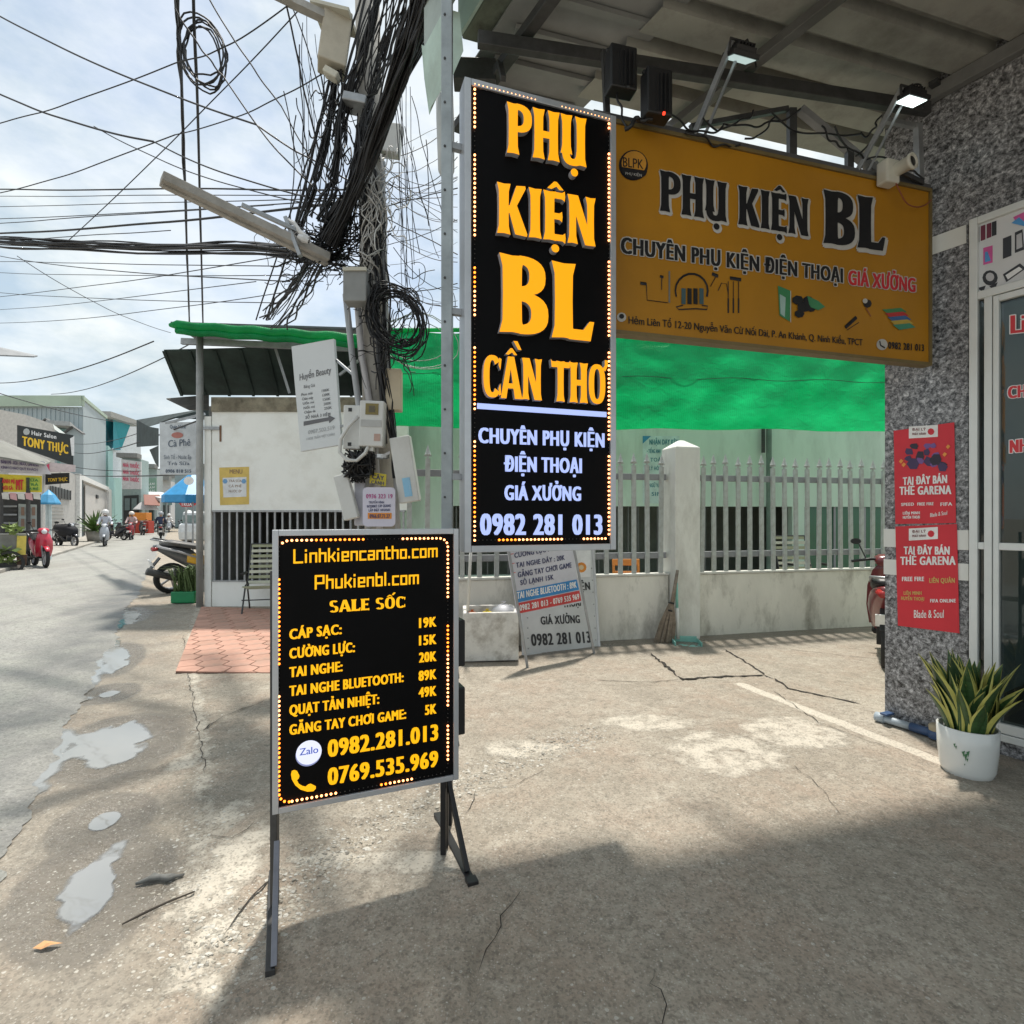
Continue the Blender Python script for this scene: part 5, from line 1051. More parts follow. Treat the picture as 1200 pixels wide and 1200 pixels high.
cg = G(300, 716)
place(ch, (HP.pt(HP.at(876, 640)[0], 0, 1.3).x, 8.9, .15), R(5), 'striped lounge chair behind the fence left of the dark down pipe'); place(ch, (HP.pt(HP.at(986, 640)[0], 0, 1).x, 9.0, .15), R(-8), 'striped lounge chair behind the right end of the picket fence'); ch.location = (-3.93, 8.82, .02)

oc = thing('plastic_chair', 'orange plastic chair behind the fence left of the white post', 'chair', (1.75, 8.3, 0)); mo = M('orange_plastic', (.62, .24, .05), .5)
b = MB(); b.box((1.75, 8.3, .45), (.42, .40, .03)); b.build('seat', mo, oc, bevel=.01)
for sx in (-.19, .19):
    for sy in (-.18, .18): b = MB(); b.bar((1.75+sx*1.05, 8.3+sy, 0), (1.75+sx, 8.3+sy, .44), .035); b.build('leg', mo, oc)
    b = MB(); b.bar((1.75+sx, 8.48, .46), (1.75+sx, 8.54, .86), .035); b.build('back_post', mo, oc)
b = MB(); b.box((1.75, 8.53, .82), (.42, .03, .10)); b.box((1.75, 8.52, .66), (.38, .02, .05)); b.build('backrest', mo, oc, bevel=.008)
# ================================================================== THINGS BY THE FENCE
# A-frame boards
a0, a1 = G(617, 785), G(695, 768)
AE = a1-a0; k_ = Vector((-.06, .10, 1)).normalized()
def lean(px, py, Y0, lean_y, zref=0):   # point on a board leaning back
    d = Vector(((px-600)/F, 1, -(py-HY)/F)); t_ = None
    return d
AN = Vector((AE.y, -AE.x, 0)).normalized(); upv = Vector((0, 0, 1))-AN*.12-AE.normalized()*.10; AP = Pl(a0, AE, upv); AP.e = (AP.e).normalized(); 
class PX(Pl):
    def __init__(s, o, e, k):
        s.o = Vector(o); s.e = Vector(e).normalized(); n = s.e.cross(Vector(k)).normalized(); s.n = n if n.y < 0 else -n; s.k = (s.n.cross(s.e)).normalized()
        if s.k.z < 0: s.k = -s.k
AP = PX(a0, AE, Vector((-.02, .13, 1)))
easel = thing('price_easel', 'worn tripod price board with blue and red bands leaning against a silver sign', 'sign', a0)
M_PALE = M('board_pale', (.58, .58, .64), .6, .12, 3); M_NAVY = M('board_navy', (.045, .05, .13), .5); M_WPR = M('board_white_ink', (.75, .75, .75), .5)
def apoly(pts, d, mat, nm, par_, pl=None, th=.0):
    pl = pl or AP; q = MB()
    if th:
        f_ = [pl.pt(*pl.at(*p), d) for p in pts]; bk = [p-pl.n*th for p in f_]; n = len(f_); q.add(f_+bk, [tuple(range(n)), tuple(range(2*n-1, n-1, -1))]+[(i, i+n, (i+1) % n+n, (i+1) % n) for i in range(n)])
    else: pl.poly(q, pts, d)
    return q.build(nm, mat, par_)
apoly([(592, 622), (666, 610), (681, 706), (607, 720)], .0, M_PALE, 'board', easel, th=.02)
apoly([(604, 693), (675.5, 679), (678.5, 691), (606, 706)], .003, M('band_blue', (.03, .22, .52), .5), 'blue_band', easel); apoly([(606, 707), (678.7, 692), (681, 704), (608, 719)], .003, M('band_red', (.55, .05, .05), .5), 'red_band', easel)
q = MB()
for s_, x0, y0, x1, y1, h in (('CƯỜNG LỰC : 15K', 603, 654, 655, 644, 6), ('TAI NGHE DÂY : 20K', 605, 665.5, 662, 656, 6), ('GĂNG TAY CHƠI GAME', 607, 677, 670, 665, 6.5), ('SỎ LẠNH 15K', 610, 686, 649, 679, 6)): text(q, AP, s_, x0, y0, x1, y1, h, .004, .12)
q.build('lettering', M_NAVY, easel)
q = MB(); [text(q, AP, '–', 598+i*1.2, 652+i*11, 602+i*1.2, 651+i*11, 6, .004, .3) for i in range(3)]; q.build('dash', M('ink_red2', (.6, .06, .05)), easel)
q = MB(); text(q, AP, 'TAI NGHE BLUETOOTH : 89K', 606, 702, 676, 688.5, 8, .005, .12); text(q, AP, '0982 281 013 - 0769 535 969', 609, 716, 679, 702, 7, .005, .12); q.build('lettering', M_WPR, easel)
for p_, q2 in (((593, 622), (619, 785)), ((667, 612), (697, 768))):
    b = MB(); b.bar(AP.pt(*AP.at(*p_), -.005), AP.pt(*AP.at(*q2), -.005), .03, .025); b.build('leg', M_GALV, easel, bevel=.004)
s0, s1 = G(613, 770), G(703, 759); SP = PX(s0, s1-s0, Vector((-.03, .22, 1)))
sil = thing('metal_sign', 'silver metal sign with black phone number standing behind the price easel', 'sign', s0)
apoly([(606, 622), (693, 614), (702, 758.5), (613, 768)], 0, M('sheet_silver', (.58, .59, .60), .5, .12, 2, metal=.1), 'sheet', sil, SP, .03)
for pth in (((613, 768), (702, 758.5)), ((702, 758.5), (693, 614)), ((613, 768), (606, 622))):
    b = MB(); b.bar(SP.pt(*SP.at(*pth[0]), .004), SP.pt(*SP.at(*pth[1]), .004), .03, .012); b.build('edge_strip', M('strip_silver', (.55, .56, .57), .4, .1, metal=.4), sil, bevel=.003)
q = MB(); text(q, SP, 'GIÁ XƯỞNG', 634, 732, 680, 730, 9.5, .004, .12); text(q, SP, '0982 281 013', 623, 757, 693, 753, 14, .004, .12); text(q, SP, 'ỆN', 681, 692, 692, 691, 9, .004, .14); text(q, SP, 'THOẠI', 660, 712, 681, 710, 8, .004, .12); q.build('lettering', M('ink_dark', (.03, .03, .035), .5), sil)
apoly([(672, 640), (692, 640), (692, 676), (672, 677)], .003, M_WPR, 'white_panel', sil, SP)
apoly([(681+6*math.cos(k*.524), 665-6*math.sin(k*.524)) for k in range(12)], .005, M('ink_orange', (.70, .25, .03), .5), 'orange_icon', sil, SP); apoly([(681+3*math.cos(k*.785), 665-3*math.sin(k*.785)) for k in range(8)], .006, M('ink_cream', (.7, .55, .35), .5), 'icon_centre', sil, SP)
q = MB()
for k in range(10):
    for x in (618+k*.3, 698): pass
for k in range(7): q.lathe([(.008, 0), (.006, .004), (0, .006)], SP.pt(*SP.at(619-k*.3, 760-k*12), .004), 6, SP.n); q.lathe([(.008, 0), (.006, .004), (0, .006)], SP.pt(*SP.at(698-k*.8, 750-k*14), .004), 6, SP.n)
q.build('rivet', M_GALV, sil, kind='stuff')
# concrete trash box with litter and a dustpan handle
tx = thing('trash_box', 'weathered white box with open top holding rubbish beside the signs', 'bin', G(575, 778)); b0 = G(552, 776); 
TR = Matrix.Rotation(R(6), 3, 'Z'); cx = Vector((-.24, 5.95, 0)); b = MB(); wX, wY, hZ = .57, .52, .50
MT = M('trash_white', (.70, .69, .65), .8, .12, 4, .2, dirt=(.20, .17, .13), dirt_amt=.75, dirt_scale=5)
for (c, d) in (((0, -wY/2+.02, hZ/2+.03), (wX, .04, hZ)), ((0, wY/2-.02, hZ/2+.03), (wX, .04, hZ)), ((-wX/2+.02, 0, hZ/2+.03), (.04, wY-.08, hZ)), ((wX/2-.02, 0, hZ/2+.03), (.04, wY-.08, hZ)), ((0, 0, .06), (wX-.08, wY-.08, .04))):
    b.box(cx+TR@Vector(c), d, TR)
b.build('box', MT, tx, bevel=.012)
b = MB(); b.box(cx+TR@Vector((0, 0, .015)), (.5, .46, .03), TR); b.build('foot', M_BLACK, tx)
def bag(name, label, c, r, mat, seed):
    rnd = random.Random(seed); b = MB(); prof = [(.01, -.9), (.7, -.75), (1, -.2), (.85, .35), (.45, .7), (.12, .95), (.2, 1.15)]; n = 12; vs = []
    for rr, hh in prof:
        for j in range(n): a = j*2*math.pi/n; k = rnd.uniform(.8, 1.2); vs.append(Vector(c)+Vector((math.cos(a)*rr*r*k, math.sin(a)*rr*r*k, hh*r*.7)))
    b.add(vs, [(i*n+j, i*n+(j+1) % n, (i+1)*n+(j+1) % n, (i+1)*n+j) for i in range(len(prof)-1) for j in range(n)]); tag(b.build(name, mat, smooth=True), label, 'rubbish')
bag('plastic_bag', 'yellow crumpled bag on top of the trash box', cx+Vector((-.02, -.1, .46)), .10, M('bag_yellow', (.72, .55, .04), .4), 1)
bag('plastic_bag', 'orange red wrapper at the left of the trash box', cx+Vector((-.18, -.1, .46)), .09, M('bag_orange', (.65, .16, .04), .4), 2)
bag('plastic_bag', 'pale translucent plastic bag bulging from the right of the trash box', cx+Vector((.15, .0, .50)), .13, M('bag_clear', (.60, .60, .63), .3), 3)
b = MB(); p_, q_ = P(548, 716, 5.75), P(553, 620, 5.75); b.tube([p_, q_], .016, 8); tag(b.build('white_stick', M_WHITE, smooth=True), 'thin white stick standing upright in the trash box', 'stick')
# straw broom
bt, bb = P(794, 668, 6.68), G(779, 756)+Vector((0, .06, .0)); br = thing('broom', 'straw broom leaning on the white post with its bristles on the ground', 'broom', bb)
b = MB(); rnd = random.Random(8); mid = bb.lerp(bt, .55)
for k in range(150):
    a = rnd.uniform(0, 6.28); r_ = rnd.uniform(0, 1)**.5; e_ = bb+Vector((math.cos(a)*r_*.13, math.sin(a)*r_*.05, rnd.uniform(0, .05))); m2 = mid+Vector((math.cos(a)*r_*.03, math.sin(a)*r_*.02, 0)); b.tube([e_, e_.lerp(m2, .5)+Vector((math.cos(a)*r_*.02, 0, 0)), m2], [.002, .004, .004], 3, False)
b.build('bristles', M('straw', (.27, .22, .17), .95, .35, 20), br, kind='stuff')
b = MB(); b.tube([mid-Vector((0, 0, .08)), bt], [.028, .018], 8); b.build('handle', M('straw_handle', (.24, .20, .16), .9, .3, 20), br, smooth=True)
for z in (.45, .55):
    c = bb.lerp(bt, z); q = MB(); q.lathe([(.034, -.01), (.038, 0), (.034, .01)], c, 10, (bt-bb)); q.build('binding', M_BLACK, br)
dp = G(805, 757); dpan = thing('dustpan', 'pale turquoise dustpan with an upright white handle against the white post', 'dustpan', dp); MD = M('turquoise_plastic', (.22, .50, .44), .5, .1)
b = MB(); b.box(dp+Vector((0, .02, .012)), (.30, .26, .012), -.1); b.box(dp+Vector((-.148, .03, .04)), (.012, .24, .05), -.1); b.box(dp+Vector((.148, .0, .04)), (.012, .24, .05), -.1); b.box(dp+Vector((0.01, .15, .05)), (.30, .015, .07), -.1); b.build('pan', MD, dpan, bevel=.004)
b = MB(); b.tube([dp+Vector((-.06, .15, .05)), dp+Vector((-.065, .17, .42))], .022, 8); b.build('handle', M_WHITE, dpan, smooth=True); b = MB(); b.tube([dp+Vector((-.065, .17, .42)), dp+Vector((-.07, .18, .72))], .017, 8); b.build('handle_top', MD, dpan, smooth=True)
# ------------------------------------------------------------------ snake plant
pc = Vector((2.66, 3.24, 0)); pot = thing('plant_pot', 'white ceramic pot of snake plants with a green leaf motif by the shop door', 'plant', pc)
b = MB(); b.lathe([(0, .0), (.10, 0), (.118, .012), (.132, .05), (.143, .16), (.147, .285), (.142, .29), (.135, .285), (.132, .24), (0, .24)], pc, 36); b.build('pot', M('ceramic', (.66, .68, .66), .22, .04, 3, coat=.4), pot, smooth=True)
b = MB(); b.lathe([(0, .25), (.132, .247)], pc, 20); b.build('soil', M('soil', (.045, .035, .025), 1, .4, 30), pot)
b = MB(); vd = Vector((-pc.x, -pc.y, 0)).normalized()
def onpot(a, z, r=.1475): v = Matrix.Rotation(a, 3, 'Z')@vd; return pc+v*r+Vector((0, 0, z))
for (a, z, s) in ((-.12, .165, .02), (.02, .17, .02), (-.05, .15, .024), (-.40, .20, .014), (-.35, .19, .012), (-.08, .105, .008), (0, .135, .012)):
    b.add([onpot(a-s*2.6, z+s*.5), onpot(a-s*.8, z-s*.2), onpot(a, z-s), onpot(a+s*1.6, z+s*.2), onpot(a+s*2.4, z+s), onpot(a, z+s*.7)], [(0, 1, 2, 3, 4, 5)])
b.build('leaf_motif', M('motif_green', (.06, .17, .08), .3), pot)
q = MB(); 
M_LG, M_LY, M_LD = M('leaf_green', (.035, .085, .025), .4, .45, 22, stretch=(1, 1, 4)), M('leaf_yellow', (.48, .46, .12), .45, .15, 9), M('leaf_dark', (.02, .05, .018), .4, .4, 20)
rnd = random.Random(11)
for k in range(80):
    a = rnd.uniform(0, 6.28); r0 = rnd.uniform(.01, .10); Ln = rnd.uniform(.26, .50); tilt = rnd.uniform(.04, .62)*(r0/.12*.75+.25); wd_ = rnd.uniform(.044, .064)
    if k % 5 == 0: tilt *= 1.15; Ln *= .9
    base = pc+Vector((math.cos(a)*r0, math.sin(a)*r0, .225)); out_ = Vector((math.cos(a), math.sin(a), 0)); tw = rnd.uniform(-.9, .9); side = Matrix.Rotation(tw, 3, 'Z')@Vector((-out_.y, out_.x, 0)); b = MB(); rows = []
    n = 8
    for i in range(n+1):
        t_ = i/n; th = tilt*(.45+.75*t_); c = base+out_*(Ln*t_*math.sin(th))+Vector((0, 0, Ln*t_*math.cos(th*.85))); ww = wd_*(.55+.9*t_*(1-t_)*2.1)*(1-t_**4) if i < n else .0008
        nr = out_*math.cos(th)-Vector((0, 0, math.sin(th))); sd_ = (Matrix.Rotation(.5*t_*tw, 3, out_)@side)
        rows.append([c-sd_*ww-nr*ww*.35, c-sd_*ww*.80, c+nr*ww*.10, c+sd_*ww*.80, c+sd_*ww-nr*ww*.35])
    vs = [p for r_ in rows for p in r_]; fs = []; mi = []
    for i in range(n):
        for j in range(4): b.cur = 1 if j in (0, 3) else 0; b.add([], []); fs = (i*5+j, i*5+j+1, (i+1)*5+j+1, (i+1)*5+j); b.f.append(fs); b.m.append(b.cur)
    b.v = [tuple(p) for p in vs]; b.build('leaf', [M_LG if k % 3 else M_LD, M_LY], pot, smooth=True)
# water meter and pipe
wp_ = thing('water_meter', 'grey water pipe and blue meter lying at the foot of the granite pillar', 'meter', w(.25, .05, .1))
b = MB(); b.tube([w(-.02, .055, .06), w(.20, .055, .07)], .026, 12); b.tube([w(-.03, .055, .06), w(.03, .055, .06)], .034, 12); b.build('pipe', M('pvc_grey', (.36, .42, .47), .45), wp_, smooth=True)
b = MB(); b.tube([w(.20, .055, .07), w(.30, .055, .08), w(.36, .055, .08)], .03, 12); b.tube([w(.40, .05, .08), w(.50, .05, .09)], .022, 10); b.lathe([(.05, 0), (.055, .03), (.05, .05), (0, .052)], w(.36, .03, .08), 16); b.build('meter_body', M('meter_blue', (.035, .075, .17), .45), wp_, smooth=True)
b = MB(); b.lathe([(.048, 0), (.05, .03), (.04, .04), (0, .042)], w(.36, .083, .08), 16); b.build('meter_cap', M('cap_tan', (.36, .30, .20), .6), wp_, smooth=True)
b = MB(); b.box(w(.05, .1, .07), (.09, .05, .015), .4); b.build('valve_handle', M('meter_blue', (.03, .07, .17)), wp_, bevel=.004)
# ================================================================== SCOOTERS
def tyre(parent, x, r, wd_, mt_rim, z=None):
    z = z or r; b = MB(); b.lathe([(r*.72, -wd_*.42), (r*.92, -wd_*.5), (r, -wd_*.2), (r, wd_*.2), (r*.92, wd_*.5), (r*.72, wd_*.42)], (x, 0, z), 22, (0, 1, 0)); wl = b.build('wheel', M('rubber', (.018, .018, .018), .8), parent, smooth=True)
    b = MB(); b.lathe([(r*.72, -wd_*.4), (r*.66, -wd_*.3), (r*.66, wd_*.3), (r*.72, wd_*.4)], (x, 0, z), 22, (0, 1, 0)); b.lathe([(0, -wd_*.45), (r*.16, -wd_*.45), (r*.16, wd_*.45), (0, wd_*.45)], (x, 0, z), 12, (0, 1, 0))
    for k in range(5): a = k*1.2566; b.bar((x, 0, z), (x+math.cos(a)*r*.68, 0, z+math.sin(a)*r*.68), r*.12, wd_*.3)
    b.build('rim', mt_rim, wl)
def scooter(label, paint, seat_col, group=None, tank=False):
    t_ = thing('scooter', label, 'scooter', (0, 0, 0)); 
    if group: t_['group'] = group
    mr = M('rim_metal', (.45, .45, .46), .35, .1, metal=.6); tyre(t_, .63, .27, .085, mr); tyre(t_, -.60, .26, .10, mr)
    b = MB(); b.loft([(-.88, 0, .80, .03, .03), (-.80, 0, .78, .09, .06), (-.6, 0, .70, .15, .12), (-.35, 0, .60, .17, .17), (-.1, 0, .42, .15, .14), (.02, 0, .32, .12, .06)], 14); b.build('rear_body', paint, t_, smooth=True)
    b = MB(); b.loft([(-.1, 0, .28, .14, .04), (.3, 0, .28, .14, .04), (.38, 0, .33, .10, .08)], 10); b.build('footboard', M_BLACK, t_, smooth=True)
    b = MB(); q = [(0.36, .30, .17, .05), (.44, .50, .20, .05), (.46, .72, .19, .06), (.40, .90, .14, .06), (.36, .98, .08, .04)]
    for i, (x, z, hw, th) in enumerate(q): pass
    vs = []
    for (x, z, hw, th) in q: vs += [(x-th, -hw, z), (x+th*.4, -hw*.95, z), (x+th*1.6, 0, z), (x+th*.4, hw*.95, z), (x-th, hw, z), (x-th*.2, 0, z)]
    b.add(vs, [(k*6+j, k*6+(j+1) % 6, k*6+6+(j+1) % 6, k*6+6+j) for k in range(len(q)-1) for j in range(6)]+[tuple(range(6))[::-1], tuple(24+j for j in range(6))]); b.build('front_shield', paint, t_, smooth=True)
    b = MB(); b.loft([(-.78, 0, .86, .07, .03), (-.6, 0, .86, .14, .05), (-.2, 0, .78, .15, .05), (.02, 0, .76, .10, .04), (.08, 0, .73, .05, .03)], 12); b.build('seat', seat_col, t_, smooth=True)
    b = MB(); b.loft([(.28, 0, 1.0, .10, .05), (.38, 0, 1.02, .13, .07), (.46, 0, .99, .09, .05)], 12); h_ = b.build('handlebar_cowl', paint, t_, smooth=True)
    b = MB(); b.tube([(.26, -.34, 1.0), (.34, -.15, 1.03), (.34, .15, 1.03), (.26, .34, 1.0)], .016, 8); b.build('handlebar', M_BLACK, t_, smooth=True)
    for s_ in (-1, 1):
        b = MB(); b.tube([(.32, s_*.2, 1.03), (.33, s_*.27, 1.2)], .007, 6); b.loft([(.32, s_*.30, 1.23, .055, .035), (.345, s_*.30, 1.23, .05, .03)], 10, 1); b.build('mirror', M_BLACK, t_)
    b = MB(); b.lathe([(0, .03), (.05, .02), (.065, 0)], (.47, 0, .98), 14, (1, 0, 0)); b.build('headlight', M('lens_clear', (.7, .72, .75), .15), t_, smooth=True)
    b = MB(); b.loft([(.36, 0, .50, .05, .02), (.5, 0, .57, .06, .02), (.68, 0, .57, .06, .02), (.86, 0, .47, .05, .02)], 8); b.build('front_mudguard', paint, t_, smooth=True)
    b = MB()
    for s_ in (-1, 1): b.tube([(.63, s_*.065, .27), (.44, s_*.065, .75)], .018, 6)
    b.build('fork', M_GALV, t_)
    b = MB(); b.tube([(-.2, -.14, .22), (-.55, -.17, .27), (-.62, -.17, .29)], .03, 8); b.tube([(-.55, -.17, .28), (-1.0, -.17, .44)], [.05, .06], 10); b.build('exhaust', M_STEEL, t_, smooth=True)
    b = MB(); b.box((-.35, .0, .32), (.4, .18, .2)); b.bar((-.78, 0, .62), (-.92, 0, .42), .12, .015); b.build('engine', M_BLACK, t_, bevel=.02)
    b = MB(); b.box((-.90, 0, .52), (.012, .19, .13), Matrix.Rotation(R(-25), 3, 'Y')); b.build('licence_plate', M_WPR, t_)
    b = MB(); b.loft([(-.90, 0, .76, .07, .03), (-.84, 0, .78, .10, .04)], 8); b.build('tail_light', M('tail_red', (.35, .02, .02), .2), t_, smooth=True)
    b = MB(); b.tube([(-.55, -.14, .86), (-.85, -.13, .93), (-.92, 0, .93), (-.85, .13, .93), (-.55, .14, .86)], .014, 6); b.build('grab_rail', M_GALV, t_, smooth=True)
    return t_
def skin(name, pts, edges, rad, mat, parent, lv=1, root=0):
    me = bpy.data.meshes.new(name); me.from_pydata(pts, edges, []); me.materials.append(mat); o = bpy.data.objects.new(name, me); COL.objects.link(o)
    par(o, parent); s = o.modifiers.new('skin', 'SKIN'); s.use_smooth_shade = True
    for i, r_ in enumerate(rad): me.skin_vertices[0].data[i].radius = (r_, r_) if isinstance(r_, (int, float)) else r_
    me.skin_vertices[0].data[root].use_root = True
    b = o.modifiers.new('sub', 'SUBSURF'); b.levels = lv; b.render_levels = lv; return o
M_SKIN = M('skin', (.42, .25, .17), .6, .08)
def rider(label, shirt, trousers, helmet, loc, rz, mask=False, foot=False):
    t_ = thing('person', label, 'person', (0, 0, 0)); ms, mt = M('cloth_'+shirt[0], shirt[1], .9, .12, 12), M('cloth_'+trousers[0], trousers[1], .9, .12, 12)
    J = [(-.25, 0, .88), (-.24, 0, 1.10), (-.20, 0, 1.33), (-.17, 0, 1.44), (-.14, 0, 1.53), (-.13, 0, 1.64)]; E = [(0, 1), (1, 2), (2, 3), (3, 4), (4, 5)]; Rd = [.14, .12, .13, .055, .085, .08]
    for s in (-1, 1):
        i = len(J); J += [(-.18, s*.18, 1.37), (-.05, s*.26, 1.14), (.22, s*.27, 1.04), (.29, s*.27, 1.03)]; E += [(2, i), (i, i+1), (i+1, i+2), (i+2, i+3)]; Rd += [.06, .045, .032, .035]
    for s in (-1, 1):
        i = len(J); J += [(-.22, s*.10, .88), (.18, s*.16, .80), (.10, s*.15, .40), (.22, s*.15, .36)]; E += [(0, i), (i, i+1), (i+1, i+2), (i+2, i+3)]; Rd += [.09, .065, .045, .04]
    skin('body', J, E, Rd, M_SKIN, t_, 2)
    Js = J[:4]+J[6:9]+J[10:13]; Es = [(0, 1), (1, 2), (2, 3), (2, 4), (4, 5), (5, 6), (2, 7), (7, 8), (8, 9)]; skin('shirt', Js, Es, [.155, .145, .155, .06, .08, .065, .045, .08, .065, .045], ms, t_, 2)
    Jt = [J[0]]+J[14:17]+J[18:21]; skin('trousers', Jt, [(0, 1), (1, 2), (2, 3), (0, 4), (4, 5), (5, 6)], [.155, .10, .08, .055, .10, .08, .055], mt, t_, 2)
    b = MB()
    for s in (-1, 1): b.loft([(.06, s*.15, .34, .045, .035), (.2, s*.15, .335, .045, .03), (.29, s*.15, .325, .03, .018)], 8)
    b.build('shoes', M_BLACK, t_, smooth=True)
    b = MB(); b.lathe([(.145, -.06), (.152, 0), (.14, .07), (.09, .125), (0, .145)], (-.13, 0, 1.64), 16); b.build('helmet', M('helmet_'+helmet[0], helmet[1], .3, .05), t_, smooth=True)
    b = MB(); b.loft([(-.06, 0, 1.60, .05, .015), (-.025, 0, 1.575, .02, .03), (-.02, 0, 1.555, .03, .012)], 8)
    b.build('face', M_SKIN, t_)
    b = MB(); [b.box((-.045, s*.035, 1.605), (.015, .025, .012)) for s in (-1, 1)]; b.build('eyes', M_BLACK, t_)
    if mask: b = MB(); b.loft([(-.09, 0, 1.55, .07, .055), (-.03, 0, 1.55, .05, .045)], 10); b.build('face_mask', M_WPR, t_, smooth=True)
    t_.location = loc; t_.rotation_euler = (0, 0, rz); t_.scale = (1.1,)*3; return t_
M_PB = lambda n, c: M('paint_'+n, c, .28, .06, 3, coat=.5)
yaw_to = math.atan2(-Dv.y, -Dv.x)         # facing down the street towards the viewer
yaw_from = yaw_to+math.pi
def onroad(px, py): return G(px, py)
# parked scooter right of the road beside the kiosk post
sg = scooter('grey and silver scooter with a yellow side panel parked beside the kiosk post', M_PB('darkgrey', (.10, .105, .11)), M('seat_grey', (.12, .12, .12), .5))
b = MB(); b.loft([(-.42, -.15, .62, .02, .07), (-.25, -.16, .60, .03, .10), (-.05, -.14, .55, .02, .06)], 10); b.build('yellow_panel', M_PB('yellow', (.72, .40, .02)), sg, smooth=True)
b = MB(); b.tube([(-.86, -.10, .83), (-.55, -.17, .74), (-.2, -.17, .60)], .02, 6); b.build('silver_trim', M_PB('silver', (.5, .5, .52)), sg, smooth=True)
sgl = P(212, 690, 11.6); sg.scale = (1.18,)*3; sg.location = (-6.35, 11.6, .0); sg.rotation_euler = (R(8), R(0), R(48))
# red scooter behind the pillar (rear shows)
sr = scooter('dark red scooter standing behind the granite pillar with its tail showing', M_PB('darkred', (.16, .02, .025)), M_BLACK); sr.location = (4.07, 6.02, .0); sr.rotation_euler = (0, 0, R(56))
q = MB(); q.box((-.915, 0, .52), (.002, .001, .001)); 
def plate(sc_, s1, s2):
    pass
# riders on the street (prototype of the far scooters shares its meshes)
fs_ = scooter('silver front scooter ridden by a person in a pale shirt', M_PB('silverblue', (.42, .45, .50)), M_BLACK, 'scooters on the street')
def put(sc_, px, py, rz): g = G(px, py); sc_.location = (g.x, g.y, .004); sc_.rotation_euler = (0, 0, rz); sc_.scale = (1.1,)*3; return g
g = put(fs_, 123, 640, yaw_to+.03)
rider('rider in a pale long-sleeved shirt with a dark sash, white cap helmet and face mask', ('pale', (.52, .55, .62)), ('dark', (.05, .05, .06)), ('white', (.7, .7, .7)), (g.x, g.y, .004), yaw_to+.03, True)
s2 = scooter('red scooter ridden towards the viewer behind the silver one', M_PB('red2', (.35, .03, .04)), M_BLACK, 'scooters on the street'); g = put(s2, 154, 632.5, yaw_to-.05)
rider('rider in a pinkish flowered top and large white helmet on the red scooter', ('pink', (.55, .42, .42)), ('maroon', (.12, .04, .05)), ('cream', (.75, .70, .66)), (g.x, g.y, .004), yaw_to-.05)
def dupsc(label, src, px, py, rz): o = place(src, (0, 0, 0), 0, label, 'scooters on the street'); return o, put(o, px, py, rz)
s3, g = dupsc('dark scooter seen from behind with a rider in navy', s2, 188.5, 632, yaw_from)
for c in s3.children:
    if c.data and len(c.data.materials) == 1 and c.data.materials[0].name.startswith('paint_'): 
        c.data = c.data.copy(); c.data.materials[0] = M_PB('navyblack', (.03, .035, .05))
rider('rider in a navy jacket seen from behind', ('navy', (.03, .04, .08)), ('black', (.02, .02, .025)), ('grey', (.35, .37, .4)), (g.x, g.y, .004), yaw_from)
s4, g = dupsc('farthest scooter ridden by a person in white', fs_, 198, 624, yaw_to); rider('distant rider in a white shirt and white helmet', ('white', (.65, .65, .65)), ('dark2', (.05, .06, .08)), ('white2', (.75, .75, .75)), (g.x, g.y, .004), yaw_to)
s5, g = dupsc('dark scooter half hidden by the kiosk post with a rider in green', s3, 221, 637, yaw_from+.1); rider('rider in a dark green shirt half hidden by the kiosk post', ('green', (.05, .13, .10)), ('black2', (.02, .02, .03)), ('white3', (.6, .6, .58)), (g.x, g.y, .004), yaw_from+.1)
for i, (x, y, rz, lb) in enumerate(((143, 631, 2.6, 'dark parked scooter beside the shutter shop, left of the pink rider'), (167, 627, 2.3, 'dark parked scooter in front of the far shop'), (178, 623.5, 2.3, 'dark parked scooter near the red stall box far down the street'), (136, 633, 2.9, 'dark parked scooter close to the turquoise wall'), (149, 628.5, 2.4, 'parked scooter between the turquoise wall and the far signboard'), (205, 621, 0.6, 'small parked scooter at the right kerb far down the street'))):
    dupsc(lb, s3, x, y, rz)
# red scooter parked by the stall, black covered scooter
s6 = scooter('glossy red scooter parked beside the food stall', M_PB('red', (.50, .02, .05)), M_BLACK); g = put(s6, 47, 664, yaw_to+.35)
s7 = place(s3, (0, 0, 0), 0, 'black scooter parked side-on under a dark cover behind the red one', 'scooters parked on the left'); g = put(s7, 78, 641, R(-25)); s7.scale = (1.15,)*3
b = MB(); b.loft([(-.75, 0, .95, .08, .04), (-.6, 0, .85, .24, .18), (-.2, 0, .75, .28, .28), (.2, 0, .72, .30, .30), (.5, 0, .70, .22, .22), (.62, 0, .7, .1, .1)], 14); cv = b.build('cover', M('cover_black', (.012, .013, .018), .8), None, True); cv.parent = s7
cv.location = (0, 0, 0)
# green planter beside the kiosk post
pg = G(214, 707); pl_t = thing('planter', 'green trough planter of spiky grass beside the kiosk post', 'plant', pg)
b = MB(); b.box(pg+Vector((.06, 0, .12)), (.40, .26, .2), .1); b.build('trough', M('planter_green', (.01, .22, .08), .5), pl_t, bevel=.02)
rnd = random.Random(3)
b = MB()
for k in range(130):
    c = pg+Vector((.06+rnd.uniform(-.17, .17), rnd.uniform(-.1, .1), .2)); a = rnd.uniform(0, 6.28); l_ = rnd.uniform(.3, .65); o_ = Vector((math.cos(a), math.sin(a), 0))*rnd.uniform(.2, 1.); sd_ = Vector((-o_.y, o_.x, 0)).normalized()*.012
    p1_, p2_ = c+o_*l_*.4+Vector((0, 0, l_*.7)), c+o_*l_+Vector((0, 0, l_*.75)); b.add([c-sd_, c+sd_, p1_+sd_, p1_-sd_, p2_], [(0, 1, 2, 3), (3, 2, 4)])
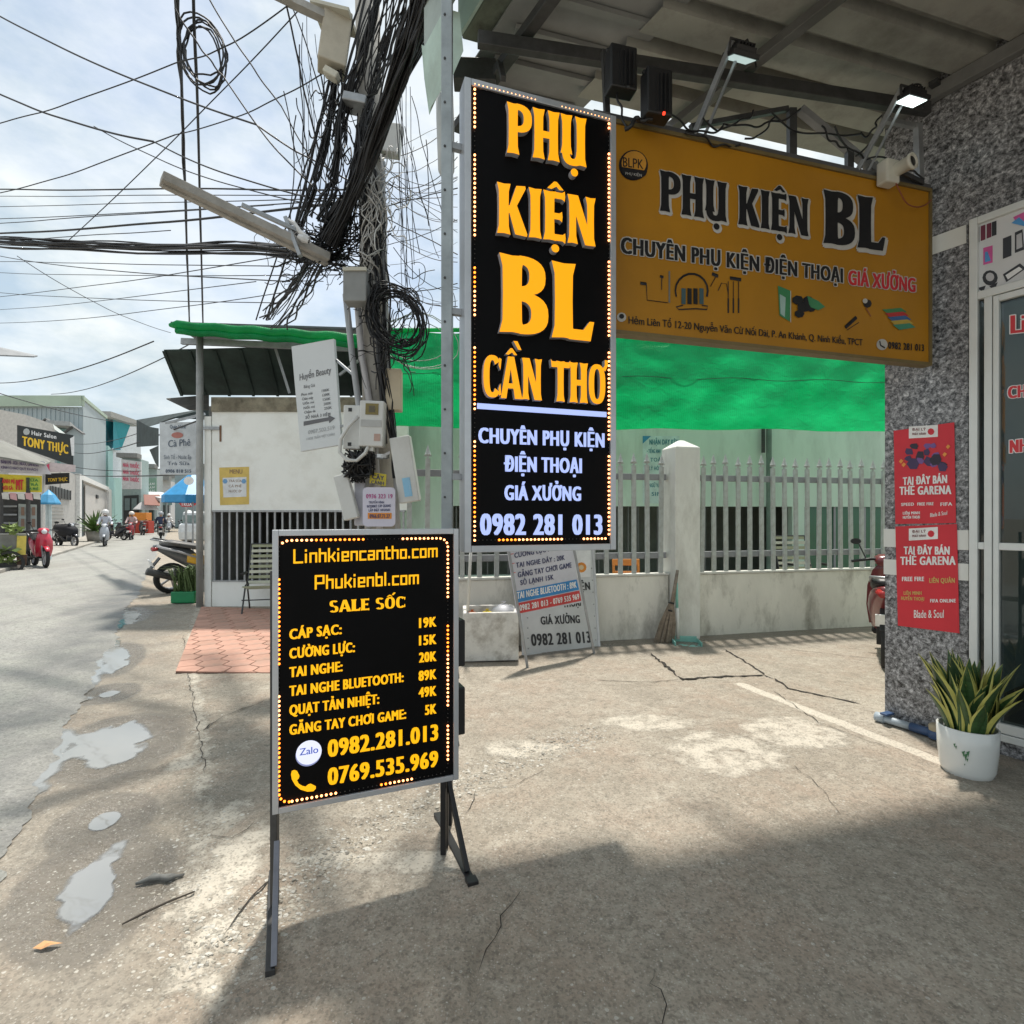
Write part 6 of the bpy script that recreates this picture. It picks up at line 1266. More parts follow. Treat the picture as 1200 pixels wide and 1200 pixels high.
b.build('foliage', M('grass_green', (.10, .15, .05), .7, .4, 9), pl_t, kind='stuff')
# ================================================================== UTILITY POLE
UY = 5.0
up = thing('utility_pole', 'concrete utility pole crowded with cables, meters and boxes behind the price board', 'pole', (P(437, 802, UY).x, UY, 0))
b = MB(); b0_, b1_ = Vector((P(447, 802, UY).x, UY+.1, -.1)), P(424, -260, UY+.1); b.tube([b0_, b0_.lerp(b1_, .5), b1_], [.15, .125, .10], 12)
b.build('shaft', M('pole_concrete', (.36, .34, .31), .9, .15, 6, .3, 40, dirt=(.16, .15, .13), dirt_amt=.6), up, smooth=True)
def conduit(pts, r, mat, Yc=UY-.08): b = MB(); b.tube([P(x, y, Yc) for x, y in pts], r, 8); b.build('conduit', mat, up, smooth=True)
M_CON = M('conduit_grey', (.34, .35, .36), .5, .15, 6)
conduit([(405, 345), (413, 420), (424, 500), (432, 620)], .028, M_CON); conduit([(418, 345), (424, 420), (438, 500), (446, 640)], .03, M('conduit_pale', (.48, .46, .46), .5, .1), UY-.05)
conduit([(449, 190), (449, 300), (452, 400), (460, 500), (468, 640)], .022, M_CON, UY-.10); conduit([(440, 200), (441, 340), (443, 420), (452, 520)], .018, M('conduit_dark', (.07, .07, .075), .5), UY-.06)
def ubox(name, label_, px0, py0, px1, py1, dep, mat, tilt=0, Yc=UY-.15, yaw=0, bev=.01, parent=up):
    c = (P(px0, py0, Yc)+P(px1, py1, Yc))/2; s = Yc/F; rot = Matrix.Rotation(R(tilt), 3, 'Y')@Matrix.Rotation(yaw, 3, 'Z'); b = MB(); b.box(c, ((px1-px0)*s, dep, (py1-py0)*s), rot); o = b.build(name, mat, parent, bevel=bev)
    return c, rot, s, o
MBX = M('box_beige', (.50, .48, .40), .6, .08, 4, dirt=(.3, .28, .22), dirt_amt=.4); MBW = M('box_white', (.60, .60, .58), .5, .06, 3, dirt=(.35, .33, .28), dirt_amt=.4)
c, rt, s, o = ubox('electric_meter', '', 423, 471, 451, 524, .12, MBW, 2, UY-.24)
def onb(c, rt, s, dx0, dy0, dx1, dy1, d, mat, nm, par_, dep=.12, th=.006):
    b = MB(); b.box(c+rt@Vector(((dx0+dx1)/2*s, -dep/2-d, -(dy0+dy1)/2*s)), ((dx1-dx0)*s, th, (dy1-dy0)*s), rt); return b.build(nm, mat, par_)
onb(c, rt, s, -7, -23, 8, -10, .002, M('meter_window', (.20, .15, .03), .2), 'window', o); onb(c, rt, s, -3, -20, 4, -13, .006, M('meter_dial', (.10, .08, .04), .3), 'dial', o)
onb(c, rt, s, -12, -4, 12, 4, .002, M('meter_band', (.42, .42, .41), .5), 'band', o); onb(c, rt, s, 4, 12, 11, 20, .003, M('meter_tag', (.45, .30, .25), .5), 'tag', o)
b = MB(); b.box(c+rt@Vector((0, 0, -29*s)), (.04, .06, .04), rt); b.build('seal', MBW, o, bevel=.006)
c, rt, s, o = ubox('connection_box', '', 404, 476, 424, 527, .10, MBW, 1, UY-.18)
for yy in (-20, 20): onb(c, rt, s, -4, yy-2, 0, yy+2, .002, M_BLACK, 'screw', o, .10)
ubox('connection_box', '', 453, 434, 471, 482, .14, M('box_cream', (.55, .47, .34), .6, .08, 4), 0, UY-.1, .1)
c, rt, s, o = ubox('connection_box', '', 405, 320, 432, 357, .16, M('box_greyd', (.24, .245, .24), .6, .15, 4), 0, UY-.25); onb(c, rt, s, -13, -20, 14, -16, .0, MBX, 'lid', o, .16, .03)
c, rt, s, o = ubox('splice_box', '', 377, 20, 408, 82, .22, M('box_tan', (.46, .42, .34), .7, .12, 5, dirt=(.15, .12, .09), dirt_amt=.6), 8, UY-.1, .35, .012)
b = MB(); b.box(P(392, 22, UY-.12), (.34, .28, .03), Matrix.Rotation(R(14), 3, 'Y')); b.build('lid', MBX, o)
ubox('splice_box', '', 380, 84, 398, 92, .1, MBX, 30); ubox('connection_box', '', 442, 148, 470, 182, .12, MBW, 8, UY-.02, 0); ubox('bracket', '', 405, 118, 432, 128, .2, M_GALV, 12)
c, rt, s, o = ubox('lamp_box', '', 463, 512, 487, 589, .09, MBW, -9, UY-.2, -.05); onb(c, rt, s, -4, 10, 5, 32, .001, M('sticker_blue', (.25, .50, .70), .5), 'sticker', o, .09)
q = MB(); pl2 = PX(c+rt@Vector((0, -.049, 0)), rt@Vector((1, 0, 0)), rt@Vector((0, 0, 1))); text(q, pl2, 'FPT', 3*s, -31*s, 4*s, -12*s, 5*s, .004, .1, px=False); q.build('lettering', M_WPR, o)
ubox('lamp_box', '', 398, 556, 415, 609, .08, MBW, -14, UY-.2); ubox('lamp_box', '', 416, 560, 428, 616, .06, M('box_lilac', (.42, .42, .47), .6), 0, UY-.12)
# stickers and the small rounded sign
q = MB(); ls = PX(P(443, 560, UY-.19), (1, 0, 0), (0, 0, 1)); apoly([(434, 553), (453, 556), (452, 570), (433, 566)], 0, M('sticker_yellow', (.62, .50, .04), .5), 'sticker', up, ls)
text(q, ls, 'CÂY', 436, 561, 450, 563, 5, .003, .12); text(q, ls, 'CẢNH', 435, 567, 450, 568.5, 4, .003, .12); q.build('sticker_text', M_NAVY, up)
c = P(443, 594, UY-.3); rs = thing('rounded_notice', 'small white rounded notice with orange phone line tied low on the utility pole', 'sign', c); ls = PX(c, (1, 0, 0), (0, 0, 1))
def rrect(x0, y0, x1, y1, r, n=5):
    o_ = []
    for cx, cy, a0 in ((x1-r, y0+r, 0), (x0+r, y0+r, 90), (x0+r, y1-r, 180), (x1-r, y1-r, 270)): o_ += [(cx+r*math.cos(R(a0+k*90/n)), cy-r*math.sin(R(a0+k*90/n))) for k in range(n+1)]
    return o_
apoly(rrect(425, 571, 463, 617, 5), 0, M('notice_lilac', (.60, .58, .68), .45, .03), 'plate', rs, ls, .02)
apoly([(431, 601), (459, 601), (459, 608), (431, 608)], .002, M('ink_orange', (.7, .25, .03)), 'orange_band', rs, ls)
q = MB(); text(q, ls, '0936 323 19', 429, 584, 460, 584, 5, .003, .1); q.build('lettering', M('ink_pink', (.45, .08, .25), .5), rs)
q = MB(); text(q, ls, 'INTERNET CÁP QUANG', 430, 595, 458, 594, 3, .003, .1); text(q, ls, 'TRUYỀN HÌNH', 432, 590, 450, 590, 2.6, .003, .1); text(q, ls, 'LẮP ĐẶT NHANH', 432, 599.5, 457, 599, 3, .003, .1); text(q, ls, '0966.07.71.27', 433, 607, 457, 607, 4.5, .004, .1); q.build('lettering', M_NAVY, rs)
# leaning white beauty board
bs = thing('beauty_board', 'white tilted beauty salon price board hung left of the utility pole', 'sign', P(372, 528, 5.2)); lp_ = PX(P(372, 460, 5.2), Vector((1, -.25, 0)), (0, 0, 1))
apoly([(341.5, 406), (391, 397), (400, 521), (352.5, 529)], 0, M('beauty_white', (.60, .62, .63), .5, .04, 2), 'board', bs, lp_, .035)
q = MB(); text(q, lp_, 'Huyền Beauty', 351, 446, 388, 437, 7.5, .003, .04, .0); text(q, lp_, 'Bảng Giá', 356, 455, 369, 453, 3.5, .003, .02)
for i in range(5): text(q, lp_, ('Phun môi', 'Chân mày', 'Uốn mi', 'Nối mi', 'Chăm da')[i], 353+i*.9, 464+i*5.2, 366+i*.9, 462+i*5.2, 3, .003, .06); text(q, lp_, ('1500K', '1200K', '150K', '200K', '250K')[i], 377+i*.7, 459.5+i*5.2, 386+i*.7, 458+i*5.2, 3, .003, .06)
text(q, lp_, 'SỐ NHÀ 3 HẺM', 358, 491, 387, 487, 3.5, .003, .08); q.build('lettering', M('ink_grey', (.12, .12, .13), .6), bs)
apoly([(356, 494), (385, 489), (385, 486.5), (393, 490), (386, 496), (385.5, 493), (356, 499)], .003, M('ink_grey', (.12, .12, .13)), 'arrow', bs, lp_)
q = MB(); text(q, lp_, '0907.502.519', 361, 509, 392, 503, 4.5, .003, .06); text(q, lp_, '118/28 TRẦN VIỆT CHÂU', 359, 516, 392, 510, 2.8, .003, .04); q.build('pale_lettering', M('ink_lgrey', (.35, .36, .37), .6), bs)
b = MB(); b.bar(P(392, 420, 5.2), P(415, 440, 5.0), .02); b.bar(P(396, 500, 5.2), P(410, 498, 5.0), .02); b.build('bracket', M_GALV, bs)
# white hoses round the meter
b = MB(); b.tube([P(*p, UY-.28) for p in ((420, 488), (408, 500), (399, 515), (398, 530), (406, 539), (418, 540), (428, 531), (432, 522))], .016, 8); b.build('hose', MBW, up, smooth=True)
b = MB()
rnd = random.Random(21)
for k in range(60):
    pts = [P(rnd.uniform(404, 440), rnd.uniform(525, 545), UY-.2-rnd.uniform(0, .08)), P(rnd.uniform(400, 440), rnd.uniform(540, 560), UY-.2-rnd.uniform(0, .1)), P(rnd.uniform(405, 430), rnd.uniform(550, 566), UY-.2), P(rnd.uniform(412, 440), rnd.uniform(525, 550), UY-.15)]
    b.tube(pts, .008, 4, False)
b.build('cable_knot', M_BLACK, up, kind='stuff')
b = MB(); b.lathe([(.06, -.015), (.065, -.015), (.065, .015), (.06, .015)], P(447, 535, UY-.2), 16); b.bar(P(447, 535, UY-.26), P(457, 530, UY-.22), .01, .02); b.build('steel_clamp', M('clamp_bright', (.5, .5, .5), .3, metal=.7), up)
# cross arm
cr_ = thing('cross_arm', 'long grey weathered steel cross arm sloping down to the utility pole', 'beam', P(380, 300, 4.9))
b = MB(); b.bar(P(189, 209, 4.1), P(384, 303, 4.95), .12, .07); b.bar(P(190, 215, 4.12), P(384, 309, 4.97), .05, .05); b.build('beam', M('arm_grey', (.36, .345, .32), .8, .2, 6, .2, dirt=(.2, .18, .15)), cr_, bevel=.006)
b = MB(); b.bar(P(283, 240, 4.46), P(352, 272, 4.72), .03, .03); b.bar(P(335, 255, 4.7), P(352, 300, 4.7), .05, .03); b.build('bracket', M_GALV, cr_)
b = MB(); b.tube([P(*p, 4.7) for p in ((336, 258), (345, 262), (352, 272), (362, 280))], .02, 6); b.lathe([(.02, -.05), (.035, 0), (.02, .05)], P(356, 280, 4.7), 8, (1, 0, -.5)); b.build('insulator', M('insul', (.6, .6, .6), .3), cr_)
# top arm at the head of the pole
b = MB(); b.bar(P(338, 0, 4.6), P(380, 20, 4.8), .08, .06); b.bar(P(300, -20, 4.4), P(340, 0, 4.6), .08, .06); b.build('upper_arm', M('arm_grey', (.36, .345, .32)), up)
# ================================================================== CABLES
M_CAB = M('cable_black', (.012, .012, .014), .6, .3, 20)
def cab(p, q, sag=.0, r=.006, seed=0, amp=.006, n=26, label='thin black cable crossing the sky', grp='cables crossing the sky', mat=None):
    b = MB(); b.tube(wire(p, q, sag, n, seed, amp), r, 5, False); o = b.build('cable', mat or M_CAB, None, True); return tag(o, label, 'cable', grp)
_lab = set()
def pc(x0, y0, Y0, x1, y1, Y1, sag=.15, r=.006, **k):
    if 'label' not in k:
        e = 'from the left edge' if x0 < 0 else ('from near the left side' if x0 < 150 else ('from beside the street lines' if x0 < 290 else 'from left of the pole head'))
        h = 'at the very top' if y0 < 20 else ('high up' if y0 < 110 else ('above the cross arm level' if y0 < 215 else ('above the thick bundle' if y0 < 282 else ('below the thick bundle' if y0 < 345 else 'low over the rooftops'))))
        sl = (y1-y0)/max(1, x1-x0); g = 'running level' if abs(sl) < .06 else (('sloping gently down' if sl < .7 else 'dropping steeply') if sl > 0 else ('rising gently' if sl > -.5 else 'rising steeply'))
        k['label'] = ('thick' if r > .009 else ('thin' if r > .0065 else 'very thin'))+' cable '+e+' '+h+', '+g
    cab(P(x0, y0, Y0), P(x1, y1, Y1), sag, r, **k)
C = [(-30, 2, 7, 300, 146, 5.2, .1, .0095), (300, 146, 5.2, 415, 215, 5, .02, .008), (-30, 96, 8, 180, 166, 6.5, .1, .012), (180, 166, 6.5, 400, 240, 5, .08, .008), (110, 148, 7, 395, 245, 5, .14, .006),
 (-30, 152, 8, 205, 74, 6.2, .06, .007), (205, 74, 6.2, 335, 8, 5.5, .1, .007), (-30, 232, 9, 205, 158, 6.5, .08, .007), (205, 158, 6.5, 380, 85, 5, .08, .006), (80, 282, 8, 350, 12, 5.2, .06, .006),
 (243, -5, 5, 330, 125, 5.1, .05, .007), (330, 125, 5.1, 400, 240, 5.0, .04, .006), (205, 10, 5, 262, 90, 5.2, .03, .008), (262, 90, 5.2, 400, 245, 5, .12, .007), (333, -5, 4.6, 372, 170, 5, .03, .008),
 (372, 170, 5, 420, 270, 5, .02, .006), (-30, 222, 8, 430, 222, 5, .0, .0085), (-30, 230, 12, 400, 229, 6, .0, .006), (-30, 243, 12, 400, 232, 6, .0, .006), (-30, 258, 12, 390, 235, 6, .02, .007), (-30, 264, 11, 320, 240, 6, .0, .007),
 (-30, 275, 8, 380, 240, 5.2, .05, .012), (-30, 306, 12, 330, 312, 6, -.0, .006), (-20, 296, 12, 340, 330, 6, .1, .007), (-30, 285, 10, 200, 270, 7, .0, .006), (-30, 318, 14, 420, 322, 6, .05, .006), (-30, 351, 14, 330, 300, 6, .05, .006),
 (-30, 365, 14, 300, 330, 6, .05, .005), (-30, 379, 12, 350, 340, 6, .1, .005), (-30, 340, 14, 330, 355, 7, .06, .006), (20, 300, 12, 200, 390, 16, .2, .008), (-30, 447, 18, 180, 400, 10, .3, .012), (60, 462, 22, 250, 388, 10, .3, .012),
 (-30, 452, 20, 170, 496, 50, .4, .02), (85, 530, 36, 240, 490, 10, .3, .016), (85, 520, 36, 170, 505, 20, .2, .014), (88, 556, 40, 232, 555, 12, .1, .02), (85, 547, 38, 165, 552, 30, .1, .02),
 (395, 60, 5, 338, 300, 5.4, .0, .014), (398, 110, 5, 312, 375, 7.5, .0, .012), (400, 70, 5, 300, 375, 7.5, .0, .009), (425, -10, 4.8, 385, 120, 5, .0, .010), (430, -10, 4.8, 390, 160, 5, .01, .012)]
for i, c_ in enumerate(C): pc(*c_[:6], sag=c_[6], r=c_[7], seed=i)
# fan of fine wires to the right of the pole
rnd = random.Random(31)
for k in range(26):
    y0 = rnd.uniform(180, 350); y1 = y0+rnd.uniform(-60, 70); 
    if y1 > 380: y1 = 350
    pc(rnd.uniform(440, 462), y0, 4.95, 536, y1, rnd.uniform(3.6, 6.5), rnd.uniform(-.02, .15), rnd.uniform(.0022, .0042), seed=k+90, amp=.004, label='fine drop wire running right from the utility pole', grp='fine drop wires right of the pole')
for k in range(12):
    x0 = rnd.uniform(458, 500); pc(x0, rnd.uniform(60, 190), 4.7, x0+rnd.uniform(0, 50), rnd.uniform(230, 370), 5.0, rnd.uniform(0, .04), rnd.uniform(.0022, .004), seed=k+130, amp=.008, label='fine hanging wire between the cable bundle and the mint block', grp='fine hanging wires by the mint block')
for k in range(16):
    x0 = rnd.uniform(330, 395); pc(x0, rnd.uniform(-10, 150), 5.0, rnd.uniform(320, 420), rnd.uniform(180, 330), 5.1, rnd.uniform(-.02, .06), rnd.uniform(.0025, .006), seed=k+160, amp=.012, label='thin slack wire left of the utility pole head', grp='slack wires left of the pole')
# the two upright-looking lines run high along the street
def bundle(name, label, path, n, spread, r, seed, mat=M_CAB, wob_=.3, sides=4):
    rnd = random.Random(seed); b = MB(); base = [Vector(p) for p in path]; L_ = len(base)
    # resample
    fine = []
    for i in range(L_-1):
        for k in range(6): fine.append(base[i].lerp(base[i+1], k/6))
    fine.append(base[-1]); m = len(fine)
    for _ in range(2): fine = [fine[0]]+[(fine[i-1]+fine[i]*2+fine[i+1])/4 for i in range(1, m-1)]+[fine[-1]]
    sp_ = spread if isinstance(spread, (list, tuple)) else [spread]*L_
    for k in range(n):
        a = rnd.uniform(0, 6.28); rr = math.sqrt(rnd.random()); ph, f1, f2 = rnd.uniform(0, 6), rnd.uniform(1, 3), rnd.uniform(1, 3); o_ = []
        for i, p in enumerate(fine):
            t_ = i/(m-1)*(L_-1); j = min(int(t_), L_-2); s = sp_[j]+(sp_[j+1]-sp_[j])*(t_-j); x, y = ortho(fine[min(i+1, m-1)]-fine[max(i-1, 0)])
            aa = a+wob_*math.sin(f1*i/m*6+ph); r2 = rr*(1+.25*math.sin(f2*i/m*9+ph)); o_.append(p+x*(math.cos(aa)*s*r2)+y*(math.sin(aa)*s*r2))
        b.tube(o_, rnd.uniform(.7, 1.3)*r, sides, False)
    o = b.build(name, mat, None, True); tag(o, label, 'cables'); o['kind'] = 'stuff'; return o
bundle('cable_bundle', 'heavy twisted black cable bundle hanging down from the top of the frame to the cross arm', [P(516, -60, 3.2), P(500, 0, 3.5), P(478, 60, 3.9), P(452, 130, 4.35), P(430, 190, 4.6), P(408, 240, 4.75), P(385, 285, 4.9)], 70, [.085, .085, .08, .07, .055, .05, .07], .0085, 1)
bundle('cable_bundle', 'black cable bundle fanning from the pole down to the kiosk awning', [P(405, 235, 4.8), P(380, 290, 5.2), P(350, 340, 6.2), P(322, 378, 7.4)], 16, [.06, .07, .10, .16], .009, 2)
bundle('cable_bundle', 'loose black cables in front of the upper pole', [P(448, -20, 4.6), P(425, 60, 4.75), P(402, 130, 4.85), P(395, 200, 4.9), P(375, 260, 5)], 18, [.05, .06, .05, .06, .10], .007, 3, wob_=.8)
bundle('cable_bundle', 'slanting black cables between pole head and tilted cross arm', [P(470, -20, 4.4), P(447, 60, 4.7), P(430, 130, 4.85), P(418, 200, 4.9), P(400, 280, 5)], 24, [.10, .09, .06, .06, .08], .006, 4, wob_=1.)
bundle('cable_bundle', 'thick horizontal black cable bundle crossing the street to the pole', [P(-40, 282, 8.5), P(60, 287, 7.8), P(180, 292, 6.8), P(300, 291, 5.8), P(400, 300, 5)], 14, [.07, .07, .06, .06, .08], .011, 5)
bundle('cable_bundle', 'thin slanting cable bundle from the left of the pole to its crossing', [P(392, 95, 5), P(385, 150, 5), P(368, 220, 5.05), P(345, 290, 5.3)], 7, [.02, .025, .03, .04], .010, 6)
bundle('cable_bundle', 'black cables running down the pole face to the meters', [P(425, 150, 4.85), P(438, 250, 4.85), P(446, 350, 4.85), P(452, 450, 4.85), P(462, 520, 4.85), P(466, 560, 4.85)], 15, [.06, .09, .08, .06, .04, .03], .0065, 7, wob_=.9)
bundle('cable_bundle', 'grey and white drop cables down the pole below the tangle', [P(432, 170, 4.82), P(436, 240, 4.8), P(432, 300, 4.8), P(436, 335, 4.82)], 16, [.03, .12, .11, .06], .0055, 8, mat=M('cable_grey', (.38, .37, .35), .6), wob_=1.2)
bundle('cable_bundle', 'left twisted line running high along the street', [P(203, -160, 4.6), P(207, 0, 6.0), P(213, 110, 7.2), P(218, 250, 9.5), P(222, 378, 13.5)], 5, [.035, .035, .022, .015, .015], .012, 9, wob_=2)
bundle('cable_bundle', 'right twisted line running high along the street', [P(225, -160, 4.6), P(227, 0, 6.0), P(231, 120, 7.2), P(235, 250, 9.5), P(238, 380, 13.5)], 3, .010, .013, 10, wob_=2)
# coils
def coil(label, cx, cy, rx, ry, Yc, n, r, tilt, seed, mat=M_CAB, jit=.12):
    rnd = random.Random(seed); b = MB(); s = Yc/F; c = P(cx, cy, Yc)
    for k in range(n):
        jx, jy, a0 = rnd.gauss(0, rx*jit), rnd.gauss(0, ry*jit), rnd.uniform(0, 6); q1, q2 = rx*rnd.uniform(.78, 1.1), ry*rnd.uniform(.78, 1.1); ct, st_ = math.cos(tilt+rnd.uniform(-.15, .15)), math.sin(tilt)
        pts = []
        for i in range(26):
            a = a0+i*6.5/25; u, v = q1*math.cos(a), q2*math.sin(a); pts.append(c+Vector(((jx+u*ct-v*st_)*s, rnd.uniform(-.015, .015)+.05*math.sin(a*2+k), (jy+u*st_+v*ct)*s)))
        b.tube(pts, r, 5, False)
    o = b.build('cable_coil', mat, None, True); tag(o, label, 'cable coil'); return o
coil('large coil of black cable tied on the right of the utility pole', 464, 374, 30, 40, 4.75, 22, .0055, .5, 1); coil('small thin ring of black cable right of the utility pole', 481, 350, 10, 10, 4.8, 4, .004, 0, 2, jit=.03)
coil('drooping loop of spare cable hanging on the left street line', 238, 62, 24, 40, 6.3, 6, .010, .25, 3, jit=.07)
coil('wide thin green-white loop hanging below the big coil', 488, 400, 48, 30, 4.9, 3, .004, -.2, 4, M('cable_paleg', (.35, .45, .38), .5), .08)
# tangles where the arm meets the pole
def tangle(label, cx, cy, rx, ry, Yc, n, r, seed, mat=M_CAB):
    rnd = random.Random(seed); b = MB()
    for k in range(n):
        x, y = cx+rnd.gauss(0, rx*.45), cy+rnd.gauss(0, ry*.45); d = rnd.uniform(0, 6.28); pts = []
        for i in range(7): pts.append(P(x, y, Yc+rnd.uniform(-.08, .12))); d += rnd.uniform(-1.1, 1.1); x += math.cos(d)*rx*.22; y += math.sin(d)*ry*.22
        b.tube(chaik(pts, 2), r*rnd.uniform(.5, 1.3), 4, False)
    o = b.build('cable_tangle', mat, None, True); tag(o, label, 'cables'); o['kind'] = 'stuff'
tangle('black tangle of cables where the cross arm meets the pole', 385, 288, 38, 28, 4.95, 120, .006, 1); tangle('black tangle of cables beside the splice box', 398, 130, 18, 45, 4.9, 50, .006, 2)
tangle('black tangle of cables on the pole above the grey box', 434, 290, 24, 60, 4.8, 50, .0045, 3); tangle('white and grey tangle of wires on the pole', 441, 225, 22, 50, 4.78, 46, .0045, 4, M('cable_white', (.55, .54, .52), .5))
tangle('fine loose wires curling right of the pole', 490, 320, 40, 50, 4.85, 11, .003, 5); tangle('dark tangle of wires around the big coil', 455, 395, 26, 40, 4.7, 40, .0045, 6); tangle('fine loose wires curling below the cross arm', 350, 320, 40, 32, 5.1, 14, .0035, 7)
# ================================================================== THE STREET BEYOND, LEFT SIDE
FO = -6.2
def fac(name, px0, px1, ytop, o, mat, parent, zb_=0, ybot=None, dep=3., at=None, bevel=0, proud=0.):
    """upright block whose street face runs between two photographed columns"""
    a, c = Q(px0, 607, o), Q(px1, 607, o); m = Q(at if at is not None else px1, 607, o); zt_ = 1.5-(ytop-HY)/F*m.y; z0 = zb_ if ybot is None else 1.5-(ybot-HY)/F*m.y
    b = MB(); a.z = z0; d = Vector((c.x-a.x, c.y-a.y, 0)); b.par(a+Nv*proud, d, -Nv*dep, (0, 0, zt_-z0)); return b.build(name, mat, parent, bevel=bevel)
def bld(name, label, px, o, cat='building', grp=None): return thing(name, label, cat, Q(px, 607, o)*1.0-Vector((0, 0, 1.5)), grp)
def siding(name, col):
    if name in MATS: return MATS[name]
    m, t, b = pbr(name); tc = N(t, 'ShaderNodeTexCoord'); n = N(t, 'ShaderNodeTexNoise', i_Scale=.6, i_Detail=5); t.links.new(tc.outputs['Object'], n.inputs[0]); r = N(t, 'ShaderNodeValToRGB')
    r.color_ramp.elements[0].color = tuple(c*.85 for c in col)+(1,); r.color_ramp.elements[1].color = tuple(c*1.1 for c in col)+(1,); t.links.new(n.outputs[0], r.inputs[0]); t.links.new(r.outputs[0], b.inputs['Base Color']); b.inputs['Roughness'].default_value = .6
    MATS[name] = m; return m
# big grey warehouse
wh = thing('warehouse', 'large grey metal sided warehouse with a pale green roof edge behind the left shops', 'building', (-45, 46, 0)); M_SD = siding('siding_grey', (.36, .42, .44)); M_SD2 = siding('siding_light', (.60, .65, .65))
A = P(-60, 463, 46); B = P(97, 465, 46); Cc = P(124, 488, 60)
b = MB(); x0, x1 = A.x, B.x; 
b.add([Vector((x0, 46, 0)), Vector((x1, 46, 0)), Vector((x1, 46, 10.7)), Vector((x0, 46, 10.9))], [(0, 1, 2, 3)]); b.add([Vector((x1, 46, 0)), Vector((Cc.x, 60, 0)), Vector((Cc.x, 60, Cc.z)), Vector((x1, 46, B.z))], [(0, 1, 2, 3)]); b.build('wall', [M_SD], wh)
b = MB(); b.add([Vector((x1+.02, 45.9, .1)), Vector((Cc.x+.02, 59.9, .1)), Vector((Cc.x+.02, 59.9, Cc.z-.1)), Vector((x1+.02, 45.9, B.z-.1))], [(0, 1, 2, 3)]); b.build('gable_wall', M_SD2, wh)
b = MB(); b.par(Vector((x0, 45.7, 10.7)), Vector((x1-x0, 0, 0)), Vector((0, .5, .1)), (0, 0, .9)); b.bar(Vector((x1+.1, 45.9, B.z-.1)), Vector((Cc.x+.1, 60, Cc.z-.1)), .12, .3); b.build('roof', M('roof_palegreen', (.38, .47, .38), .7, .1, .5), wh)
b = MB()
for k in range(30): b.box((x0+(x1-x0)*k/29, 45.97, 5.3), (.08, .06, 10.6))
for k in range(24): z = .5+k*.45; b.bar(Vector((x1+.05, 45.85, z)), Vector((Cc.x+.05, 59.85, z*.85+.4)), .04, .04)
b.build('cladding_rib', M_SD, wh, kind='stuff')
# curved white roof in front of it
cr2 = thing('curved_roof_house', 'low house with a rounded white roof left of the dark shop sign', 'building', (-36, 36, 0)); b = MB(); pr = [P(-60, 488, 34), P(0, 480, 34), P(30, 486, 34), P(62, 497, 35), P(64, 503, 35)]; b.add(pr+[p+Dv*5 for p in pr], [(i, i+1, i+6, i+5) for i in range(4)]); b.build('roof', M('roof_white', (.62, .66, .64), .6), cr2)
b = MB(); b.add(pr+[Vector((p.x, p.y, 0)) for p in pr], [(i, i+5, i+6, i+1) for i in range(4)]); b.build('wall', M('wall_pinkgrey', (.55, .53, .50), .8), cr2)
for i, (x, y) in enumerate(((56, 492), (87, 501))):
    g_ = thing('small_house', ('small grey gable rising behind the dark shop sign', 'second small grey gable left of the pale siding')[i], 'building', P(x, 607, 42)-Vector((0, 0, 1.5))); b = MB(); p = P(x, y, 42); b.add([Vector((p.x-1, 42, 0)), Vector((p.x+.7, 42, 0)), Vector((p.x+.7, 42, p.z-.5)), Vector((p.x, 42, p.z)), Vector((p.x-1, 42, p.z-.7))], [(0, 1, 2, 3, 4)]); b.build('wall', M_SD, g_)
    b = MB(); b.bar(Vector((p.x-1.2, 41.9, p.z-.8)), Vector((p.x, 41.9, p.z+.05)), .3, .08); b.bar(Vector((p.x, 41.9, p.z+.05)), Vector((p.x+.8, 41.9, p.z-.5)), .3, .08); b.build('roof', M('roof_dk', (.12, .12, .12)), g_)
# teal house far, its dark eave
th = thing('teal_house', 'bright teal wall of a house behind the warehouse', 'building', (-44, 62, 0)); b = MB(); q_ = [P(122, 488, 62), P(144, 494, 66), P(132, 526, 66), P(122, 526, 62)]; b.add(q_, [(0, 3, 2, 1)]); b.add([p+Vector((.3, 1, 0)) for p in q_], [(0, 1, 2, 3)]); b.build('wall', M('teal', (.02, .28, .34), .7), th)
b = MB(); b.bar(P(121, 485, 61), P(158, 497, 68), 1.5, .6); b.build('eave', M('eave_grey', (.35, .35, .33), .8), th); b = MB(); q_ = [P(132, 528, 65), P(148, 495, 68), P(165, 500, 72), P(165, 560, 72), P(132, 560, 65)]; b.add(q_, [(0, 4, 3, 2, 1)]); b.build('white_wall', M('white_wall_far', (.6, .64, .66), .8), th)
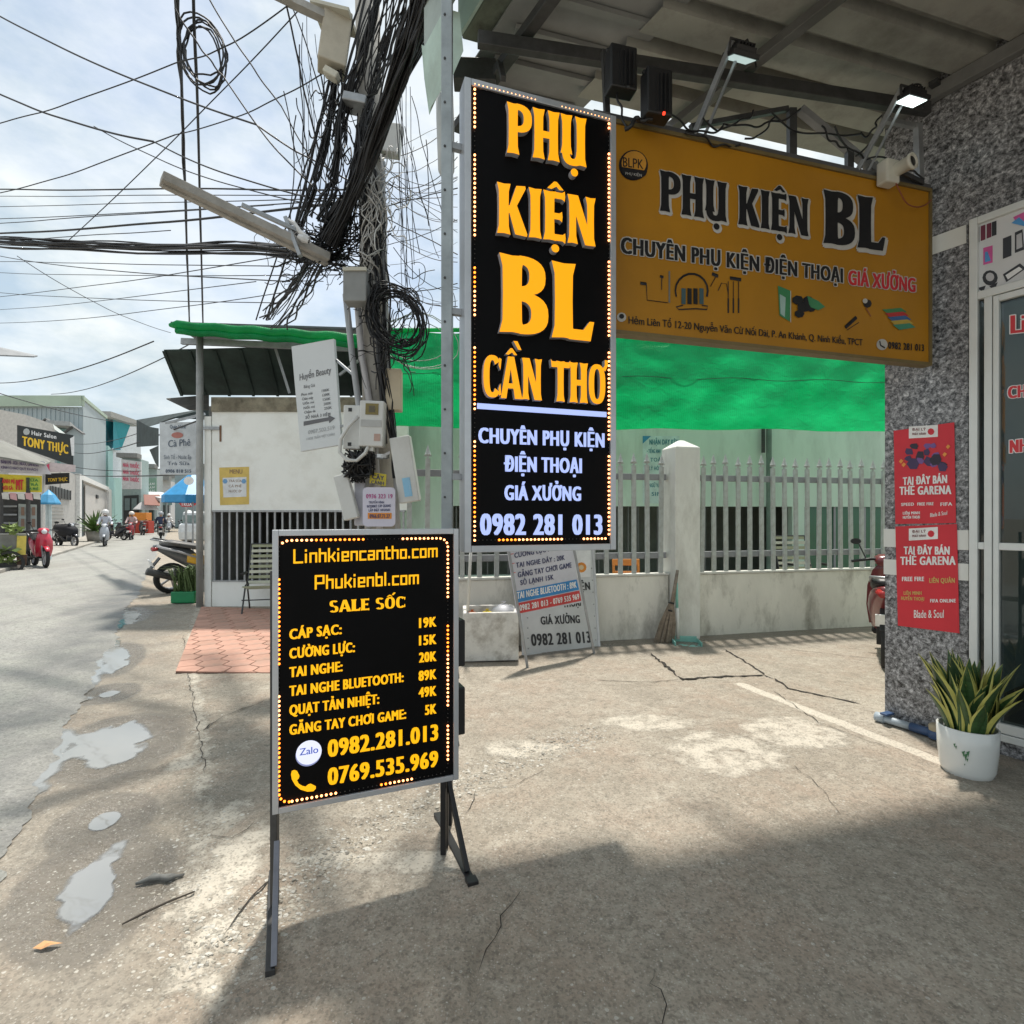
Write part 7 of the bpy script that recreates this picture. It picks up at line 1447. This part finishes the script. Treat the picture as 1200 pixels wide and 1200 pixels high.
# shop with the dark sign
s1 = bld('barber_shop', 'left shop with dark TONY THỰC signboard and grey shutters', 60, FO)
fac('wall', 10, 92, 545, FO, M('wall_grey', (.42, .41, .39), .8), s1, at=60, dep=2.); fac('wall', 70, 92, 553, FO, M('wall_stone', (.45, .44, .42), .8), s1, at=80, dep=1., proud=.05)
sgn = PX(P(53, 545, 31), Vector((1, .9, 0)), (0, 0, 1)); sb = thing('signboard', 'dark signboard reading TONY THỰC in yellow letters', 'sign', P(53, 545, 31))
apoly([(20, 498), (86, 510), (86, 546), (20, 523)], 0, M('sign_dark', (.025, .03, .03), .5), 'board', sb, sgn, .2); q = MB(); text(q, sgn, 'TONY THỰC', 26, 522, 80, 532, 11, .02, .1); q.build('lettering', M('sign_gold', (.80, .50, .03), .5), sb)
q = MB(); text(q, sgn, 'Hair Salon', 37, 509.5, 66, 514.5, 5, .02, .08); q.build('lettering', M_WPR, sb); apoly([(31+4*math.cos(k*.785), 506-4*math.sin(k*.785)) for k in range(8)], .02, M('sign_lgrey', (.4, .42, .42)), 'emblem', sb, sgn)
apoly([(82, 514), (87, 511), (87, 534), (84, 534)], .03, M_WPR, 'white_strip', sb, sgn)
sg2 = thing('signboard', 'small black signboard hanging below the big dark one', 'sign', P(67, 567, 31)); s2p = PX(P(67, 560, 31), Vector((1, .6, 0)), (0, 0, 1)); apoly([(53, 555), (81, 554), (81, 566), (53, 568)], 0, M('sign_dark2', (.012, .012, .012), .5), 'board', sg2, s2p, .15); q = MB(); text(q, s2p, 'TONY THỰC', 56, 564.5, 79, 563.5, 4, .02, .06); q.build('lettering', M('sign_gold', (.7, .45, .05)), sg2)
sg3 = thing('signboard', 'pink and white strip sign between the dark boards', 'sign', P(67, 553, 30)); s3p = PX(P(67, 548, 30), Vector((1, .6, 0)), (0, 0, 1)); apoly([(50, 541), (88, 545), (88, 553), (50, 553)], 0, M('sign_pinkw', (.6, .5, .5), .5), 'board', sg3, s3p, .1); apoly([(51, 541), (58, 542), (58, 552), (51, 552)], .02, M('pink_red', (.6, .08, .15)), 'red_panel', sg3, s3p)
# window with bars, roller shutter
wn = fac('window', 57, 80, 572, FO, M('win_dark', (.08, .09, .09), .3), s1, ybot=584, at=68, dep=.05, proud=.12)
for k in range(7): o = fac('bar', 57+k*3.6, 57.6+k*3.6, 572, FO, M_STEEL, wn, ybot=584, at=68, dep=.04, proud=.2)
sh = fac('shutter', 57, 72, 586, FO, M('shutter', (.47, .45, .42), .7), s1, ybot=622, at=64, dep=.05, proud=.1)
for k in range(9): fac('slat', 57, 72, 586+k*4, FO, M('shutter2', (.40, .385, .36), .7), sh, ybot=586.7+k*4, at=64, dep=.04, proud=.13)
# gate with white frame
gt_ = bld('gate_house', 'white framed gate wall beside the shutter shop', 108, FO); fac('wall', 84, 128, 567, FO, M('gate_wall', (.50, .49, .46), .8), gt_, at=108, dep=1.); fac('recess', 90.5, 97, 570, FO, M('gate_dark', (.05, .05, .05), .8), gt_, at=94, dep=.05, proud=.06)
fac('door', 98, 124, 573, FO, M('gate_door', (.56, .54, .51), .6), gt_, at=111, dep=.05, proud=.12)
for a_, c_, y_, yb in ((87.5, 90, 564, None), (124, 127, 566, None), (90.2, 123.8, 564, 569)): fac('door_frame', a_, c_, y_, FO, M('gate_white', (.75, .75, .73), .6), gt_, ybot=yb, at=108, dep=.3, proud=.3)
fac('emblem', 110, 112.5, 580, FO, M_BLACK, gt_, ybot=584, at=111, dep=.05, proud=.2)
# teal walled house
tw = bld('mint_house', 'pale turquoise walled house beyond the white framed gate', 130, FO); fac('wall', 84, 143, 534, FO-.6, M('turq_wall', (.33, .52, .50), .8, .08, .3), tw, at=120, dep=1.); fac('wall', 127, 142, 532, FO, M('turq_wall2', (.36, .56, .53), .8), tw, at=136, dep=1.)
for k in range(6): fac('wall_pilaster', 88+k*9, 89.2+k*9, 531, FO-.6, M('turq_dark', (.22, .38, .37), .8), tw, at=120, dep=.1, proud=.12)
fac('roof', 82, 143, 529, FO-.5, M('roof_greyflat', (.35, .36, .36), .8), tw, ybot=532.5, at=120, dep=1.4)
# further shops
for i, (x0, x1, yt, col, lb) in enumerate(((143, 165, 536, (.30, .38, .37), 'far shop with a white and red signboard and dark front'), (165, 184, 548, (.45, .5, .5), 'far shop with a green signboard and brown awning'), (184, 200, 562, (.5, .5, .5), 'farthest pale shop front at the bend of the street'))):
    t_ = thing('street_shop', lb, 'building', Q((x0+x1)/2, 607, FO)-Vector((0, 0, 1.5)), None)
    Yc = (60, 75, 95)[i]; pl3 = PX(P((x0+x1)/2, 600, Yc), (1, .35, 0), (0, 0, 1))
    apoly([(x0, yt), (x1, yt+2), (x1, 625), (x0, 628)], 0, M('farwall%s' % 'abc'[i], col, .8), 'wall', t_, pl3, 3)
    apoly([(x0+2, yt+45 if i == 0 else yt+30), (x1-2, yt+44 if i == 0 else yt+30), (x1-2, 622), (x0+2, 624)], .1, M('far_dark', (.035, .04, .04), .5), 'shop_opening', t_, pl3)
    for k in range(2): apoly([(x0+4+k*8, yt+48-i*14), (x0+10+k*8, yt+48-i*14), (x0+10+k*8, yt+62-i*16), (x0+4+k*8, yt+62-i*16)], .25, M('far_window', (.16, .22, .22), .3), 'window', t_, pl3)
    q = MB(); [pl3.slab(q, *pl3.at(x0-1, yt+1), *pl3.at(x1+1, yt-3), 0, 1.6)]; q.build('eave', M('far_eave', (.22, .22, .21), .8), t_)
for (pts, mat, lb, s_, cm_, Yc) in (([(142, 538), (165, 541), (165, 573), (143, 573)], M('sg_white', (.58, .56, .56)), 'white signboard with red print on the far left shop', 'NHÀ THUỐC', 'pink_red', 58), ([(166, 561), (183, 560), (183, 576), (166, 577)], M('sg_green', (.22, .33, .26)), 'green signboard on the far shop', 'QUÁN', 'poster_white', 72)):
    t_ = thing('signboard', lb, 'sign', P(pts[3][0], pts[3][1], Yc)); pl3 = PX(P(pts[0][0], pts[0][1], Yc), (1, .35, 0), (0, 0, 1)); apoly(pts, 0, mat, 'board', t_, pl3, .3); q = MB(); w_ = pts[1][0]-pts[0][0]
    for k in range(3): text(q, pl3, s_, pts[0][0]+2, pts[0][1]+9+k*(8 if Yc == 58 else 4), pts[1][0]-2, pts[1][1]+8+k*(8 if Yc == 58 else 4), 4.5 if Yc == 58 else 2.5, .03, .08)
    q.build('lettering', MATS[cm_], t_)
aw = thing('brown_awning', 'reddish brown awning over the far shop', 'awning', P(180, 590, 60)); b = MB(); b.add([P(168, 580, 60), P(187, 580, 62), P(187, 593, 58), P(169, 592, 56)], [(0, 3, 2, 1)]); b.add([p+Vector((0, .05, .05)) for p in (P(168, 580, 60), P(187, 580, 62), P(187, 593, 58), P(169, 592, 56))], [(0, 1, 2, 3)]); b.build('sheet', M('awn_brown', (.20, .07, .045)), aw)
ra = thing('white_roof', 'thin white metal roof spanning a far shop front', 'awning', P(190, 582, 70)); b = MB(); b.bar(P(172, 578, 70), P(206, 586, 60), 3, .4); b.build('sheet', M('white_wall_far', (.6, .6, .6)), ra); b = MB(); [b.bar(P(x, 584, 68), P(x, 622, 68), .15) for x in (181, 195)]; b.build('post', M_GALV, ra)
um0 = thing('parasol', 'small white parasol beside the far shops', 'parasol', P(171, 623, 60)); b = MB(); c = P(171, 590, 60); b.lathe([(0, .3), (.6, .05), (1.2, -.6), (1.22, -.7)], c, 10); b.build('canopy', M('parasol_white', (.6, .6, .62)), um0); b = MB(); b.tube([c, Vector((c.x, c.y, 0))], .05); b.build('pole', M_GALV, um0)
rb = thing('red_stall', 'red and orange street stall box beside the far scooters', 'stall', G(168, 624)); c = P(167, 610, 50); b = MB(); b.box(c+Vector((0, 0, -.6)), (1.6, .8, 1.1)); b.build('box', M('stall_red', (.45, .05, .03)), rb, bevel=.03); b = MB(); b.box(c+Vector((-.1, -.1, .35)), (1.5, .8, .7)); b.build('orange_box', M('stall_orange', (.7, .25, .04)), rb, bevel=.03)
# potted palm by the gate
pp = thing('potted_palm', 'leafy green potted plant beside the white framed gate', 'plant', G(112, 625)); c = P(112, 622, 34); c.z = 0; b = MB(); b.lathe([(0, .05), (.4, .05), (.5, .7), (.44, .7), (.44, .6), (0, .6)], c, 14); b.build('pot', M('pot_grey', (.35, .33, .3)), pp, smooth=True)
b = MB(); rnd = random.Random(9)
for k in range(90):
    a, e_ = rnd.uniform(0, 6.28), rnd.uniform(.2, 1.4); d = Vector((math.cos(a)*math.cos(e_), math.sin(a)*math.cos(e_), math.sin(e_))); l_ = rnd.uniform(.9, 1.9); p0 = c+Vector((0, 0, .6)); s_ = Vector((-d.y, d.x, 0)).normalized()*.09; b.add([p0, p0+d*l_*.5-s_, p0+d*l_-Vector((0, 0, .25)), p0+d*l_*.5+s_], [(0, 1, 2, 3)])
b.build('foliage', M('palm_leaf', (.09, .16, .04), .6, .4, 3), pp, kind='stuff')
# food stall at far left
st = thing('food_stall', 'roadside food stall with a grey roof and a striped canopy at the far left', 'stall', G(15, 668)); SY = 17.5; fl2 = PX(P(20, 607, SY), (.74, .67, 0), (0, 0, 1))
b = MB(); q_ = [P(-40, 500, 17), P(60, 542, 20), P(52, 546, 17.5), P(-40, 530, 15.5)]; b.add(q_+[p+Vector((0, 0, .05)) for p in q_], [(0, 3, 2, 1), (4, 5, 6, 7), (0, 1, 5, 4), (1, 2, 6, 5), (2, 3, 7, 6), (3, 0, 4, 7)]); b.build('roof', M('stall_roof', (.20, .20, .18), .8, .2, 1.5), st)
bn = thing('banner', 'white valance banner with small purple print over the food stall', 'banner', P(20, 555, 17)); apoly([(-40, 528), (52, 541), (60, 556), (-40, 552)], .05, M('banner_white', (.60, .58, .62)), 'cloth', bn, fl2, .03); q = MB(); text(q, fl2, 'BÁNH MÌ - XÔI - NƯỚC GIẢI KHÁT', 1, 543, 46, 547, 4, .07, .06); text(q, fl2, 'KÍNH CHÀO QUÝ KHÁCH', 1, 549, 44, 552, 3, .07, .06); q.build('lettering', M('ink_purple', (.12, .09, .22)), bn)
yb = thing('banner', 'yellow banner with red letters on the food stall', 'banner', P(20, 577, 17)); apoly([(-40, 554), (49, 558), (49, 577), (-40, 576)], .10, M('banner_yellow', (.72, .58, .04)), 'cloth', yb, fl2, .03); q = MB(); text(q, fl2, 'MT', 18.5, 574, 27.5, 574, 12, .13, .1); text(q, fl2, 'BÁNH MÌ', 0, 566, 17, 567, 5, .13, .1); text(q, fl2, 'XÔI GÀ', 3, 574, 15, 574, 4.5, .13, .1); q.build('lettering', M('ink_red', (.6, .02, .03)), yb)
apoly([(31, 559), (47, 560), (47, 575), (31, 575)], .12, M('banner_lime', (.45, .55, .08)), 'lime_panel', yb, fl2); q = MB(); [text(q, fl2, s_, 32, 564+k*5, 45, 564.5+k*5, 3, .14, .1) for k, s_ in enumerate(('SỮA', 'TRÀ', 'CÀ PHÊ'))]; q.build('small_print', M('ink_green', (.03, .2, .06)), yb)
for k in range(5):
    x = 2+k*9; apoly([(x, 578), (x+8, 578.5), (x+9, 586+(k % 2)), (x+1, 585)], .5, M('valance_%s' % ('a' if k % 2 else 'b'), (.62, .35, .36) if k % 2 else (.62, .60, .55)), 'valance', st, fl2, .02)
for x in (1, 33): b = MB(); b.bar(fl2.pt(*fl2.at(x, 672), .1), fl2.pt(*fl2.at(x, 560), .1), .08); b.build('post', M_STEEL, st)
apoly([(-40, 577), (50, 577), (50, 640), (-40, 640)], -1.5, M('stall_dark', (.06, .06, .06), .9), 'back_panel', st, fl2, .05)
apoly([(22, 590), (44, 591), (44, 622), (22, 622)], -.6, M('stall_glass', (.40, .44, .43), .3), 'display_case', st, fl2, .8)
for k in range(6): apoly([(25+k % 3*6.5, 594+(k//3)*14), (29+k % 3*6.5, 594+(k//3)*14), (29+k % 3*6.5, 604+(k//3)*14), (25+k % 3*6.5, 604+(k//3)*14)], -.55, M('photo_print', (.25, .16, .12)), 'picture', st, fl2)
for k in range(5): apoly([(4, 592+k*5), (20, 592+k*5), (20, 594+k*5), (4, 594+k*5)], -.5, M_STEEL if k % 2 else M_GALV, 'shelf', st, fl2, .3)
ct = thing('stall_cart', 'metal food cart with a yellow side panel and leafy greens at the far left', 'cart', G(15, 668)); cp = PX(G(14, 668)+Vector((0, 0, .0)), (.74, .67, 0), (0, 0, 1))
apoly([(-40, 626), (31, 626), (31, 646), (-40, 647)], 0, M('cart_body', (.20, .20, .18), .6, .3, 3), 'body', ct, cp, 1.); apoly([(20, 628), (31, 628), (30, 650), (19, 650)], .03, M('cart_yellow', (.65, .52, .10)), 'yellow_panel', ct, cp, .02)
apoly([(19, 650), (32, 650), (31, 662), (20, 662)], .02, M('cart_brown', (.10, .05, .03)), 'box', ct, cp, .3); apoly([(-40, 662), (20, 660), (20, 664), (-40, 667)], .0, M_STEEL, 'chassis', ct, cp, .8)
b = MB(); b.lathe([(.28, -.04), (.36, -.04), (.36, .04), (.28, .04)], cp.pt(*cp.at(10, 660), .1), 18, cp.n); b.build('wheel', M_BLACK, ct)
b = MB(); rnd = random.Random(14)
for k in range(160):
    x, y = (rnd.uniform(0, 19), rnd.uniform(645, 660)) if k % 3 else (rnd.uniform(8, 24), rnd.uniform(617, 626)); p0 = cp.pt(*cp.at(x, y), rnd.uniform(-.1, .15)); v1, v2 = [Vector((rnd.uniform(-1, 1), rnd.uniform(-1, 1), rnd.uniform(-.4, 1)))*.12 for _ in (0, 1)]; b.add([p0, p0+v1, p0+v1+v2, p0+v2], [(0, 1, 2, 3)])
b.build('greens', M('greens', (.20, .27, .08), .7, .4, 4), ct, kind='stuff')
ub = thing('parasol', 'small blue and white parasol beside the food stall', 'parasol', G(56, 660)); c = P(57, 580, 20); b = MB(); b.lathe([(0, .2), (.2, .0), (.36, -.28), (.36, -.34)], c, 10); b.build('canopy', M('parasol_blue', (.08, .35, .62), .5), ub); b = MB(); b.tube([c, Vector((c.x, c.y, 0))], .09, 8); b.build('pole', M('pale_post', (.58, .66, .66)), ub)
# overhanging roof tip at the far left edge
et = thing('eave_tip', 'grey roof edge poking in at the left edge of the sky', 'roof', P(0, 410, 20)); b = MB(); q_ = [P(-60, 395, 20), P(44, 418, 21), P(40, 419, 20.6), P(-60, 415, 19)]; b.add(q_+[p+Vector((0, 0, .05)) for p in q_], [(0, 3, 2, 1), (4, 5, 6, 7), (0, 1, 5, 4), (1, 2, 6, 5), (2, 3, 7, 6)]); b.build('sheet', M('roof_dk2', (.25, .26, .27)), et)
# ------------------------------------------------------------------ right side of the street beyond the kiosk
cs = thing('cafe_sign', 'white hanging cafe signboard beside the kiosk steel post', 'sign', P(208, 556, 12)); pl4 = PX(P(208, 520, 12), (1, .1, 0), (0, 0, 1)); apoly([(187, 495), (229.5, 494.5), (229.5, 556), (187.5, 556)], 0, M('cafe_white', (.60, .63, .66), .5), 'board', cs, pl4, .12)
q = MB(); text(q, pl4, 'Cà Phê', 197, 524, 223, 522, 8, .01, .02, 0); text(q, pl4, 'Sinh Tố - Nước Ép', 192, 538, 224, 538, 4.5, .01, .0, 0); text(q, pl4, 'Trà Sữa', 196, 545, 222, 545, 4, .01, .02, 0); text(q, pl4, '0906 818 515', 194, 554, 224, 554, 4, .01, .1); text(q, pl4, 'Quán Nước', 199, 502, 218, 502, 4, .01, .05); q.build('lettering', M('cafe_ink', (.10, .13, .18)), cs)
apoly([(208+7*math.cos(k*.524), 510-3.5*math.sin(k*.524)) for k in range(12)], .01, M('cafe_red', (.5, .2, .17)), 'emblem', cs, pl4); b = MB(); b.bar(P(190, 497, 12), P(240, 485, 12), .05); b.build('bracket', M_GALV, cs)
dk = thing('cafe_house_far', 'dark tarpaulined awning house beyond the kiosk on the right', 'building', P(240, 607, 14)-Vector((0, 0, 1.5)))
b = MB(); b.add([P(160, 492, 16), P(245, 478, 12.5), P(245, 492, 12.5), P(200, 490, 12.6), P(175, 500, 14)], [(0, 1, 2, 3, 4)]); b.add([P(160, 492, 16), P(175, 500, 14), P(186, 502, 12.6), P(186, 522, 12.6), P(160, 524, 16)], [(0, 1, 2, 3, 4)]); b.add([P(175, 527, 15), P(186, 522, 12.6), P(186, 548, 12.8), P(182, 543, 14)], [(0, 1, 2, 3)]); b.build('awning', M('awn_far', (.03, .045, .045), .8, .5, 3), dk)
b = MB(); b.add([Vector((P(214, 600, 12.9).x, 12.9, 0)), Vector((P(240, 600, 12.6).x, 12.6, 0)), P(240, 490, 12.6), P(214, 490, 12.9)], [(0, 1, 2, 3)]) if False else None; b.par(Vector((P(232, 607, 12).x, 12.4, 0)), (1.5, 0, 0), (-1.5, 3, 0), (0, 0, 3.4)); b.build('wall', M('cafe_wall', (.28, .27, .25), .85), dk)
bu = thing('parasol', 'big sky blue parasol with a white emblem beside the kiosk post', 'parasol', (P(225, 607, 16).x, 16, 0)); c = P(226, 554, 16); b = MB(); n = 8; rr = .80; vs = [c+Vector((0, 0, .05))]+[c+Vector((math.cos(k*.785+.3)*rr, math.sin(k*.785+.3)*rr, -.66)) for k in range(8)]+[c+Vector((math.cos(k*.785+.3)*rr, math.sin(k*.785+.3)*rr, -.86)) for k in range(8)]
b.add(vs, [(0, 1+k, 1+(k+1) % 8) for k in range(8)]+[(1+k, 9+k, 9+(k+1) % 8, 1+(k+1) % 8) for k in range(8)]); b.build('canopy', M('parasol_sky', (.04, .30, .62), .45), bu)
pl5 = PX(P(224, 568, 15.1), (1, .0, 0), (0, .5, 1)); apoly([(224+6*math.cos(k*.524), 566-5*math.sin(k*.524)) for k in range(12)], .12, M_WPR, 'emblem', bu, pl5); b = MB(); b.tube([c, Vector((c.x, c.y, 0))], .025, 8); b.build('pole', M_GALV, bu)
cs2 = thing('signboard', 'round red signboard of a rice shop under the blue parasol', 'sign', P(218, 595, 18)); pl6 = PX(P(218, 590, 18), (1, 0, 0), (0, 0, 1)); apoly([(207, 586), (211, 581), (222, 580), (230, 582), (231, 590), (224, 594), (213, 594)], 0, M('sg_red', (.50, .04, .04)), 'board', cs2, pl6, .05); q = MB(); text(q, pl6, 'CƠM', 211, 587, 226, 587, 4.5, .02, .1); text(q, pl6, 'TRƯA', 212, 593, 225, 593, 4, .02, .1); q.build('lettering', M_WPR, cs2); b = MB(); b.bar(P(218, 594, 18), P(218, 648, 18), .05); b.build('post', M_GALV, cs2)
wv = thing('white_van', 'white vehicle roof and windscreen partly hidden behind the kiosk post', 'van', G(228, 640)); c = G(229, 640); b = MB(); b.loft([(c.x-.8, c.y+1, .75, 1.2, .5), (c.x+.8, c.y+1, .75, 1.2, .5)], 12, .4); b.loft([(c.x-.75, c.y+1, 1.45, .9, .42), (c.x+.75, c.y+1, 1.45, .9, .42)], 12, .4); b.build('body', M('van_white', (.6, .62, .63), .3), wv, smooth=False)
b = MB(); b.box((c.x-.1, c.y+.08, 1.45), (1.2, .03, .4)); b.build('windscreen', M('far_window', (.16, .22, .22)), wv); b = MB(); [b.lathe([(0, -.1), (.3, -.1), (.3, .1), (0, .1)], (c.x+s_*.6, c.y+.3, .3), 14, (1, 0, 0)) for s_ in (-1, 1)]; b.build('wheel', M_BLACK, wv)
# houses closing the view at the bend
for i, (x0, x1, yt, Yc, col) in enumerate(((196, 214, 560, 110, (.42, .50, .52)), (205, 240, 548, 80, (.30, .36, .38)), (160, 200, 552, 130, (.52, .56, .58)))):
    t_ = thing('far_house', ('pale blue house closing the street beyond the scooters', 'dark grey house behind the blue parasol', 'distant whitish house above the far shops')[i], 'building', (P(x0, 607, Yc).x, Yc, 0)); p0, p1_ = P(x0, yt, Yc), P(x1, yt, Yc); b = MB(); b.par(Vector((p0.x, Yc, 0)), (p1_.x-p0.x, 0, 0), (0, 6, 0), (0, 0, p0.z)); b.build('wall', M('farhouse%s' % 'abc'[i], col, .8, .1, .3), t_)
    b = MB(); b.par(Vector((p0.x-.5, Yc-.6, p0.z)), (p1_.x-p0.x+1, 0, 0), (0, 7, 0), (0, 0, .5)); b.build('roof', M('far_eave', (.22, .22, .21)), t_)
    for k in range(3): b = MB(); b.box((p0.x+(k+.7)*(p1_.x-p0.x)/3.3, Yc-.02, p0.z*.55), (1.2, .1, 1.6)); b.build('window', M('far_window', (.16, .22, .22)), t_)
